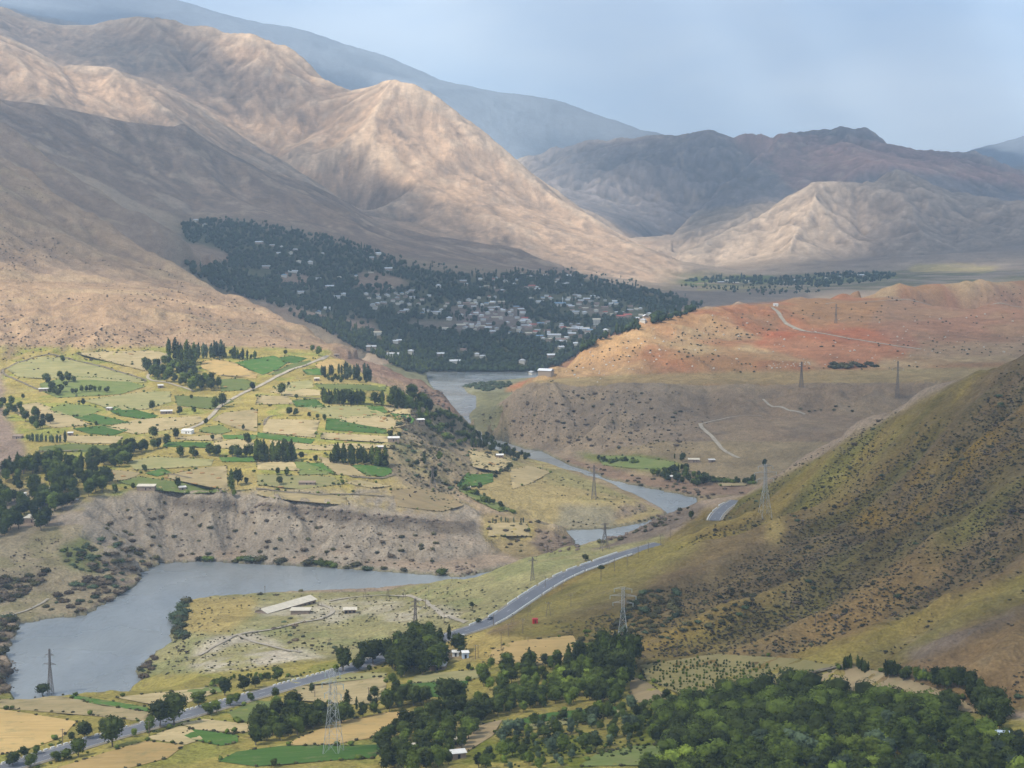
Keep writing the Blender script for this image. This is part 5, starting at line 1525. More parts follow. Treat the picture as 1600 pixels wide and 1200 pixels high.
def row(kind, pxs, n_, hlo, hhi, label, group, jit=1.5, cat="tree", sx=1.0):
    path = px_path(pxs, 2.0)
    for i in range(n_):
        q = path[int((i + 0.5) / n_ * (len(path) - 1))]
        x = q[0] + random.uniform(-jit, jit); y = q[1] + random.uniform(-jit, jit)
        o = plant(kind if isinstance(kind, str) else random.choice(kind), x, y, float(z_at(x, y)) - 0.1, random.uniform(hlo, hhi), sx=sx)
        lb = label
        if n_ >= 6: lb = " ".join(label.split()[:13]) + ", " + ["left end", "left of centre", "centre", "right of centre", "right end"][min(4, int(5 * i / n_))]
        tag(o, lb, cat, group)

# --- single trees on the farmland terrace
S = [
 ('rd', 240, 686, 21, "big round tree west of the white-roofed roadside shed on the terrace"), ('rd', 275, 686, 19, "round tree just west of the white-roofed roadside shed"),
 ('rd', 260, 696, 19, "bushy tree between the two round trees and the hedge of the terrace"), ('rd', 282, 715, 20, "wide dark tree at the south side of the middle hedge"),
 ('rd', 300, 713, 17, "dark tree of the pair below the middle green strip, the west one"), ('rd', 306, 715, 13, "smaller dark tree of the pair below the middle green strip"),
 ('rd', 278, 763, 19, "broad round tree standing alone in green grass near the bluff edge"), ('rm', 226, 737, 12, "small round tree alone beside the pale field above the bluff"),
 ('rm', 180, 770, 15, "small round tree beside the long-roofed shed at the bluff edge"), ('rd', 208, 765, 12, "bush-like tree hugging the left end of the bluff-edge shed"),
 ('rd', 172, 757, 22, "tall dense tree at the east end of the left grove"), ('rm', 387, 695, 20, "round tree in the wheat just west of the poplar clump"),
 ('rm', 332, 688, 10, "small round tree between wheat strips in mid terrace"), ('rd', 380, 672, 10, "small dark tree alone in wheat, mid terrace"),
 ('rd', 452, 650, 15, "dark tree at the left end of the short tree line beside the wheat"), ('rd', 462, 650, 13, "second tree of the short line beside the wheat"),
 ('rd', 483, 652, 9, "third and smaller tree of the short line"), ('rd', 496, 655, 9, "round bush-like tree in the short line's gap"),
 ('rm', 507, 658, 12, "last tree on the right of the short line beside the wheat"), ('rd', 463, 624, 9, "small dark round tree under the loose grey-green tree"),
 ('rg_', 440, 618, 21, "loose grey-green tree above the small dark one on the terrace"), ('rd', 451, 603, 7, "tiny round tree beside the loose grey-green tree"),
 ('rd', 446, 555, 9, "lone dark round tree at the foot of the left mountain"), ('rm', 498, 556, 16, "leafy tree at the top end of the white farm road"), ('rm', 488, 550, 12, "smaller tree beside the leafy one at the head of the farm road"),
 ('rd', 395, 610, 14, "tree hugging the pale farm road at its bend"), ('rm', 398, 560, 11, "rounded tree at the east end of the tall poplars by the mountain foot"),
 ('rd', 434, 742, 13, "upper tree of the triangle of three dark trees"), ('rd', 448, 744, 13, "right tree of the triangle of three dark trees"), ('rd', 437, 758, 15, "lowest tree of the triangle of three dark trees"),
 ('rd', 493, 722, 12, "dark bush-tree right of the poplar clump's end"), ('rd', 471, 718, 13, "tree between the two poplar clumps of the lower terrace"), ('rm', 535, 757, 9, "small grey tree by the low earth wall"),
 ('rd', 385, 756, 11, "dark little tree right of the tall pair near the bluff"), ('pp', 362, 768, 36, "tallest dark poplar near the bluff edge"), ('rd', 372, 758, 28, "dense dark tree leaning on the tallest poplar near the bluff"),
 ('rm', 366, 776, 12, "short tree at the foot of the tallest poplar near the bluff"), ('rd', 610, 685, 14, "dark bushy tree beside the white roof at the terrace rim"), ('rd', 624, 684, 10, "smaller bush-tree touching the one by the white roof"),
 ('pp', 655, 655, 22, "dark poplar left of the rim shed roof"), ('pp', 667, 660, 26, "dark poplar right of the rim shed roof"), ('pp', 688, 652, 16, "short poplar on the eastern rim, left of the pair"), ('pp', 702, 656, 20, "poplar on the eastern rim above the gorge"),
 ('rd', 639, 661, 10, "small round tree left of the rim shed"), ('pp', 663, 725, 20, "slim dark poplar on the rocky slope east of the terrace"), ('rm', 687, 720, 16, "leafy tree halfway down the rocky slope"), ('rd', 652, 728, 11, "dark bush-tree on the rocky slope below the terrace"),
 ('rd', 677, 752, 20, "bushy dark tree touching the lattice pylon on the rocky slope"), ('rd', 750, 765, 12, "dark tree under the small green field by the river flats"), ('rd', 695, 758, 6, "little bush-tree beside the slope pylon"),
 ('rm', 98, 566, 12, "small tree on the curved canal bank at the top left of the terrace"), ('rd', 227, 563, 6, "tiny dark tree alone in pale stubble at the top of the terrace"), ('rd', 104, 593, 14, "round tree topping the dark thicket of the left terrace"),
 ('rd', 36, 624, 10, "small round tree at the mountain foot, left terrace"), ('rd', 130, 634, 13, "round tree beside the end of the hedge on the left terrace"), ('rd', 150, 664, 7, "tiny dark tree at the corner of the green plot"),
 ('rm', 57, 660, 12, "upright tree in the hedge at the left edge of the terrace"), ('pp', 102, 692, 20, "upright dark tree at the right end of the young plantation"), ('rm', 43, 688, 10, "round tree beside the ruined hut at the left margin"),
 ('rd', 238, 641, 17, "dark tree left of the low brown shed in mid terrace"), ('rd', 281, 648, 14, "dark round tree right of the low brown shed"), ('rm', 303, 646, 12, "round tree west of the road thicket"), ('rd', 299, 624, 8, "little round tree in the pale green plot"),
 ('rd', 348, 636, 24, "leafy tree on the east side of the road thicket"), ('rm', 336, 640, 22, "bright tree in the middle of the road thicket"), ('rd', 322, 664, 12, "dark tree at the roadside under the thicket"),
]
for k, u, v, hp, lab in S:
    single('rm' if k == 'rg_' else k, u, v, hp, lab, "tree")
cluster(['rd', 'rm'], [(228, 578), (250, 570), (300, 580), (342, 600), (345, 613), (300, 612), (240, 592)], 46, 10, 16, 6.5, "dense tree of the big dark grove below the tall poplars", "trees of the upper dark grove on the terrace")
row('pp', [(264, 563), (270, 563), (280, 562), (292, 570), (300, 570), (306, 572)], 9, 20, 32, "tall dark poplar rising from the left part of the upper grove", "tall poplars at the upper grove", 3)
row('pg', [(312, 560), (330, 560), (345, 560), (352, 560)], 14, 14, 24, "thin grey-green poplar in the loose row under the mountain", "loose grey poplars under the mountain", 5)
row('pp', [(362, 562), (380, 562), (396, 561)], 7, 10, 19, "short poplar in the group left of the green plot under the mountain", "short poplars under the mountain", 4)
cluster(['rd', 'rm'], [(350, 552), (400, 556), (404, 563), (350, 562)], 9, 5, 9, 5, "low dark tree among the short poplars under the mountain", "low trees under the mountain")
cluster(['rd'], [(66, 588), (110, 590), (118, 600), (98, 622), (80, 618), (66, 600)], 14, 7, 12, 6, "dark tree in the thicket on the left of the terrace", "trees of the left terrace thicket")
row(['rd', 'rm'], [(112, 616), (140, 612), (172, 614)], 9, 6, 9, "round tree at the lower edge of the pale green orchard", "trees below the orchard plot")
cluster(['rm', 'rd'], [(0, 630), (12, 622), (45, 645), (82, 660), (80, 675), (50, 672), (0, 650)], 22, 7, 12, 6, "tree of the hedge that enters the terrace from the left", "trees of the left hedge")
row('pg', [(48, 690), (95, 692)], 14, 7, 9, "slender young tree of the small plantation at the left margin", "young plantation at the left margin", 1)
cluster(['rd', 'rm', 'rd'], [(-40, 735), (40, 728), (100, 722), (140, 735), (170, 752), (165, 772), (105, 790), (100, 805), (60, 835), (0, 842), (-60, 845)], 120, 10, 17, 6.5, "tree of the big leafy grove at the left edge above the river bank", "trees of the left bank grove")
row('pp', [(0, 745), (50, 738), (120, 742), (150, 752)], 8, 16, 21, "poplar standing out of the left bank grove", "poplars of the left bank grove", 6)
cluster(['rd', 'rm'], [(134, 722), (150, 712), (170, 712), (200, 700), (212, 702), (200, 716), (205, 725), (190, 732), (170, 730), (150, 735)], 24, 9, 14, 6, "tree in the dark belt running up to the farm road", "trees of the diagonal dark belt")
row(['rd', 'rm'], [(205, 712), (232, 704), (250, 700)], 7, 10, 14, "dark tree of the belt beside the round trees", "trees at the east end of the dark belt")
row(['rd'], [(324, 712), (345, 713)], 5, 9, 12, "dark tree of the short hedge by the wheat", "short hedge trees")
row('rd', [(362, 712), (375, 715), (392, 714)], 7, 9, 13, "dark tree at the foot of the poplar clump, left side", "dark trees left of the poplar clump")
row('pp', [(400, 720), (405, 718), (412, 719), (430, 720), (446, 720), (460, 720)], 22, 12, 21, "poplar of the dense clump in the lower middle terrace", "poplars of the lower middle clump", 3)
row(['rd'], [(400, 721), (430, 722), (461, 721)], 12, 6, 9, "dark undergrowth tree at the foot of the lower middle poplars", "low trees under the middle poplars", 3)
row('pp', [(520, 722), (545, 722), (570, 724), (606, 728)], 30, 9, 19, "slim poplar in the fringe above the dark green plot", "poplars fringing the dark green plot", 3)
row(['rd'], [(520, 723), (560, 726), (606, 730)], 16, 5, 8, "low dark tree in the fringe above the dark green plot", "low trees of the fringe")
row(['pp', 'pp', 'rd'], [(504, 630), (530, 631), (572, 632)], 30, 11, 18, "tree of the dark windbreak across the upper terrace", "left windbreak trees", 4)
row(['pp', 'rd', 'rm'], [(590, 632), (620, 635), (668, 640)], 34, 12, 20, "tree of the right half of the upper windbreak near the gorge", "right windbreak trees", 6)
row('pg', [(504, 588), (520, 586), (538, 586)], 9, 10, 14, "thin poplar beside the pale wheat patch at the road head", "thin poplars at the road head", 3)
row('pg', [(543, 592), (560, 594), (576, 596)], 12, 15, 22, "grey-green poplar of the open group near the terrace's far corner", "grey poplars at the far corner", 5)
cluster(['rd', 'rm'], [(498, 590), (540, 588), (580, 597), (575, 602), (520, 600)], 14, 5, 8, 5, "low leafy tree under the thin poplars of the far corner", "low trees of the far corner")
cluster(['rd', 'sg', 'rm'], [(650, 655), (690, 640), (740, 675), (730, 700), (700, 690), (670, 668)], 34, 5, 10, 5, "tree scattered down the slope under the eastern rim poplars", "scattered trees of the eastern slope")
cluster(['rd'], [(732, 680), (750, 680), (800, 705), (826, 716), (822, 722), (780, 712), (745, 700)], 46, 6, 10, 5, "dark dense tree of the wood on the bank below the red gorge wall", "trees of the dark bank wood")
row('pp', [(738, 698), (752, 700)], 5, 9, 13, "short poplar at the upper end of the dark bank wood", "poplars of the dark bank wood")
row(['rd', 'sg'], [(715, 762), (740, 770), (775, 790), (800, 800)], 16, 4, 7, "bushy tree along the green ditch by the river flats", "trees of the green ditch", 5)
row(['sd', 'rd'], [(772, 748), (785, 738), (800, 730)], 10, 4, 6, "dark bush on the low earth scarp by the flats", "bushes of the low scarp")
row('pg', [(768, 818), (795, 816), (822, 818)], 8, 4, 6, "sapling row on the ochre patch of the bluff nose", "saplings on the bluff nose")
# right bank ledge
cluster(['rd', 'rm'], [(1018, 745), (1040, 740), (1060, 732), (1080, 742), (1110, 752), (1100, 762), (1050, 755)], 34, 7, 11, 5, "tree of the dark copse on the right river ledge", "trees of the ledge copse")
row(['rd', 'sg'], [(1090, 755), (1130, 753), (1176, 756)], 18, 5, 8, "low tree in the hedge running right from the ledge copse", "hedge trees on the ledge")
single('rd', 1176, 755, 15, "round tree at the right end of the ledge hedge"); single('rd', 1066, 722, 16, "big dark tree behind the ledge copse beside the hut"); single('rd', 1072, 738, 15, "round dark tree topping the ledge copse")
single('pp', 1054, 717, 9, "tiny poplar left of the big dark tree on the ledge"); single('pp', 1060, 737, 13, "left poplar standing in the ledge copse"); single('pp', 1047, 738, 11, "short poplar left in the ledge copse")
row(['rd', 'sg'], [(935, 720), (955, 721), (990, 723)], 16, 4, 6.5, "low dark tree of the hedge in the pale green ledge field", "hedge trees of the green ledge field", 3)

# --- near singles
S2 = [
 ('rd', 67, 1086, 17, 1.5, "leaning dark bush-tree at the foot of the riverside pylon"), ('rd', 20, 1196, 22, 1.3, "dark bush-tree at the very bottom left beside the kerb"),
 ('rd', 38, 1182, 16, 1.1, "left tree of the small pair on the kerb, bottom left"), ('rm', 57, 1178, 14, 1.1, "right tree of the small pair on the kerb, bottom left"),
 ('rm', 48, 1198, 20, 1.2, "bright bush-tree on the field side, bottom left"), ('rd', 133, 1153, 26, 1.2, "big dark tree on the river side of the road, left"), ('rd', 112, 1157, 14, 1.1, "small tree left of the big dark roadside tree"),
 ('rm', 122, 1182, 28, 1.1, "bright round tree on the field side of the road, left"), ('rm', 88, 1188, 14, 1.5, "low bright hedge tree, left piece of the roadside hedge"), ('rm', 103, 1186, 16, 1.3, "low bright hedge tree touching the bright round tree"),
 ('rd', 176, 1166, 44, 0.95, "tall twin-stemmed dark tree beside the road, right one of the left group"), ('rd', 162, 1148, 24, 1.0, "dark tree behind the twin-stemmed roadside tree"), ('rm', 210, 1150, 12, 1.0, "small pale tree between two big roadside trees"),
 ('rd', 250, 1135, 38, 1.0, "left tree of the tallest dark roadside group"), ('rd', 272, 1132, 46, 1.0, "right and tallest tree of the dark roadside group"), ('rm', 234, 1142, 22, 0.8, "thin grey tree at the shaded foot of the tallest roadside group"),
 ('rd', 310, 1103, 22, 1.3, "wide dark tree on the river side of the bend"), ('rm', 325, 1116, 18, 1.1, "left bush-tree on the field side of the bend"), ('rm', 338, 1113, 19, 1.0, "right bush-tree on the field side of the bend"),
 ('rd', 352, 1086, 26, 1.1, "round tree on the river side before the green hedge"), ('rd', 382, 1078, 20, 1.2, "left tree of the thicket at the pale quarry edge"), ('rd', 400, 1073, 17, 1.2, "right tree of the thicket at the pale quarry edge"),
 ('rm', 360, 1102, 16, 1.0, "grey-green tree on the field side opposite the green hedge"), ('rm', 370, 1098, 15, 0.9, "second grey-green tree opposite the green hedge"), ('rm', 392, 1094, 12, 1.2, "small leafy tree on the field side near the meadow"),
 ('rd', 434, 1063, 20, 1.1, "round tree where the kerb breaks, below the pale quarry"), ('rd', 431, 1090, 16, 1.0, "round tree at the left end of the ochre field"), ('rd', 487, 1082, 15, 0.9, "solitary dark tree in the ochre field"),
 ('rd', 537, 1048, 36, 0.95, "tall bare-stemmed tree at the roadside in front of the spit"), ('rd', 570, 1035, 30, 0.95, "left tree of the dark pair leaning over the road"), ('rd', 584, 1038, 36, 0.95, "right tree of the dark pair leaning over the road"),
 ('rd', 560, 1047, 20, 1.3, "bushy dark tree under the leaning pair"), ('rm', 525, 1050, 12, 1.2, "grey shrubby tree at the top of the big pylon"), ('rm', 577, 1048, 10, 1.1, "low tree at the foot of the leaning pair"),
 ('rd', 717, 1020, 28, 1.15, "big round tree over the two white sheds"), ('pp', 689, 1010, 26, 0.9, "slim cypress-like tree left of the pair above the sheds"), ('pp', 702, 1000, 22, 1.0, "slim cypress-like tree right of the pair above the sheds"),
 ('rg_', 673, 1010, 26, 0.8, "grey feathery tree between the clump and the slim pair"), ('rd', 698, 1034, 8, 1.3, "low bush-tree between clump and sheds"), ('rd', 732, 1047, 11, 1.0, "small round tree in the ochre ground right of the tin roof"),
 ('rd', 459, 1110, 27, 1.2, "tall tree rising from the hedge left of the grey willow"), ('rg_', 500, 1120, 26, 0.8, "grey-green willow in front of the big hedge"), ('pp', 542, 1115, 33, 1.2, "stout dark poplar right of the big pylon"), ('pp', 557, 1108, 18, 0.8, "thin poplar beside the stout one"),
 ('rd', 585, 1092, 19, 0.9, "tree at the right end of the ochre field, upper"), ('rd', 578, 1098, 14, 0.9, "tree beside the wooden pole at the field corner"), ('rd', 640, 1078, 12, 1.1, "dark bush-tree at the corner of the green plot"),
 ('rd', 618, 1090, 26, 0.8, "stacked dark tree left of the green plot"), ('rm', 614, 1070, 18, 1.0, "leafy tree above the stacked dark one"), ('rd', 595, 1168, 24, 1.3, "umbrella-shaped tree on the orange slope"), 
 ('rd', 700, 1103, 40, 1.2, "very large dark tree in the middle of the near orchards"), ('rd', 716, 1098, 30, 1.1, "dark tree behind the very large one"), ('rd', 428, 1198, 13, 1.0, "small dark tree alone in green at the bottom"),
 ('pp', 827, 1050, 34, 1.0, "knotty tall tree at the left end of the poplars over the bright orchard"), ('pp', 888, 1038, 30, 0.9, "slim dark poplar over the bright orchard"), ('rd', 872, 1043, 20, 0.8, "pointed dark tree left of the slim poplar"),
 ('rd', 914, 1035, 22, 0.8, "dark tree right of the slim poplar"), ('rd', 1042, 1095, 18, 1.1, "round tree alone at the lower corner of the bare field"), ('rd', 1450, 1098, 10, 1.0, "small tree on the brown terrace above the big wood"),
 ('rd', 1480, 1118, 30, 0.9, "dark tree group leader on the brown terrace"), ('rd', 1578, 1150, 12, 1.0, "small dark tree at the right edge beside the tin roof"), ('rl', 1505, 1198, 26, 1.2, "bright lime-green tree at the bottom of the big wood"),
 ('rd', 915, 875, 9, 1.5, "small round tree on the river side of the climbing road"), ('rd', 1080, 810, 12, 1.0, "dark tree above the river by the far bend"), ('rd', 747, 972, 7, 1.8, "dark bush-tree on the verge before the parked-out blocks"),
 ('rd', 1194, 728, 11, 0.8, "small dark tree on the crest by the pale pylon"), ('rd', 737, 948, 8, 1.1, "grey thorny bush-tree on the slope above the track"),
]
for k, u, v, hp, sx, lab in S2:
    single('rm' if k == 'rg_' else k, u, v + 1, hp * 1.2, lab, "tree", sx * 1.08)
row(['rm', 'rm', 'rd'], [(404, 1066), (418, 1064), (425, 1062)], 5, 3, 5, "bright hedge bush beside the kerb gap", "hedge at the kerb gap")
row(['rm'], [(330, 1072), (350, 1066), (400, 1058)], 14, 2.2, 3.2, "bright green hedge plant between quarry and road", "green hedge by the quarry", 2)
cluster(['rd', 'rm', 'rd'], [(600, 1045), (606, 1030), (625, 1022), (650, 1005), (672, 1005), (690, 1030), (690, 1046), (660, 1056), (630, 1058)], 34, 10, 15, 4.5, "leafy tree of the clump beside the tin roof", "trees of the roadside clump")
row('pp', [(622, 1058), (626, 1060)], 2, 13, 16, "upright tree on the left side of the roadside clump", "upright trees of the clump", 2)
cluster(['rd', 'rd', 'rm'], [(392, 1150), (400, 1125), (440, 1112), (470, 1120), (560, 1122), (600, 1102), (650, 1090), (672, 1094), (670, 1102), (600, 1115), (530, 1132), (460, 1152), (400, 1168)], 62, 6, 10, 4.2, "dark rounded tree of the long hedge above the orange field", "trees of the long dark hedge")
cluster(['rd', 'rm', 'rd'], [(585, 1200), (605, 1150), (650, 1128), (720, 1108), (800, 1092), (850, 1090), (830, 1112), (760, 1122), (742, 1150), (700, 1200), (640, 1212)], 105, 5.5, 9.5, 4.4, "dark tree of the wood below the very large tree", "trees of the middle near wood")
cluster(['rm', 'rm', 'rd'], [(740, 1060), (760, 1044), (830, 1038), (960, 1040), (975, 1060), (960, 1085), (930, 1100), (860, 1108), (800, 1100), (760, 1080)], 82, 5.5, 8.5, 4.6, "green tree of the orchard block below the hill wheat", "trees of the bright orchard block")
cluster(['rl'], [(845, 1070), (880, 1062), (935, 1065), (940, 1082), (900, 1088), (850, 1086)], 16, 6, 8, 4.5, "lime-green tree of the patch inside the orchard block", "lime-green orchard trees")
cluster(['pp', 'rd', 'pp'], [(925, 1040), (950, 1030), (985, 1035), (992, 1050), (975, 1075), (940, 1060)], 26, 13, 19, 3.6, "tall dark tree of the windbreak block at the bare field", "tall trees of the windbreak block")
cluster(['rd', 'rm'], [(905, 1050), (960, 1060), (980, 1085), (960, 1105), (925, 1098)], 14, 9, 13, 4.5, "dark round tree under the windbreak block", "round trees under the windbreak")
row(['rd', 'pp'], [(904, 1040), (925, 1038), (940, 1032)], 6, 7, 13, "dark tree between slim poplar and windbreak", "trees joining poplar and windbreak")

# --- orchard slope and the big wood at the lower right: individuals first, the rest as one mass
cluster(['om', 'od', 'og', 'om'], [(790, 1150), (850, 1128), (960, 1112), (1040, 1100), (1080, 1120), (1060, 1160), (980, 1162), (900, 1185), (860, 1205), (740, 1205)], 120, 3.0, 7.0, 4.4, "scattered fruit tree on the grassy orchard slope at the bottom", "fruit trees of the orchard slope")
bigwood = [(1030, 1108), (1100, 1092), (1200, 1075), (1240, 1068), (1300, 1082), (1370, 1088), (1450, 1110), (1500, 1135), (1560, 1150), (1640, 1180), (1640, 1230), (990, 1230), (1050, 1170)]
big = spaced(bigwood, 400, 4.8)
order = np.argsort(big[:, 1])
rest_pts = big[order[190:]]
for q in big[order[:190]]:
    r_ = random.random()
    o = plant('om' if r_ < 0.45 else 'og' if r_ < 0.6 else ('od' if r_ < 0.90 else 'ol'), q[0], q[1], q[2] - 0.3, random.uniform(4.5, 9.5), sx=random.uniform(1.0, 1.4))
    uu_, vv_ = pix(*q)
    tag(o, "%s tree of the dense wood at the lower right, %s %s" % ('pale green' if r_ >= 0.9 else 'dark' if r_ >= 0.6 else 'mid-green', "front edge," if vv_ > 1180 else "second rows," if vv_ > 1155 else "inner part,", "far left" if uu_ < 1120 else "left of centre" if uu_ < 1240 else "centre" if uu_ < 1360 else "right of centre" if uu_ < 1480 else "far right"), "tree", "near trees of the dense wood")
row('pp', [(1318, 1046), (1340, 1044), (1360, 1050)], 14, 4, 6, "small upright tree at the head of the ditch row", "ditch row, upper trees", 1)
row(['rd', 'pp'], [(1385, 1056), (1400, 1058), (1425, 1062)], 8, 5, 7.5, "dark tree in the middle of the ditch row", "ditch row, middle trees", 1.5)
row(['pg', 'rm'], [(1428, 1064), (1465, 1072)], 12, 4, 6, "pale thin tree in the ditch row", "ditch row, pale trees", 1)
row(['rd'], [(1468, 1074), (1500, 1080), (1520, 1085)], 12, 7, 9.5, "dark tree in the thick lower part of the ditch row", "ditch row, lower trees", 1.5)
cluster(['rd'], [(1512, 1085), (1530, 1088), (1565, 1115), (1572, 1140), (1550, 1140), (1520, 1110)], 26, 7, 11, 3.8, "dark tree of the dense corner where the ditch row ends", "trees of the ditch row corner")
cluster(['rd'], [(1470, 1105), (1490, 1105), (1492, 1122), (1474, 1122)], 5, 6, 9, 3, "dark tree of the small knot on the brown terrace", "knot of trees on the brown terrace")

# masses drawn as one mesh each
def mass(name, pts_, hlo, hhi, wf, m, nl=40, tall=0.0, leaf=0.5, kind='stuff', sub=1):
    """many plants too alike to tell apart: rough core plus leaf sprays each"""
    rg = np.random.default_rng(len(pts_))
    V_ = []; T_ = []; k = 0
    v0, f0 = I1
    for q in pts_:
        h = rg.uniform(hlo, hhi); w = h * wf * rg.uniform(0.8, 1.25)
        if tall and rg.random() < tall: w *= 0.45; h *= 1.5
        j = 1 + rg.uniform(-0.25, 0.2, (len(v0), 1))
        v = v0 * j * np.array([w / 2, w / 2, h * 0.45]) + np.array([q[0], q[1], q[2] + h * 0.5])
        V_.append(v); T_.append(f0 + k); k += len(v)
        if nl:
            d = rg.normal(size=(nl, 3)); d /= np.linalg.norm(d, axis=1)[:, None]
            c = d * np.array([w / 2, w / 2, h * 0.5]) * rg.uniform(0.8, 1.15, (nl, 1)) + np.array([q[0], q[1], q[2] + h * 0.5])
            t1 = np.cross(d, rg.normal(size=(nl, 3))); t1 /= np.linalg.norm(t1, axis=1)[:, None]; t2 = np.cross(d, t1) + d * 0.4
            s = leaf * rg.uniform(0.6, 1.3, (nl, 1))
            tri = np.stack([c - t1 * s, c + t1 * s, c + t2 * s * 1.3], 1).reshape(-1, 3)
            V_.append(tri); T_.append(np.arange(len(tri)).reshape(-1, 3) + k); k += len(tri)
    o = np_mesh(name, np.concatenate(V_), np.concatenate(T_), m, False, None, 3)
    o['kind'] = kind
    return o
mass("distant_wood", rest_pts[::2], 5, 9, 1.15, M['leaf_m'], 240, leaf=0.5)
mass("dark_distant_wood", rest_pts[1::2], 4.5, 8.5, 1.15, M['leaf_d'], 240, leaf=0.5)
# filler understorey so no bare ground shows between the trunks
us_ = rand_in(bigwood, 900); w = cast([a[0] for a in us_], [a[1] for a in us_])
mass("undergrowth", w, 1.5, 3.5, 1.4, M['leaf_d'], 14, leaf=0.4)

# young plantation on the terraced strips: saplings
sap = [(988, 1050), (1000, 1042), (1080, 1030), (1150, 1018), (1250, 1028), (1300, 1040), (1250, 1058), (1150, 1080), (1080, 1090), (1040, 1075), (1000, 1062)]
cs = []
for r_ in range(18):
    v0_ = 1022 + r_ * 4.4
    for uu in np.arange(985, 1310, 5.2):
        vv_ = v0_ + (uu - 985) * (0.11 if r_ < 30 else 0.0) - 4 + random.uniform(-0.6, 0.6)
        if random.random() < 0.62: cs.append((uu + random.uniform(-1.5, 1.5), vv_))
cs = [c for c in cs if bool(inpoly(np.array([c[0]]), np.array([c[1]]), sap)[0])]
w = cast([a[0] for a in cs], [a[1] for a in cs])
mass("vineyard_saplings", w, 0.9, 1.9, 0.75, M['leaf_m'], 10, leaf=0.2)

# ------------------------------------------------------------------ wooded town: woods as a mass, houses one by one
TOWN = [(284, 352), (300, 345), (335, 343), (400, 352), (460, 362), (520, 372), (580, 388), (620, 408), (665, 425), (740, 432), (820, 424), (900, 428), (960, 442), (1010, 452), (1060, 465), (1098, 478), (1080, 490), (1010, 512), (940, 532), (870, 575), (840, 586), (760, 588), (660, 586), (640, 584), (600, 560), (545, 540), (500, 512), (440, 488), (400, 470), (350, 455), (300, 428), (283, 405), (330, 408), (356, 404), (330, 388), (290, 378)]
CLEAR = [[(283, 378), (320, 380), (358, 398), (352, 410), (320, 420), (283, 408)], [(432, 428), (482, 430), (480, 446), (440, 446)], [(560, 428), (580, 425), (645, 440), (640, 450), (560, 448)],
         [(400, 468), (440, 475), (520, 492), (505, 500), (430, 490)], [(535, 500), (550, 492), (590, 505), (596, 520), (550, 520)], [(640, 498), (760, 506), (750, 520), (640, 512)], [(740, 488), (800, 490), (820, 505), (760, 512)], [(900, 475), (960, 485), (950, 497), (905, 488)], [(380, 420), (430, 424), (420, 436), (385, 432)]]
DENSE = [([(700, 492), (720, 468), (770, 462), (812, 482), (832, 505), (800, 522), (730, 520)], 62, "in the packed middle of the town"),
         ([(822, 466), (900, 458), (960, 470), (1032, 492), (1010, 505), (960, 500), (880, 488)], 50, "in the right-hand upper quarter of the town"),
         ([(820, 500), (870, 502), (930, 512), (925, 526), (860, 534), (800, 520)], 38, "in the lower right quarter of the town"),
         ([(560, 462), (620, 450), (700, 468), (700, 490), (640, 494), (590, 485)], 34, "in the left quarter of the town"),
         ([(690, 445), (760, 436), (860, 430), (940, 442), (900, 452), (780, 458)], 24, "on the top edge of the town"),
         ([(400, 365), (560, 400), (640, 440), (520, 440), (420, 400)], 9, "lost in the woods above the town"),
         ([(600, 530), (760, 540), (900, 530), (860, 560), (700, 575), (620, 560)], 9, "in the riverside woods below the town")]
wallm = [mat("plaster_pale", (0.62, 0.58, 0.50), 0.9), mat("adobe", (0.36, 0.28, 0.21), 0.95)]
roofm = {'white': mat("roof_white_metal", (0.72, 0.73, 0.74), 0.5, spec=0.4), 'grey': mat("roof_grey_sheet", (0.46, 0.47, 0.48), 0.6, spec=0.3),
         'blue': mat("roof_blue", (0.24, 0.36, 0.48), 0.6), 'red': mat("roof_red", (0.48, 0.13, 0.09), 0.7), 'brown': mat("roof_brown", (0.34, 0.23, 0.19), 0.8), 'cream': mat("roof_cream", (0.62, 0.55, 0.42), 0.7)}
M['dark'] = mat("dark_opening", (0.03, 0.03, 0.035), 0.4)
def proto_house(L_, W_, H_, col, wm_, hip=False, win=False):
    root = empty("house")
    b = MB(); b.box(-L_ / 2, -W_ / 2, -3, L_ / 2, W_ / 2, H_)
    if not hip:
        rr = W_ * 0.22
        b.poly([(-L_ / 2, -W_ / 2, H_), (-L_ / 2, W_ / 2, H_), (-L_ / 2, 0, H_ + rr), (L_ / 2, -W_ / 2, H_), (L_ / 2, W_ / 2, H_), (L_ / 2, 0, H_ + rr)], [(0, 2, 1), (3, 4, 5)])
    b.build("wall", wm_, root)
    r = MB(); e = 0.7; rr = W_ * 0.22 + 0.15; t_ = 0.18
    x = L_ / 2 + e; y = W_ / 2 + e; hx = x - (W_ / 2 if hip else 0)
    lo = H_ - 0.1; hi = H_ + rr
    r.poly([(-x, -y, lo), (x, -y, lo), (x, y, lo), (-x, y, lo), (-hx, 0, hi), (hx, 0, hi), (-x, -y, lo + t_), (x, -y, lo + t_), (x, y, lo + t_), (-x, y, lo + t_), (-hx, 0, hi + t_), (hx, 0, hi + t_)],
           [(0, 4, 5, 1), (2, 5, 4, 3), (0, 3, 4), (1, 5, 2), (6, 7, 11, 10), (8, 9, 10, 11), (9, 6, 10), (7, 8, 11), (0, 1, 7, 6), (2, 3, 9, 8), (1, 2, 8, 7), (3, 0, 6, 9)])
    r.build("roof", roofm[col], root)
    if win:
        n_ = int(L_ / 3.2)
        for st in range(max(1, int(H_ / 3))):
            for i in range(n_):
                x0 = -L_ / 2 + (i + 0.5) * L_ / n_
                w = MB(); w.box(x0 - 0.6, -W_ / 2 - 0.06, 1.0 + 3 * st, x0 + 0.6, -W_ / 2 + 0.1, 2.4 + 3 * st); w.build("window", M['dark'], root)
    return root
HP = {}
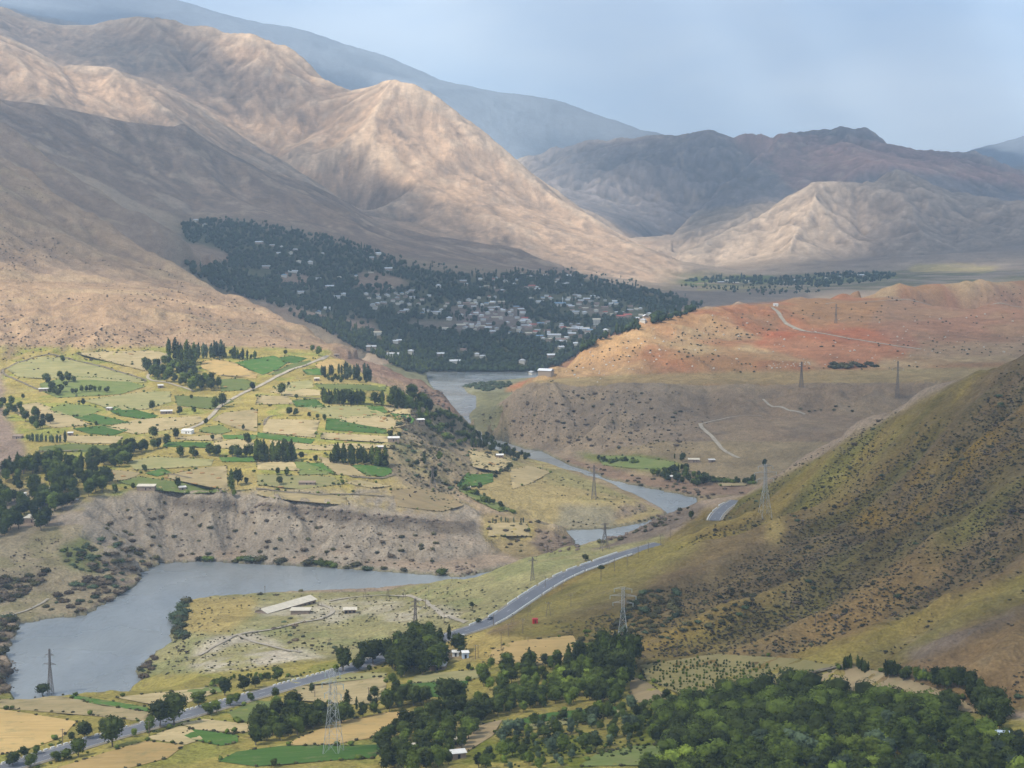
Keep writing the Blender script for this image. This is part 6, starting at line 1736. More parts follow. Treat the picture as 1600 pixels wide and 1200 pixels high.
for c in roofm:
    HP[c] = [proto_house(11, 8, 3.4, c, wallm[0]), proto_house(15, 8.5, 3.6, c, wallm[1]), proto_house(9, 8, 4.2, c, wallm[0], True)]
hpos = []
def house_at(w, col, label, group, sc=1.0, rz=None, pr=None):
    o = dup(pr or random.choice(HP[col]), (w[0], w[1], w[2]), random.uniform(-0.5, 0.5) + (1.57 if random.random() < 0.25 else 0) if rz is None else rz, sc)
    tag(o, label, "house", group); hpos.append((w[0], w[1])); return o
SPECIAL = [(515, 450, 'white'), (537, 462, 'white'), (526, 466, 'grey'), (470, 459, 'grey'), (475, 464, 'red'), (497, 490, 'blue'), (511, 484, 'white'), (455, 397, 'cream'), (485, 412, 'white'), (467, 411, 'cream'), (444, 433, 'blue'),
           (591, 398, 'white'), (580, 405, 'grey'), (607, 422, 'white'), (497, 438, 'grey'), (306, 346, 'white'), (320, 353, 'white'), (405, 381, 'white'), (416, 419, 'grey'), (586, 482, 'cream'), (612, 452, 'cream'),
           (685, 449, 'white'), (702, 500, 'white'), (685, 491, 'white'), (720, 511, 'cream'), (695, 516, 'cream'), (689, 556, 'white'), (816, 430, 'cream'), (887, 433, 'white'), (900, 490, 'grey'), (946, 519, 'white'), (980, 495, 'red'),
           (970, 497, 'red'), (820, 500, 'red'), (862, 558, 'white'), (816, 567, 'grey'), (642, 552, 'white'), (580, 545, 'grey'), (832, 585, 'grey'), (853, 584, 'white')]
where = lambda u, v: ("in the upper left woods" if u < 420 else "in woods left of town" if u < 560 and v < 445 else "at the town's left end" if u < 640 else "by the water below town" if v > 540 else "in the town's middle" if u < 860 else "on the town's right side")
seen_l = {}
nth = ["", "second ", "third ", "fourth ", "fifth ", "sixth ", "seventh ", "eighth "]
for (u, v, c) in SPECIAL:
    w = cast(u, v)[0]
    lab = "house with %s roof %s" % ({'white': 'a bright white', 'grey': 'a pale grey', 'red': 'a red', 'blue': 'a blue', 'cream': 'a cream'}[c], where(u, v))
    k = seen_l.get(lab, 0); seen_l[lab] = k + 1
    if k: lab = lab.replace("house with", nth[k] + "house from the left with")
    house_at(w, c, lab, "single houses of the town that stand out", 1.25)
BIGH = [(460, 426, 30, 9, 3.5, 'white', "long white-roofed barn on the bare clearing above the town"), (590, 522, 32, 9, 3.5, 'cream', "long pale shed at the foot of the brown knoll"), (714, 567, 30, 12, 4, 'white', "largest white-roofed building in the riverside woods"),
        (610, 556, 34, 12, 3.5, 'grey', "wide greyish roof half hidden in the trees left of the river"), (875, 478, 26, 12, 6, 'blue', "large pale blue-roofed hall in the upper right quarter"), (932, 507, 16, 12, 11, 'cream', "tall cream block standing above the trees on the right"),
        (912, 517, 24, 9, 4.5, 'white', "long bright white building left of the tall cream block's foot"), (865, 527, 30, 9, 5.5, 'white', "long white building with a row of dark windows at the town's lower edge"), (875, 533, 24, 9, 4, 'brown', "long brown-roofed building just below the windowed one"), (897, 539, 14, 8, 4, 'white', "white-roofed house below the brown-roofed building")]
for (u, v, L_, W_, H_, c, lab) in BIGH:
    w = cast(u, v)[0]
    pr = proto_house(L_, W_, H_, c, wallm[0], False, H_ > 4.2)
    pr.location = (w[0], w[1], w[2]); pr.rotation_euler = (0, 0, random.uniform(-.15, .15)); tag(pr, lab, "building"); hpos.append((w[0], w[1]))
w = cast(879, 478)[0]
mst = empty("white_mast", (w[0], w[1], w[2])); t_ = MB(); t_.bar((0, 0, -2), (0, 0, 16), 0.9, 8, 0.8); t_.build("shaft", wallm[0], mst)
t_ = MB(); t_.bar((0, 0, 16), (0, 0, 17), 1.5, 8, 1.5); t_.bar((0, 0, 17), (0, 0, 23), 1.0, 8, 0.05); t_.build("spire", roofm['white'], mst)
tag(mst, "slender white tower with a pointed top beside the pale blue-roofed hall", "tower")
for poly, n_, wh in DENSE:
    w = spaced(poly, n_, 13.0)
    for q in w:
        c = random.choices(['white', 'grey', 'cream', 'brown', 'blue', 'red'], [34, 26, 14, 16, 6, 4])[0]
        house_at(q, c, "small house with %s roof %s" % ({'white': 'a white', 'grey': 'a pale grey', 'red': 'a red', 'blue': 'a bluish', 'cream': 'a cream', 'brown': 'a brown'}[c], wh), "%s-roofed houses %s" % (c, wh), random.uniform(0.75, 1.1))
HX = np.array(hpos)
def forest(poly, n_, avoid=8.0, clear=CLEAR, dens=None):
    c = rand_in(poly, n_)
    u_ = np.array([a[0] for a in c]); v_ = np.array([a[1] for a in c])
    keep = np.ones(len(c), bool)
    for cl in clear: keep &= ~(inpoly(u_, v_, cl) & (np.array([random.random() for _ in c]) < 0.93))
    w = cast(u_[keep], v_[keep]); u_ = u_[keep]; v_ = v_[keep]
    keep = np.ones(len(w), bool)
    for poly_, n2, _ in DENSE[:4]:
        keep &= ~(inpoly(u_, v_, poly_) & (np.array([random.random() for _ in w]) < 0.55))
    w = w[keep]
    ok = np.ones(len(w), bool)
    for h in HX:
        dx = w[:, 0] - h[0]; dy = w[:, 1] - h[1]
        ok &= ~((np.abs(dx) < 9) & (dy < 9) & (dy > -34))
    return w[ok & (w[:, 2] > 1.0) & (w[:, 1] > 2100) & (w[:, 1] < 6000)]
w = forest(TOWN, 8600)
mass("town_woods", w, 7, 14, 0.85, M['leaf_t'], 12, tall=0.18, leaf=1.2)
w = forest([(284, 346), (335, 338), (460, 354), (620, 398), (740, 424), (900, 418), (1010, 444), (1110, 476), (1060, 500), (740, 440), (560, 400), (400, 362), (300, 360)], 330, clear=[])
mass("woodland_fringe", w, 4, 10, 0.8, M['leaf_t'], 10, tall=0.2, leaf=1.0)
w = forest([(490, 508), (560, 545), (620, 575), (680, 588), (700, 590), (690, 560), (600, 530), (520, 505)], 500)
mass("riverside_woods", w, 9, 15, 0.6, M['leaf_m'], 14, tall=0.4, leaf=1.2)
for (u_, v_) in ((1112, 441), (1126, 443), (1135, 440), (1150, 444), (1168, 441), (1188, 443), (1205, 440), (1222, 444), (1244, 440), (1262, 438), (1290, 437), (1312, 434), (1345, 432), (1372, 431)):
    q_ = cast(u_, v_)[0]
    house_at(q_, random.choice(['white', 'cream', 'grey']), "tiny pale house on the far valley floor, %s" % ("left part" if u_ < 1160 else "middle" if u_ < 1260 else "right part"), "houses on the far valley floor", 1.3)
w = forest([(1050, 446), (1130, 447), (1240, 446), (1290, 458), (1180, 462)], 130, clear=[])
mass("valley_scrub", w, 4, 9, 1.0, M['leaf_t'], 6, tall=0.1, leaf=1.2)
w = forest([(1062, 440), (1130, 432), (1200, 436), (1330, 426), (1410, 428), (1380, 440), (1280, 450), (1180, 446)], 420, clear=[])
mass("far_valley_trees", w, 8, 14, 1.0, M['leaf_t'], 6, tall=0.2, leaf=1.6)
w = forest([(700, 583), (800, 584), (880, 582), (880, 574), (700, 577)], 260, clear=[])
mass("riverside_willows", w, 7, 12, 0.9, M['leaf_t'], 10, leaf=1.3)
# scrub on the islet and flats by the gorge
def off_road(w):
    ok = np.ones(len(w), bool)
    for q in RP[::2]: ok &= np.hypot(w[:, 0] - q[0], w[:, 1] - q[1]) > 8.5
    return w[ok]
def scatter(name, poly, n_, hlo, hhi, m, wf=1.5, nl=8, leaf=0.3, nscale=None, thr=0.0, tall=0.0):
    c = rand_in(poly, n_); w = cast([a[0] for a in c], [a[1] for a in c])
    if nscale:
        nz = fbm(w[:, 0], w[:, 1], nscale, 3, 301); w = w[nz + np.random.default_rng(n_).uniform(-.2, .2, len(nz)) > thr]
    w = off_road(w[(w[:, 2] > 0.6)])
    if len(w): return mass(name, w, hlo, hhi, wf, m, nl, tall, leaf)
scatter("islet_scrub", [(722, 604), (745, 598), (800, 597), (798, 604), (760, 612)], 260, 2, 4.5, M['leaf_g'], 1.6, 8, 0.6)
# the right-hand hillside: thousands of low tufts, drawn out along the ribs
HS = [(900, 985), (1000, 900), (1100, 830), (1172, 778), (1240, 726), (1300, 694), (1400, 645), (1500, 598), (1600, 566), (1600, 1105), (1540, 1095), (1400, 1040), (1200, 1020), (1000, 1030)]
c = rand_in(HS, 17000); w = cast([a[0] for a in c], [a[1] for a in c])
al_ = w[:, 0] * math.cos(c_) + w[:, 1] * math.sin(c_); ac_ = -w[:, 0] * math.sin(c_) + w[:, 1] * math.cos(c_)
ac_ = ac_ + 30 * fbm(w[:, 0], w[:, 1], 170, 3, 71)
rb = 1 - 2.2 * np.abs(fbm(al_ * 0.22, ac_, 62, 4, 72, 0.55))
nz = fbm(al_ * 0.4, ac_, 40, 3, 311) + fbm(w[:, 0], w[:, 1], 15, 2, 312) * 0.6
up = sstep(1000, 720, c and np.array([a[1] for a in c]).astype(float)) if False else (1 - sstep(720, 1000, np.array([a[1] for a in c])))
sel = (0.9 * nz + (0.55 - rb) * 0.7 + 0.30 * up + np.random.default_rng(5).uniform(-.45, .45, len(nz))) > 0.27
ws = w[sel]
rgq = np.random.default_rng(12).random(len(ws))
ws = off_road(ws); rgq = rgq[:len(ws)]
mass("hillside_tufts", ws[rgq < 0.5], 0.35, 1.0, 1.7, M['scrub'], 3, leaf=0.28)
mass("dry_hillside_tufts", ws[rgq >= 0.5], 0.3, 0.85, 1.8, M['scrub_b'], 3, leaf=0.25)
cand = ws[np.random.default_rng(3).permutation(len(ws))[:170]]
for q in cand:
    uq, vq = pix(*q)
    zone = "high on" if vq < 780 else ("in the middle of" if vq < 920 else "low on")
    side = "left part of" if uq < 1200 else ("centre of" if uq < 1420 else "right part of")
    o = plant(random.choice(['sd', 'sd', 'sd', 'sb', 'sx']), q[0], q[1], q[2] - 0.1, random.uniform(1.0, 2.2), sx=1.3)
    o.name = "hillside_bush"
    tag(o, "dark bush %s the dry hillside, %s the slope" % (zone, side), "bush", "bushes on the right hillside")
def bushes(kinds, poly, n_, hlo, hhi, dmin, label, group, sx=1.2):
    for q in spaced(poly, n_, dmin):
        if q[2] < 0.5: continue
        kd = random.choice(kinds); hh = random.uniform(hlo, hhi)
        o = plant(kd, q[0], q[1], q[2] - 0.1, hh, sx=sx)
        lb = label
        if n_ > 20:
            uu_, vv_ = pix(*q); us = [p[0] for p in poly]; vs = [p[1] for p in poly]
            fu = (uu_ - min(us)) / (max(us) - min(us)); fv = (vv_ - min(vs)) / (max(vs) - min(vs))
            lb = " ".join(label.split()[:10]) + ", " + ("upper " if fv < 0.4 else "middle " if fv < 0.7 else "lower ") + ("left" if fu < 0.25 else "left centre" if fu < 0.5 else "right centre" if fu < 0.75 else "right")
        tag(o, lb, "bush", group)
        if 'thicket' in group: o.name = "thicket_bush"
        elif 'willow' in group or 'foot of' in group or 'water' in group or 'shore' in group: o.name = "waterside_bush"
        elif 'bluff' in group or 'nose' in group: o.name = "bluff_bush"
        elif 'bench' in group or 'eastern' in group or 'crag' in group or 'rocks' in group: o.name = "rock_slope_bush"
bushes(['sd', 'sb', 'sd'], [(150, 800), (260, 785), (430, 800), (640, 830), (740, 840), (740, 895), (560, 880), (420, 872), (260, 872), (200, 885)], 95, 1.1, 2.9, 6, "dark bush dotted on the grey river bluff", "bushes on the grey bluff")
bushes(['sd', 'sg', 'sx'], [(300, 873), (420, 874), (520, 880), (640, 890), (720, 897), (700, 901), (520, 889), (300, 880)], 26, 2.5, 5, 6, "olive bush at the water's edge under the grey bluff", "bushes at the foot of the bluff", 1.6)
bushes(['sd', 'sb', 'sb', 'sx'], [(120, 862), (160, 840), (230, 860), (250, 876), (220, 895), (215, 912), (160, 945), (110, 960), (60, 962), (90, 930), (130, 905)], 84, 1.6, 3.8, 4, "dense bush of the thicket on the steep left bank", "thicket on the steep left bank", 1.4)
bushes(['sd', 'sb'], [(-20, 900), (20, 905), (75, 890), (60, 915), (20, 940), (-20, 945)], 40, 2.5, 4.5, 4, "brown bush of the thicket at the far left above the river", "thicket at the far left", 1.4)
bushes(['sd', 'sb', 'sx'], [(-20, 965), (30, 968), (30, 985), (12, 1008), (-20, 1010)], 16, 3, 5, 4, "brown-green bush where the left bank meets the water", "bushes at the left waterside", 1.4)
bushes(['sd', 'sb'], [(-30, 1020), (6, 1020), (14, 1050), (16, 1083), (-30, 1088)], 30, 3, 5.5, 3, "reddish bush in the strip left of the wide river", "bushes left of the wide river", 1.4)
bushes(['sd', 'sx', 'sg'], [(92, 862), (130, 842), (168, 885), (140, 895), (110, 885)], 22, 1.5, 3.2, 4, "green bush in the damp hollow of the left bank", "bushes in the damp hollow")
bushes(['sx', 'sx', 'sd'], [(270, 945), (292, 938), (292, 960), (282, 985), (300, 1000), (278, 1000), (268, 975)], 34, 3, 5, 3, "grey willow bush on the tip of the spit", "willow bushes on the spit tip", 1.3)
bushes(['sd', 'sb', 'sx'], [(212, 1045), (235, 1020), (250, 1018), (245, 1040), (225, 1062)], 16, 1.5, 3, 4, "low bush on the stony shore below the spit", "bushes on the stony shore")
bushes(['sd', 'sx', 'sd'], [(620, 650), (690, 640), (740, 690), (820, 715), (790, 740), (740, 730), (700, 790), (640, 740), (612, 700)], 80, 1.6, 3.8, 6, "dark bush on the rocky slope east of the terrace", "bushes on the rocky eastern slope")
bushes(['sd', 'sb'], [(760, 790), (840, 812), (905, 850), (890, 866), (800, 862), (755, 830)], 34, 1.3, 3, 5, "small bush on the rocky nose above the pool", "bushes on the rocky nose")
bushes(['sd', 'sb'], [(745, 650), (860, 612), (1000, 612), (1080, 650), (1060, 700), (900, 700), (800, 690)], 90, 1.4, 3.2, 8, "dark bush on the rocky slope under the long bench", "bushes under the bench")
bushes(['sb', 'sd'], [(850, 712), (960, 748), (1090, 782), (1180, 770), (1060, 755), (950, 735), (870, 706)], 34, 1.5, 3, 7, "reddish bush on the low right bank of the river", "bushes on the low right bank")
bushes(['sd', 'sb', 'sd'], [(930, 850), (960, 825), (1030, 805), (1085, 790), (1060, 815), (990, 840)], 34, 1.5, 3, 5, "dark bush on the rocks between the road and the pool", "bushes on the rocks above the pool")
bushes(['sd', 'sx', 'sd'], [(960, 960), (1000, 925), (1060, 920), (1060, 970), (1000, 1000), (960, 1000)], 60, 1.5, 3.6, 4, "dark bush in the broken gullies above the windbreak", "bushes in the gullies above the windbreak")
bushes(['sd', 'sx'], [(1060, 985), (1100, 960), (1180, 930), (1160, 960), (1090, 990)], 26, 1.4, 3, 4, "dark bush along the ridge of the small spur", "bushes along the small spur")
bushes(['sd', 'sg', 'sd'], [(890, 1005), (920, 985), (960, 1005), (950, 1030), (910, 1035)], 26, 1.2, 3, 4, "bush in the rough ground right of the hill wheat", "bushes right of the hill wheat")
bushes(['sd', 'sb'], [(400, 925), (470, 922), (470, 930), (400, 935)], 5, 1.5, 2.4, 10, "small bush on the river side of the spit", "bushes on the spit's river side")
bushes(['sd', 'sb', 'sx'], [(425, 975), (460, 965), (490, 975), (450, 990), (500, 1000), (560, 1030), (430, 1000)], 22, 1.0, 2.0, 5, "low thorn bush between the tracks on the spit", "thorn bushes on the spit")
bushes(['sd', 'sd'], [(1240, 640), (1300, 632), (1372, 640), (1300, 650)], 8, 1.5, 3, 8, "small dark bush on the slope above the crest", "bushes above the crest")
bushes(['sd', 'sd'], [(1290, 570), (1365, 568), (1370, 573), (1300, 576)], 16, 4, 7, 6, "dark thorn bush in the line at the foot of the red slope", "dark bushes at the foot of the red slope", 1.5)
scatter("bluff_tufts", [(130, 790), (430, 800), (740, 820), (900, 860), (730, 898), (450, 876), (260, 872), (120, 960), (0, 960), (0, 880)], 800, 0.4, 1.0, M['scrub_b'], 1.7, 3, 0.25, 60, 0.0)
scatter("bench_slope_tufts", [(740, 650), (800, 610), (1000, 610), (1130, 615), (1080, 710), (1000, 705), (800, 690)], 700, 0.6, 1.4, M['scrub'], 1.7, 3, 0.4, 70, 0.0)
scatter("front_mountain_tufts", [(0, 250), (120, 330), (290, 435), (430, 495), (525, 545), (250, 545), (0, 600)], 1500, 0.9, 1.9, M['scrub_b'], 1.7, 2, 0.5, 130, 0.05)
scatter("gully_tufts", [(600, 640), (690, 610), (740, 665), (830, 712), (780, 740), (700, 800), (620, 740)], 900, 0.6, 1.8, M['scrub'], 1.6, 3, 0.3, 40, -0.05)
scatter("spit_tufts", [(290, 935), (640, 920), (760, 905), (960, 870), (800, 960), (700, 985), (400, 1050), (240, 1055)], 1500, 0.3, 0.9, M['scrub'], 2.0, 3, 0.2, 50, 0.05)
scatter("meadow_tufts", [(720, 985), (960, 960), (990, 1040), (760, 1045)], 600, 0.3, 0.9, M['scrub'], 1.9, 3, 0.2, 40, 0.0)
scatter("red_hill_tufts", [(850, 600), (1000, 515), (1300, 470), (1600, 435), (1600, 570), (1200, 582)], 700, 1.0, 2.4, M['scrub'], 1.7, 2, 0.4, 120, 0.05)
scatter("peninsula_tufts", [(780, 745), (900, 745), (1030, 800), (900, 825)], 350, 0.5, 1.4, M['scrub'], 1.8, 3, 0.25, 60, 0.05)
scatter("field_edge_bushes", [(20, 560), (500, 560), (680, 650), (560, 770), (100, 770), (10, 640)], 420, 1.0, 2.6, M['leaf_m'], 1.4, 6, 0.35, 30, 0.12)
# weeds, low walls and ditch plants strung along the field boundaries
eb = []
for k_, poly in FIELDS:
    for i_ in range(len(poly)):
        a_ = poly[i_]; b_ = poly[(i_ + 1) % len(poly)]
        L_ = math.hypot(b_[0] - a_[0], b_[1] - a_[1])
        for _ in range(int(L_ / 2.2)):
            t_ = random.random()
            if random.random() < (0.42 if a_[1] < 1000 else 0.16): eb.append((a_[0] + (b_[0] - a_[0]) * t_ + random.gauss(0, .5), a_[1] + (b_[1] - a_[1]) * t_ + random.gauss(0, .3)))
w = off_road(cast([a[0] for a in eb], [a[1] for a in eb]))
mass("field_edge_weeds", w, 0.4, 1.2, 1.7, M['scrub'], 3, leaf=0.3)
w = w[::9]
mass("field_edge_shrubs", w, 1.2, 2.8, 1.2, M['leaf_m'], 8, leaf=0.35)
scatter("road_verge_weeds", [(0, 1180), (300, 1100), (600, 1015), (640, 1030), (300, 1130), (60, 1200)], 500, 0.4, 1.1, M['leaf_m'], 1.6, 6, 0.18, 20, 0.05)
scatter("orchard_grass_tufts", [(780, 1140), (970, 1110), (1060, 1120), (1000, 1180), (800, 1200)], 500, 0.4, 1.2, M['leaf_m'], 1.6, 6, 0.2, 20, 0.0)

# ------------------------------------------------------------------ stones
def rockproto(name, seed, m, flat=0.7):
    rg = np.random.default_rng(seed); v, f = I2
    v = v * (1 + 0.35 * rg.uniform(-1, 1, (len(v), 1)) * 0.6) * np.array([1, rg.uniform(.7, 1), flat])
    v = np.round(v * 3.5) / 3.5 * 0.5 + v * 0.5
    return np_mesh(name, v, f, m, False, None, 3)
M['bould'] = mat("pale_boulder", (0.56, 0.50, 0.42), 0.9, noise=[(0.8, 0.7, 1.1, 3)])
M['rock'] = mat("dark_rock", (0.17, 0.13, 0.10), 0.95, noise=[(0.6, 0.6, 1.3, 4)], bump=[(0.8, 0.4)])
BO = [rockproto("boulder", 5 + i, M['bould']) for i in range(3)]
RK = [rockproto("rock_outcrop", 15 + i, M['rock'], 0.6) for i in range(3)]
def stones(protos, poly, n_, lo, hi, dmin, label, cat, group):
    for q in spaced(poly, n_, dmin):
        if q[2] < 0.4: continue
        o = random.choice(protos).copy(); COL.objects.link(o); s_ = random.uniform(lo, hi) * random.choice([0.6, 0.8, 1.0])
        o.location = (q[0], q[1], q[2] + s_ * 0.15); o.rotation_euler = (random.uniform(-.3, .3), random.uniform(-.3, .3), random.uniform(0, 6.28)); o.scale = (s_, s_, s_)
        tag(o, label, cat, group)
stones(BO, [(860, 585), (940, 535), (1000, 515), (1060, 500), (1060, 560), (940, 600)], 45, 1.0, 2.2, 6, "pale boulder on the sunlit ochre end of the red hills", "boulder", "boulders on the ochre end")
stones(BO, [(1060, 495), (1200, 485), (1400, 500), (1400, 575), (1060, 580)], 60, 1.0, 2.3, 8, "whitish boulder scattered over the middle of the red hills", "boulder", "boulders on the red hills")
stones(BO, [(1400, 500), (1600, 480), (1600, 560), (1400, 570)], 34, 1.1, 2.4, 10, "whitish boulder on the right part of the red hills", "boulder", "boulders on the right of the red hills")
stones(BO, [(1195, 568), (1265, 564), (1265, 573), (1200, 576)], 22, 1.0, 2.2, 4, "white stone of the heap strewn at the foot of the red slope", "boulder", "white stone heap")
stones(RK, [(640, 600), (690, 610), (706, 640), (690, 636), (650, 606)], 30, 1.6, 3.4, 4, "reddish dark rock on the jagged wall above the gorge", "rock", "rocks of the gorge wall")
stones(RK, [(850, 832), (900, 842), (905, 860), (850, 864)], 26, 1.3, 2.6, 3.5, "dark rock on the steep end of the nose above the pool", "rock", "rocks on the nose above the pool")
stones(RK, [(940, 848), (980, 826), (1040, 806), (1060, 812), (1000, 835)], 36, 1.3, 2.8, 4, "brown rock on the crag between the two river reaches", "rock", "rocks of the crag between the reaches")
stones(RK, [(700, 888), (735, 880), (748, 893), (722, 902)], 14, 1.2, 2.4, 3, "dark rock where the bluff meets the narrowing river", "rock", "rocks at the bluff's end")
stones(RK, [(225, 1058), (238, 1045), (212, 1052), (222, 1064)], 7, 0.5, 1.1, 2, "dark stone on the stony point in the river", "rock", "stones on the river point")
stones(RK, [(620, 660), (700, 690), (760, 740), (700, 760), (640, 720)], 44, 0.8, 2.0, 6, "brown rock on the slope east of the terrace", "rock", "rocks on the eastern slope")
stones(RK, [(940, 645), (960, 625), (985, 640), (950, 665)], 8, 1.5, 2.5, 5, "grey rock in the gully under the bench", "rock", "rocks in the gully")
stones(RK, [(280, 782), (430, 788), (560, 800), (700, 812), (700, 820), (560, 812), (420, 802), (290, 800)], 60, 1.2, 2.8, 4, "dark conglomerate block in the rim band of the grey bluff", "rock", "blocks of the bluff rim")

# ------------------------------------------------------------------ pylons and poles
M['steel'] = mat("galvanised_steel", (0.36, 0.37, 0.36), 0.55, metal=0.3, spec=0.4)
M['dsteel'] = mat("weathered_steel", (0.17, 0.145, 0.125), 0.75)
M['wood'] = mat("pole_wood", (0.15, 0.115, 0.085), 0.9)
M['ins'] = mat("insulator_glass", (0.30, 0.36, 0.34), 0.3)
def pylon(u, v, hp, label, m='dsteel', bw=0.20, tw=0.045, arms=((0.72, 0.17), (0.84, 0.22), (0.96, 0.15)), rr=0.0048, wide_leg=0.0, body=None):
    w = cast(u, v)[0]; D = w[1]; H = hpx(hp, D)
    root = empty("power_pylon", (w[0], w[1], w[2] - 0.3), random.uniform(-.35, .35))
    r = H * rr * (0.72 if m == 'dsteel' else 1.0)
    waist = 0.62
    def half(t):
        return H * (bw / 2 + (tw / 2 - bw / 2) * min(1, t / waist)) if t < waist else H * tw / 2
    cs = ((-1, -1), (1, -1), (1, 1), (-1, 1))
    for sx, sy in cs:
        b = MB(); b.bar((sx * half(0), sy * half(0), 0), (sx * half(waist), sy * half(waist), H * waist), r * 1.25, 4, r); b.bar((sx * half(waist), sy * half(waist), H * waist), (sx * half(1) * 0.6, sy * half(1) * 0.6, H), r, 4, r * 0.7)
        b.build("leg", M[m], root)
    b = MB(); t = 0.0; k = 0
    while t < 0.97:
        t2 = min(0.98, t + max(0.05, half(t) * 2 / H * 1.05))
        for i in range(4):
            a0 = cs[i]; a1 = cs[(i + 1) % 4]
            p0 = (a0[0] * half(t), a0[1] * half(t), H * t); p1 = (a1[0] * half(t2), a1[1] * half(t2), H * t2)
            p2 = (a1[0] * half(t), a1[1] * half(t), H * t); p3 = (a0[0] * half(t2), a0[1] * half(t2), H * t2)
            b.bar(p0, p1, r * 0.62, 3, cap=False); b.bar(p2, p3, r * 0.62, 3, cap=False); b.bar(p3, p1, r * 0.55, 3, cap=False)
        t = t2
    b.build("lattice_bracing", M[m], root)
    for (ta, wa) in arms:
        a = MB(); z = H * ta; x = H * wa; hw = half(ta)
        for s_ in (-1, 1):
            for y in (-hw, hw):
                a.bar((s_ * hw, y, z), (s_ * x, 0, z), r * 0.7, 3); a.bar((s_ * hw, y, z + H * 0.035), (s_ * x, 0, z), r * 0.6, 3)
            for q in (0.33, 0.66):
                a.bar((s_ * (hw + (x - hw) * q), 0, z), (s_ * (hw + (x - hw) * q), 0, z + H * 0.035 * (1 - q)), r * 0.5, 3)
        arm = a.build("crossarm", M[m], root)
        for s_ in (-1, 1):
            i_ = MB()
            for q in range(4): i_.bar((s_ * x, 0, z - H * 0.008 * (q * 2)), (s_ * x, 0, z - H * 0.008 * (q * 2 + 1.4)), H * 0.006, 6)
            i_.build("insulator", M['ins'], arm)
    tag(root, label, "pylon")
    return root
pylon(521, 1176, 137, "tall pale lattice pylon standing on the green field in front of the dark hedge", 'steel', 0.19, 0.075, ((0.70, 0.10), (0.82, 0.13), (0.95, 0.09)), rr=0.0025)
pylon(79, 1084, 73, "slender dark pylon on the field edge in front of the wide river", 'dsteel', 0.11, 0.035, ((0.66, 0.15), (0.86, 0.10)), rr=0.0075)
pylon(649, 993, 60, "brown lattice pylon on the grassy spit left of the road", 'dsteel', 0.13, 0.05, ((0.78, 0.14), (0.9, 0.12)), rr=0.0085)
pylon(945, 859, 43, "wide-legged dark pylon beside the climbing road and the pool", 'dsteel', 0.30, 0.07, ((0.8, 0.26), (0.95, 0.16)), rr=0.011)
pylon(832, 907, 38, "small brown pylon on the slope above the climbing road", 'dsteel', 0.16, 0.06, ((0.85, 0.17),), rr=0.011)
pylon(928, 780, 54, "brown lattice pylon on the river peninsula", 'dsteel', 0.13, 0.05, ((0.75, 0.18), (0.9, 0.13)), rr=0.009)
pylon(973, 1006, 92, "tall pale pylon in front of the bushy gullies above the windbreak", 'steel', 0.20, 0.05, rr=0.0028)
pylon(1195, 808, 84, "tall pale pylon at the foot of the hillside crest", 'steel', 0.20, 0.05, rr=0.0030)
pylon(1252, 605, 40, "small pylon on the long bench below the red hills", 'dsteel', 0.14, 0.05, ((0.8, 0.18),), rr=0.009)
pylon(1402, 622, 58, "thin pylon at the right end of the long bench", 'dsteel', 0.10, 0.04, ((0.8, 0.14),), rr=0.007)
pylon(1306, 505, 30, "tiny pylon on the red hillside beside the white track", 'dsteel', 0.12, 0.05, ((0.8, 0.16),), rr=0.010)
pylon(676, 763, 34, "pylon with spread legs beneath the bushy tree on the rocky slope", 'dsteel', 0.32, 0.08, ((0.85, 0.2),), rr=0.013)
def aframe(u, v, hp, label):
    w = cast(u, v)[0]; H = hpx(hp, w[1]); r = H * 0.014
    root = empty("braced_power_pole", (w[0], w[1], w[2] - 0.3), random.uniform(-.4, .4))
    for s_ in (-1, 1):
        b = MB(); b.bar((s_ * H * 0.17, 0, 0), (s_ * H * 0.02, 0, H), r * 1.2, 6, r); b.build("leg", M['wood'], root)
    b = MB(); b.bar((-H * 0.11, 0, H * 0.45), (H * 0.11, 0, H * 0.45), r, 5); b.build("brace", M['wood'], root)
    b = MB(); b.bar((-H * 0.2, 0, H * 0.9), (H * 0.2, 0, H * 0.9), r, 4); a = b.build("crossarm", M['wood'], root)
    for x in (-0.19, 0, 0.19):
        i_ = MB(); i_.bar((H * x, 0, H * 0.9), (H * x, 0, H * 0.97), r * 0.9, 5); i_.build("insulator", M['ins'], a)
    tag(root, label, "power pole")
def pole(u, v, hp, label, arm=True):
    w = cast(u, v)[0]; H = max(7.0, hpx(hp, w[1])); r = 0.17
    root = empty("utility_pole", (w[0], w[1], w[2] - 0.3), random.uniform(-.5, .5))
    b = MB(); b.bar((0, 0, 0), (0, 0, H), r, 8, r * 0.7); b.build("post", M['wood'], root)
    if arm:
        b = MB(); b.bar((-0.9, 0, H * 0.93), (0.9, 0, H * 0.93), 0.08, 4); a = b.build("crossarm", M['wood'], root)
        for x in (-0.85, 0, 0.85):
            i_ = MB(); i_.bar((x, 0, H * 0.93), (x, 0, H * 0.93 + 0.35), 0.08, 5); i_.build("insulator", M['ins'], a)
    tag(root, label, "utility pole")
for a in ((570, 936, 17, "leftmost A-shaped pole behind the spit track"), (606, 937, 18, "middle A-shaped pole behind the spit track, near the pylon"), (632, 937, 17, "right A-shaped pole behind the spit track"), (500, 947, 17, "three-legged pole right of the long farm building"),
          (857, 963, 24, "braced pole pair up the slope from the red box"), (801, 974, 16, "leaning braced pole between road and red box"), (827, 963, 18, "braced pole just above the red box"), (514, 1013, 15, "braced pole at the broken wall on the spit"), (825, 1004, 9, "short braced pole right of the hill wheat edge"),
          (706, 912, 12, "pair of poles in the narrow end of the river pool")):
    aframe(*a)
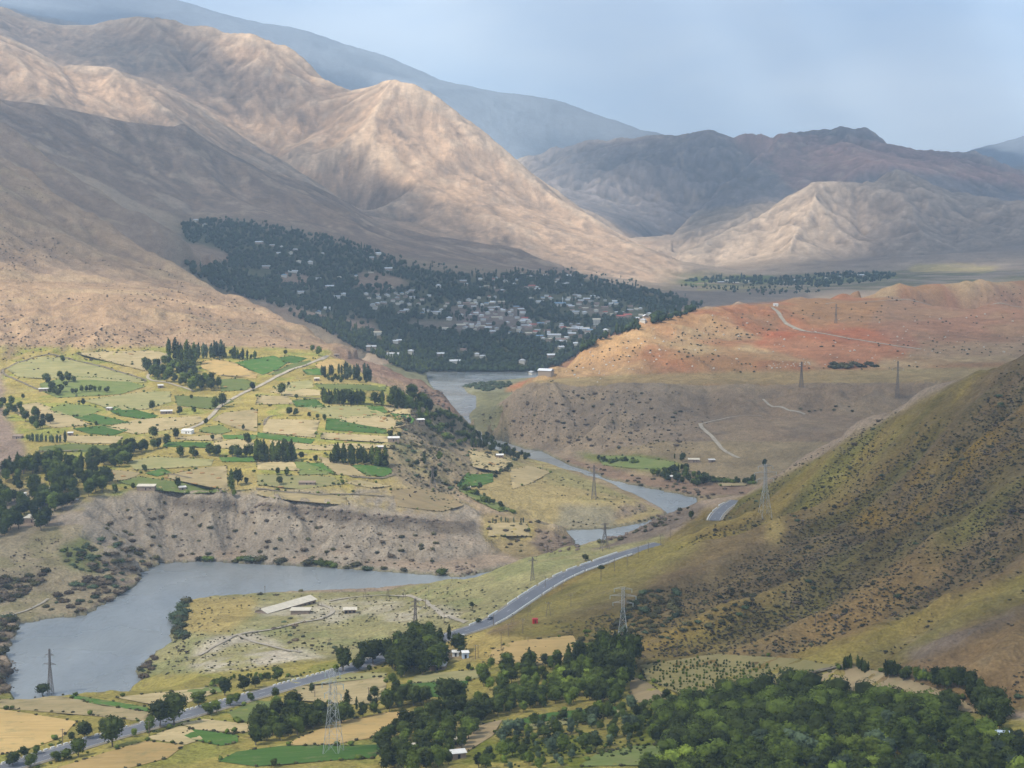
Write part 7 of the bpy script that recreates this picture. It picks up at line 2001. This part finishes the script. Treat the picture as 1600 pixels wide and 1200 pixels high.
for a in ((817, 990, 25, "lone pole left of the red box"), (783, 1015, 29, "pole with a cross-arm on the ochre verge"), (794, 994, 13, "short pole between the verge pole and the road"), (743, 1030, 24, "left pole of the close pair right of the white sheds"), (747, 1028, 16, "right pole of the close pair right of the white sheds"),
          (892, 948, 20, "pole on the slope right of the braced pair"), (878, 928, 11, "small pole just under the climbing road, left"), (914, 878, 12, "pole on the hill side of the climbing road, middle"), (960, 893, 23, "pole below the climbing road near its top"), (980, 883, 14, "pole beside the top of the climbing road"),
          (997, 871, 18, "pole above the top of the road"), (1013, 863, 14, "pole where the road passes out of sight"), (1032, 852, 12, "last pole over the brow of the road"), (1048, 840, 13, "pole on the brow above the crag"), (771, 978, 14, "pole on the verge beside the dark car"), (852, 918, 14, "pole at the outer curve under the parapet"),
          (1058, 1026, 28, "pole on the low spur above the young plantation"), (1274, 977, 16, "solitary pole low on the hillside"), (429, 773, 12, "small pole on the terrace rim"), (541, 789, 8, "stub pole on the terrace rim, east"), (694, 975, 16, "pole where the spit track meets the road"), (665, 950, 12, "pole on the track right of the brown pylon"),
          (670, 930, 13, "pole on the river side right of the A-shaped poles"), (414, 930, 12, "pole behind the farm building by the water"), (492, 1090, 10, "small pole in the ochre field by the road"), (516, 1086, 12, "pole at the left foot of the pale pylon's field"), (576, 1096, 14, "pole beside the tree at the field corner"),
          (233, 1150, 12, "pole under the tallest roadside group"), (98, 1163, 9, "post on the kerb near the big dark tree"), (1084, 780, 9, "pole by the upper reach of the river"), (848, 735, 7, "tiny pole on the peninsula shore"), (760, 856, 14, "pole on the bluff nose, left"), (768, 856, 12, "pole on the bluff nose, right"), (1176, 955, 10, "post at the bottom of the hillside")):
    pole(*a)

# umbrella-crowned tree on its bare stem beside the road
w = cast(939, 908)[0]; H = hpx(26, w[1])
root = empty("umbrella_tree", (w[0], w[1], w[2]))
rg = np.random.default_rng(77)
make_crown("crown", [(0, 0, H * 0.86, H * 0.20, H * 0.20, H * 0.13), (-H * 0.09, 0, H * 0.82, H * 0.12, H * 0.12, H * 0.08), (H * 0.09, 0, H * 0.82, H * 0.12, H * 0.12, H * 0.08)], 300, 0.35, rg, M['leaf_d'], root)
t_ = MB(); t_.bar((0, 0, -.5), (0, 0, H * 0.8), 0.22, 7, 0.14); t_.build("trunk", M['bark'], root)
tag(root, "mushroom-shaped tree on a tall bare stem beside the climbing road", "tree")

# ------------------------------------------------------------------ farm buildings and other small things
M['mud'] = mat("mud_brick", (0.27, 0.205, 0.155), 0.95, noise=[(0.5, 0.75, 1.15, 4)])
M['asb'] = mat("fibre_cement_roof", (0.60, 0.54, 0.43), 0.9, noise=[(0.25, 0.85, 1.1, 4)])
M['tin'] = mat("tin_roof", (0.62, 0.60, 0.56), 0.55, noise=[(0.3, 0.8, 1.1, 3)], spec=0.4)
M['blue'] = mat("pale_blue_paint", (0.50, 0.58, 0.66), 0.6)
M['redp'] = mat("red_paint", (0.42, 0.035, 0.03), 0.6)
def ridge_building(name, p0, p1, width, Hw, rise, mw, mr, label, cat="building", doors=4, strips=8, over=0.8):
    """gabled building whose long axis joins two ground points"""
    a = Vector((p0[0], p0[1], 0)); b = Vector((p1[0], p1[1], 0)); L_ = (b - a).length; mid = (a + b) / 2
    rz = math.atan2(b.y - a.y, b.x - a.x); z = min(p0[2], p1[2])
    root = empty(name, (mid.x, mid.y, z - 0.1), rz)
    w = MB(); w.box(-L_ / 2, -width / 2, -2, L_ / 2, width / 2, Hw)
    w.poly([(-L_ / 2, -width / 2, Hw), (-L_ / 2, width / 2, Hw), (-L_ / 2, 0, Hw + rise), (L_ / 2, -width / 2, Hw), (L_ / 2, width / 2, Hw), (L_ / 2, 0, Hw + rise)], [(0, 2, 1), (3, 4, 5)])
    w.build("wall", mw, root)
    sl = math.hypot(width / 2, rise)
    for s_ in (-1, 1):                                   # each roof sheet is a piece of its own
        for i in range(strips):
            x0 = -L_ / 2 - over + (L_ + 2 * over) * i / strips; x1 = -L_ / 2 - over + (L_ + 2 * over) * (i + 1) / strips - 0.05
            dz = 0.03 * (i % 2)
            y1 = s_ * (width / 2 + over); zl = Hw - rise * over / (width / 2) + 0.12 + dz; zh = Hw + rise + 0.12 + dz
            r = MB(); r.poly([(x0, 0, zh), (x1, 0, zh), (x1, y1, zl), (x0, y1, zl), (x0, 0, zh + 0.08), (x1, 0, zh + 0.08), (x1, y1, zl + 0.08), (x0, y1, zl + 0.08)], [(0, 3, 2, 1), (4, 5, 6, 7), (0, 1, 5, 4), (1, 2, 6, 5), (2, 3, 7, 6), (3, 0, 4, 7)])
            r.build("roof_sheet", mr, root)
    for i in range(doors):
        x = -L_ / 2 + (i + 0.5) * L_ / doors
        d = MB()
        if i % 3 == 0: d.box(x - 0.8, -width / 2 - 0.08, 0, x + 0.8, -width / 2 + 0.1, 2.1); d.build("door", M['dark'], root)
        else: d.box(x - 0.7, -width / 2 - 0.08, 0.9, x + 0.7, -width / 2 + 0.1, 2.0); d.build("window", M['dark'], root)
    tag(root, label, cat); return root
q = cast([408, 484, 418, 470], [958, 942, 948, 938])
ridge_building("farm_building", q[0], q[1], 11, 3.4, 2.0, M['mud'], M['asb'], "long low farm building with a pale ridged roof on the river spit", doors=11, strips=16)
q = cast([538, 556], [958, 957])
ridge_building("farm_hut", q[0], q[1], 5, 3.0, 0.9, M['mud'], M['asb'], "small mud hut with an overhanging pale roof right of the long farm building", doors=3, strips=5, over=0.9)
q = cast([440, 470], [962, 958])
wl_ = MB(); pa = q[0]; pb = q[1]
root = empty("annex_shed", (pb[0], pb[1], pb[2])); MB().box(-6, -4, -1, 6, 4, 2.6).build("wall", M['mud'], root); MB().box(-6.6, -4.6, 2.65, 6.6, 4.6, 2.85).build("roof", M['asb'], root); tag(root, "low flat annex leaning against the middle of the long farm building", "shed")
def shed(name, u, v, L_, W_, H_, mw, mr, label, rz=0.0, cat="shed", tilt=0.35):
    w = cast(u, v)[0]
    root = empty(name, (w[0], w[1], w[2]), rz)
    MB().box(-L_ / 2, -W_ / 2, -2, L_ / 2, W_ / 2, H_).build("wall", mw, root)
    r = MB(); x = L_ / 2 + .35; y = W_ / 2 + .45; z0 = H_ + 0.02; z1 = H_ + W_ * tilt * 0.5
    r.poly([(-x, -y, z0), (x, -y, z0), (x, y, z1), (-x, y, z1), (-x, -y, z0 + .16), (x, -y, z0 + .16), (x, y, z1 + .16), (-x, y, z1 + .16)], [(0, 3, 2, 1), (4, 5, 6, 7), (0, 1, 5, 4), (1, 2, 6, 5), (2, 3, 7, 6), (3, 0, 4, 7)])
    r.build("roof", mr, root)
    MB().box(-0.5, -W_ / 2 - 0.07, 0, 0.5, -W_ / 2 + 0.1, min(2.0, H_ * 0.8)).build("door", M['dark'], root)
    if L_ > 6: MB().box(L_ * 0.25 - .5, -W_ / 2 - 0.07, 1.0, L_ * 0.25 + .5, -W_ / 2 + 0.1, 1.9).build("window", M['dark'], root)
    tag(root, label, cat); return root
SH = [("shed", 293, 677, 11, 6, 3.0, 'white', 'white', "white-roofed roadside shed between the round trees"), ("shed", 229, 765, 15, 6, 3.2, 'mud', 'asb', "long pale-roofed shed on the brink of the grey bluff"), ("shed", 285, 765, 6, 4, 2.2, 'mud', 'tin', "small grey shed right of the lone broad tree"),
      ("house", 66, 771, 12, 8, 3.6, 'white', 'asb', "pale-roofed house sunk in the left bank grove"), ("house", 54, 815, 14, 9, 3.4, 'mud', 'asb', "farmhouse with a cream roof at the lower edge of the left grove"), ("shed", 63, 818, 9, 5, 2.5, 'mud', 'asb', "low cream-roofed lean-to beside the grove farmhouse"),
      ("shed", 109, 785, 14, 3, 2.2, 'mud', 'tin', "thin pale roof at the right edge of the left grove"), ("shed", 37, 775, 4, 3, 2.2, 'white', 'white', "tiny white hut in the left bank grove"),
      ("shed", 260, 646, 12, 5, 2.6, 'mud', 'tin', "low brown shed with a light roof in mid terrace"), ("shed", 171, 641, 6, 4, 2.4, 'mud', 'tin', "tiny hut above the dark green plots"), ("shed", 71, 611, 14, 4, 2.6, 'mud', 'tin', "narrow pale shed on the left canal bank"),
      ("shed", 251, 606, 6, 5, 2.8, 'mud', 'tin', "small hut hidden beside the canal below the upper grove"), ("shed", 655, 660, 11, 5, 3.0, 'mud', 'white', "white-roofed shed on the terrace rim under the poplars"), ("shed", 615, 689, 11, 6, 3.0, 'mud', 'tin', "domed pale shed at the rim beside the dark bush"),
      ("shed", 594, 702, 6, 4, 2.5, 'mud', 'tin', "small pale hut under the rim trees right of the fringe"), ("shed", 110, 680, 5, 4, 2.4, 'mud', 'tin', "tiny hut beside the young plantation"), ("ruined_hut", 28, 685, 9, 6, 2.4, 'mud', 'mud', "ruined brown hut at the left margin of the terrace"),
      ("shed", 526, 557, 7, 4, 2.5, 'mud', 'mud', "brown hut at the top of the farm road"), ("shed", 495, 595, 6, 5, 2.8, 'mud', 'asb', "pinkish hut left of the thin poplars"), ("shed", 480, 757, 14, 5, 2.0, 'mud', 'mud', "ruined mud hut above the low earth wall"),
      ("shed", 781, 715, 8, 5, 3.0, 'mud', 'white', "pale hut at the edge of the dark bank wood"), ("shed", 731, 765, 5, 4, 2.5, 'mud', 'asb', "tiny hut by the green ditch"),
      ("shed", 1084, 722, 12, 5, 3.0, 'mud', 'asb', "low hut right of the big dark tree on the ledge"), ("shed", 1112, 722, 7, 4, 2.6, 'mud', 'tin', "small hut further right on the ledge"), ("shed", 1045, 748, 8, 4, 2.6, 'mud', 'white', "white-roofed hut in front of the ledge copse"),
      ("shed", 685, 1046, 7.5, 4.5, 2.4, 'mud', 'tin', "shed with a crumpled tin roof under the roadside clump"), ("shed", 712, 1025, 3.4, 2.4, 2.2, 'white', 'white', "left of the two small white sheds under the big round tree"), ("kiosk", 727, 1028, 3.2, 2.6, 2.9, 'blue', 'white', "pale blue cabin, right of the two small sheds"),
      ("shed", 641, 1177, 6, 4, 2.6, 'mud', 'asb', "brick shed with a pale roof in the middle near wood"), ("shed", 713, 1163, 3.2, 2.4, 2.0, 'mud', 'asb', "tiny brown hut on the bare strip above the tin roof"), ("shed", 716, 1184, 5.5, 3, 2.2, 'mud', 'tin', "shed with a shining tin roof at the bottom middle"),
      ("shed", 1560, 1160, 6.5, 4, 2.8, 'mud', 'blue', "pale blue tin-roofed house at the right edge under the trees"), ("shed", 1212, 478, 8, 5, 3, 'white', 'white', "small white building on the pass of the red hills"), ("shed", 711, 1106, 5, 3, 2, 'mud', 'tin', "grey roof beside the very large dark tree")]
for (nm, u, v, L_, W_, H_, mw, mr, lab) in SH:
    shed(nm, u, v, L_, W_, H_, M[mw], M[mr], lab, random.uniform(-.35, .35), "house" if nm == "house" else nm.replace('_', ' '))
# red box by the roadside
w = cast(836, 974)[0]
root = empty("red_kiosk", (w[0], w[1], w[2]), 0.15)
MB().box(-1.35, -1.2, -0.5, 1.35, 1.2, 2.5).build("body", M['redp'], root); MB().box(-1.5, -1.35, 2.52, 1.5, 1.35, 2.68).build("roof", M['redp'], root); MB().box(-0.45, -1.26, 0, 0.45, -1.15, 2.0).build("door", mat("dark_red", (0.16, 0.02, 0.02), 0.6), root)
tag(root, "small bright red box-like kiosk on the slope below the climbing road", "kiosk")

# car on the road
s0 = unproj_arc(771); loc, rz = on_path(RP, arc, NR, s0, 2.0)
car = empty("parked_car", (loc[0], loc[1], loc[2] + 0.05), rz)
M['carp'] = mat("car_paint_dark_blue", (0.035, 0.055, 0.10), 0.3, spec=0.5); M['glass'] = mat("car_glass", (0.03, 0.035, 0.04), 0.08, spec=0.6); M['tyre'] = mat("tyre", (0.02, 0.02, 0.02), 0.9); M['rim'] = mat("wheel_rim", (0.5, 0.5, 0.5), 0.35, metal=0.8)
prof = [(-2.15, .45), (-2.2, .8), (-2.05, .95), (-1.1, 1.02), (1.35, 1.05), (2.1, .98), (2.2, .7), (2.15, .45)]
b = MB(); n_ = len(prof); b.poly([(x, -.85, z) for x, z in prof] + [(x, .85, z) for x, z in prof], [tuple(range(n_))] + [tuple(reversed(range(n_, 2 * n_)))] + [(i, i + n_, (i + 1) % n_ + n_, (i + 1) % n_) for i in range(n_)]); b.build("body", M['carp'], car)
b = MB(); b.poly([(-1.15, -.8, 1.03), (1.4, -.8, 1.05), (1.4, .8, 1.05), (-1.15, .8, 1.03), (-.55, -.64, 1.5), (.95, -.64, 1.5), (.95, .64, 1.5), (-.55, .64, 1.5)], [(0, 1, 5, 4), (1, 2, 6, 5), (2, 3, 7, 6), (3, 0, 4, 7)]); b.build("window", M['glass'], car)
MB().box(-.6, -.66, 1.5, 1.0, .66, 1.56).build("roof", M['carp'], car)
for x in (-1.35, 1.35):
    for y in (-.82, .82):
        t_ = MB(); t_.bar((x, y - .1, .33), (x, y + .1, .33), .33, 14); wh = t_.build("wheel", M['tyre'], car); t_ = MB(); t_.bar((x, y - .12, .33), (x, y + .12, .33), .18, 10); t_.build("rim", M['rim'], wh)
for y in (-.6, .6):
    MB().box(-2.23, y - .17, .65, -2.17, y + .17, .8).build("headlight", roofm['white'], car)
tag(car, "dark blue car driving on the asphalt road just above the track junction", "car")

# hay heaps on the stubble
M['hay'] = mat("hay", (0.34, 0.20, 0.085), 0.95, noise=[(1.2, 0.7, 1.2, 3)])
def hayproto(seed):
    rg = np.random.default_rng(seed); v, f = I2
    v = v * (1 + 0.12 * rg.uniform(-1, 1, (len(v), 1))) * np.array([1.9, 1.2, 1.0]); v[:, 2] = np.maximum(v[:, 2], -0.25)
    return np_mesh("hay_heap", v, f, M['hay'], False, None, 3)
HY = [hayproto(1), hayproto(2), hayproto(3)]
HAYPX = [(303, 757), (337, 762), (342, 748), (332, 742), (316, 740), (296, 740), (284, 737), (260, 747), (193, 745), (527, 679), (545, 679), (548, 676), (526, 686), (540, 691), (460, 679), (440, 673), (585, 648), (596, 659), (600, 656), (532, 651), (600, 654), (325, 680), (362, 658), (374, 666), (400, 645), (470, 661), (570, 649),
         (766, 724), (770, 726), (748, 733), (754, 735), (533, 640), (560, 641), (438, 762), (352, 605), (204, 554), (460, 604), (62, 642), (176, 742), (545, 695)]
for i, (u, v) in enumerate(HAYPX):
    w = cast(u, v)[0]; o = random.choice(HY).copy(); COL.objects.link(o); s_ = random.uniform(0.8, 1.35) * (1.4 if (u, v) in ((303, 757), (527, 686)) else 1)
    o.location = (w[0], w[1], w[2] + 0.4); o.scale = (s_ * random.uniform(1, 1.5), s_, s_ * 0.85); o.rotation_euler = (0, 0, random.uniform(-.3, .3))
    zone = ("on the pale field by the bluff edge" if (v > 730 and u < 360) else "on the flats below the terrace" if u > 700 else "on the stubble east of the grass lane" if u > 410 and v > 640 else "on the upper terrace stubble")
    tag(o, "low rusty hay heap " + zone, "hay heap", "hay heaps " + zone)
# cattle on the stony shore and on the bluff top
M['cow'] = mat("dark_hide", (0.045, 0.032, 0.025), 0.8)
def cowproto(seed):
    rg = np.random.default_rng(seed)
    root = empty("cow")
    v, f = I2
    def blob(c, r_): return (v * np.array(r_) + np.array(c))
    V_ = [blob((0, 0, 1.0), (0.85, 0.34, 0.40)), blob((0.55, 0, 1.05), (0.40, 0.32, 0.40)), blob((-0.55, 0, 1.05), (0.42, 0.33, 0.38)), blob((0.98, 0, 1.12), (0.32, 0.16, 0.22)), blob((1.28, 0, 1.0), (0.27, 0.13, 0.15))]
    b = MB()
    for k_, q in enumerate(V_): b.poly(q, f)
    for x in (-0.62, 0.6):
        for y in (-0.2, 0.2):
            b.bar((x, y, 0.9), (x + 0.04, y, 0.48), 0.12, 6, 0.075); b.bar((x + 0.04, y, 0.48), (x, y, 0.0), 0.07, 6, 0.06)
    b.bar((-0.95, 0, 1.2), (-1.05, 0, 0.5), 0.04, 4, 0.05)
    for y in (-.14, .14): b.bar((1.12, y * 0.8, 1.2), (1.14, y * 2, 1.3), 0.05, 4, 0.02)
    b.build("body", M['cow'], root, True)
    return root
CW = cowproto(1)
for (u, v, grp) in ((276, 1014, 0), (280, 1020, 0), (285, 1018, 0), (292, 1021, 0), (287, 1013, 0), (291, 1022, 0), (648, 771, 1), (641, 777, 1), (640, 775, 1), (649, 770, 1), (630, 782, 1), (17, 872, 2), (22, 870, 2), (38, 874, 2), (39, 869, 2)):
    w = cast(u, v)[0]; o = dup(CW, (w[0], w[1], w[2]), random.uniform(0, 6.28), 1.15)
    tag(o, ["dark cow of the herd grazing near the pale quarry shore", "dark cow on the bare ochre top of the bluff", "dark cow on the lower left bank meadow"][grp], "cow", ["herd by the quarry shore", "cows on the bluff top", "cows on the left meadow"][grp])

# prototypes that were only copied from
for k in PR:
    for o in PR[k]: drop(o)
for k in HP:
    for o in HP[k]: drop(o)
for o in BO + RK + HY: bpy.data.objects.remove(o)
drop(CW)
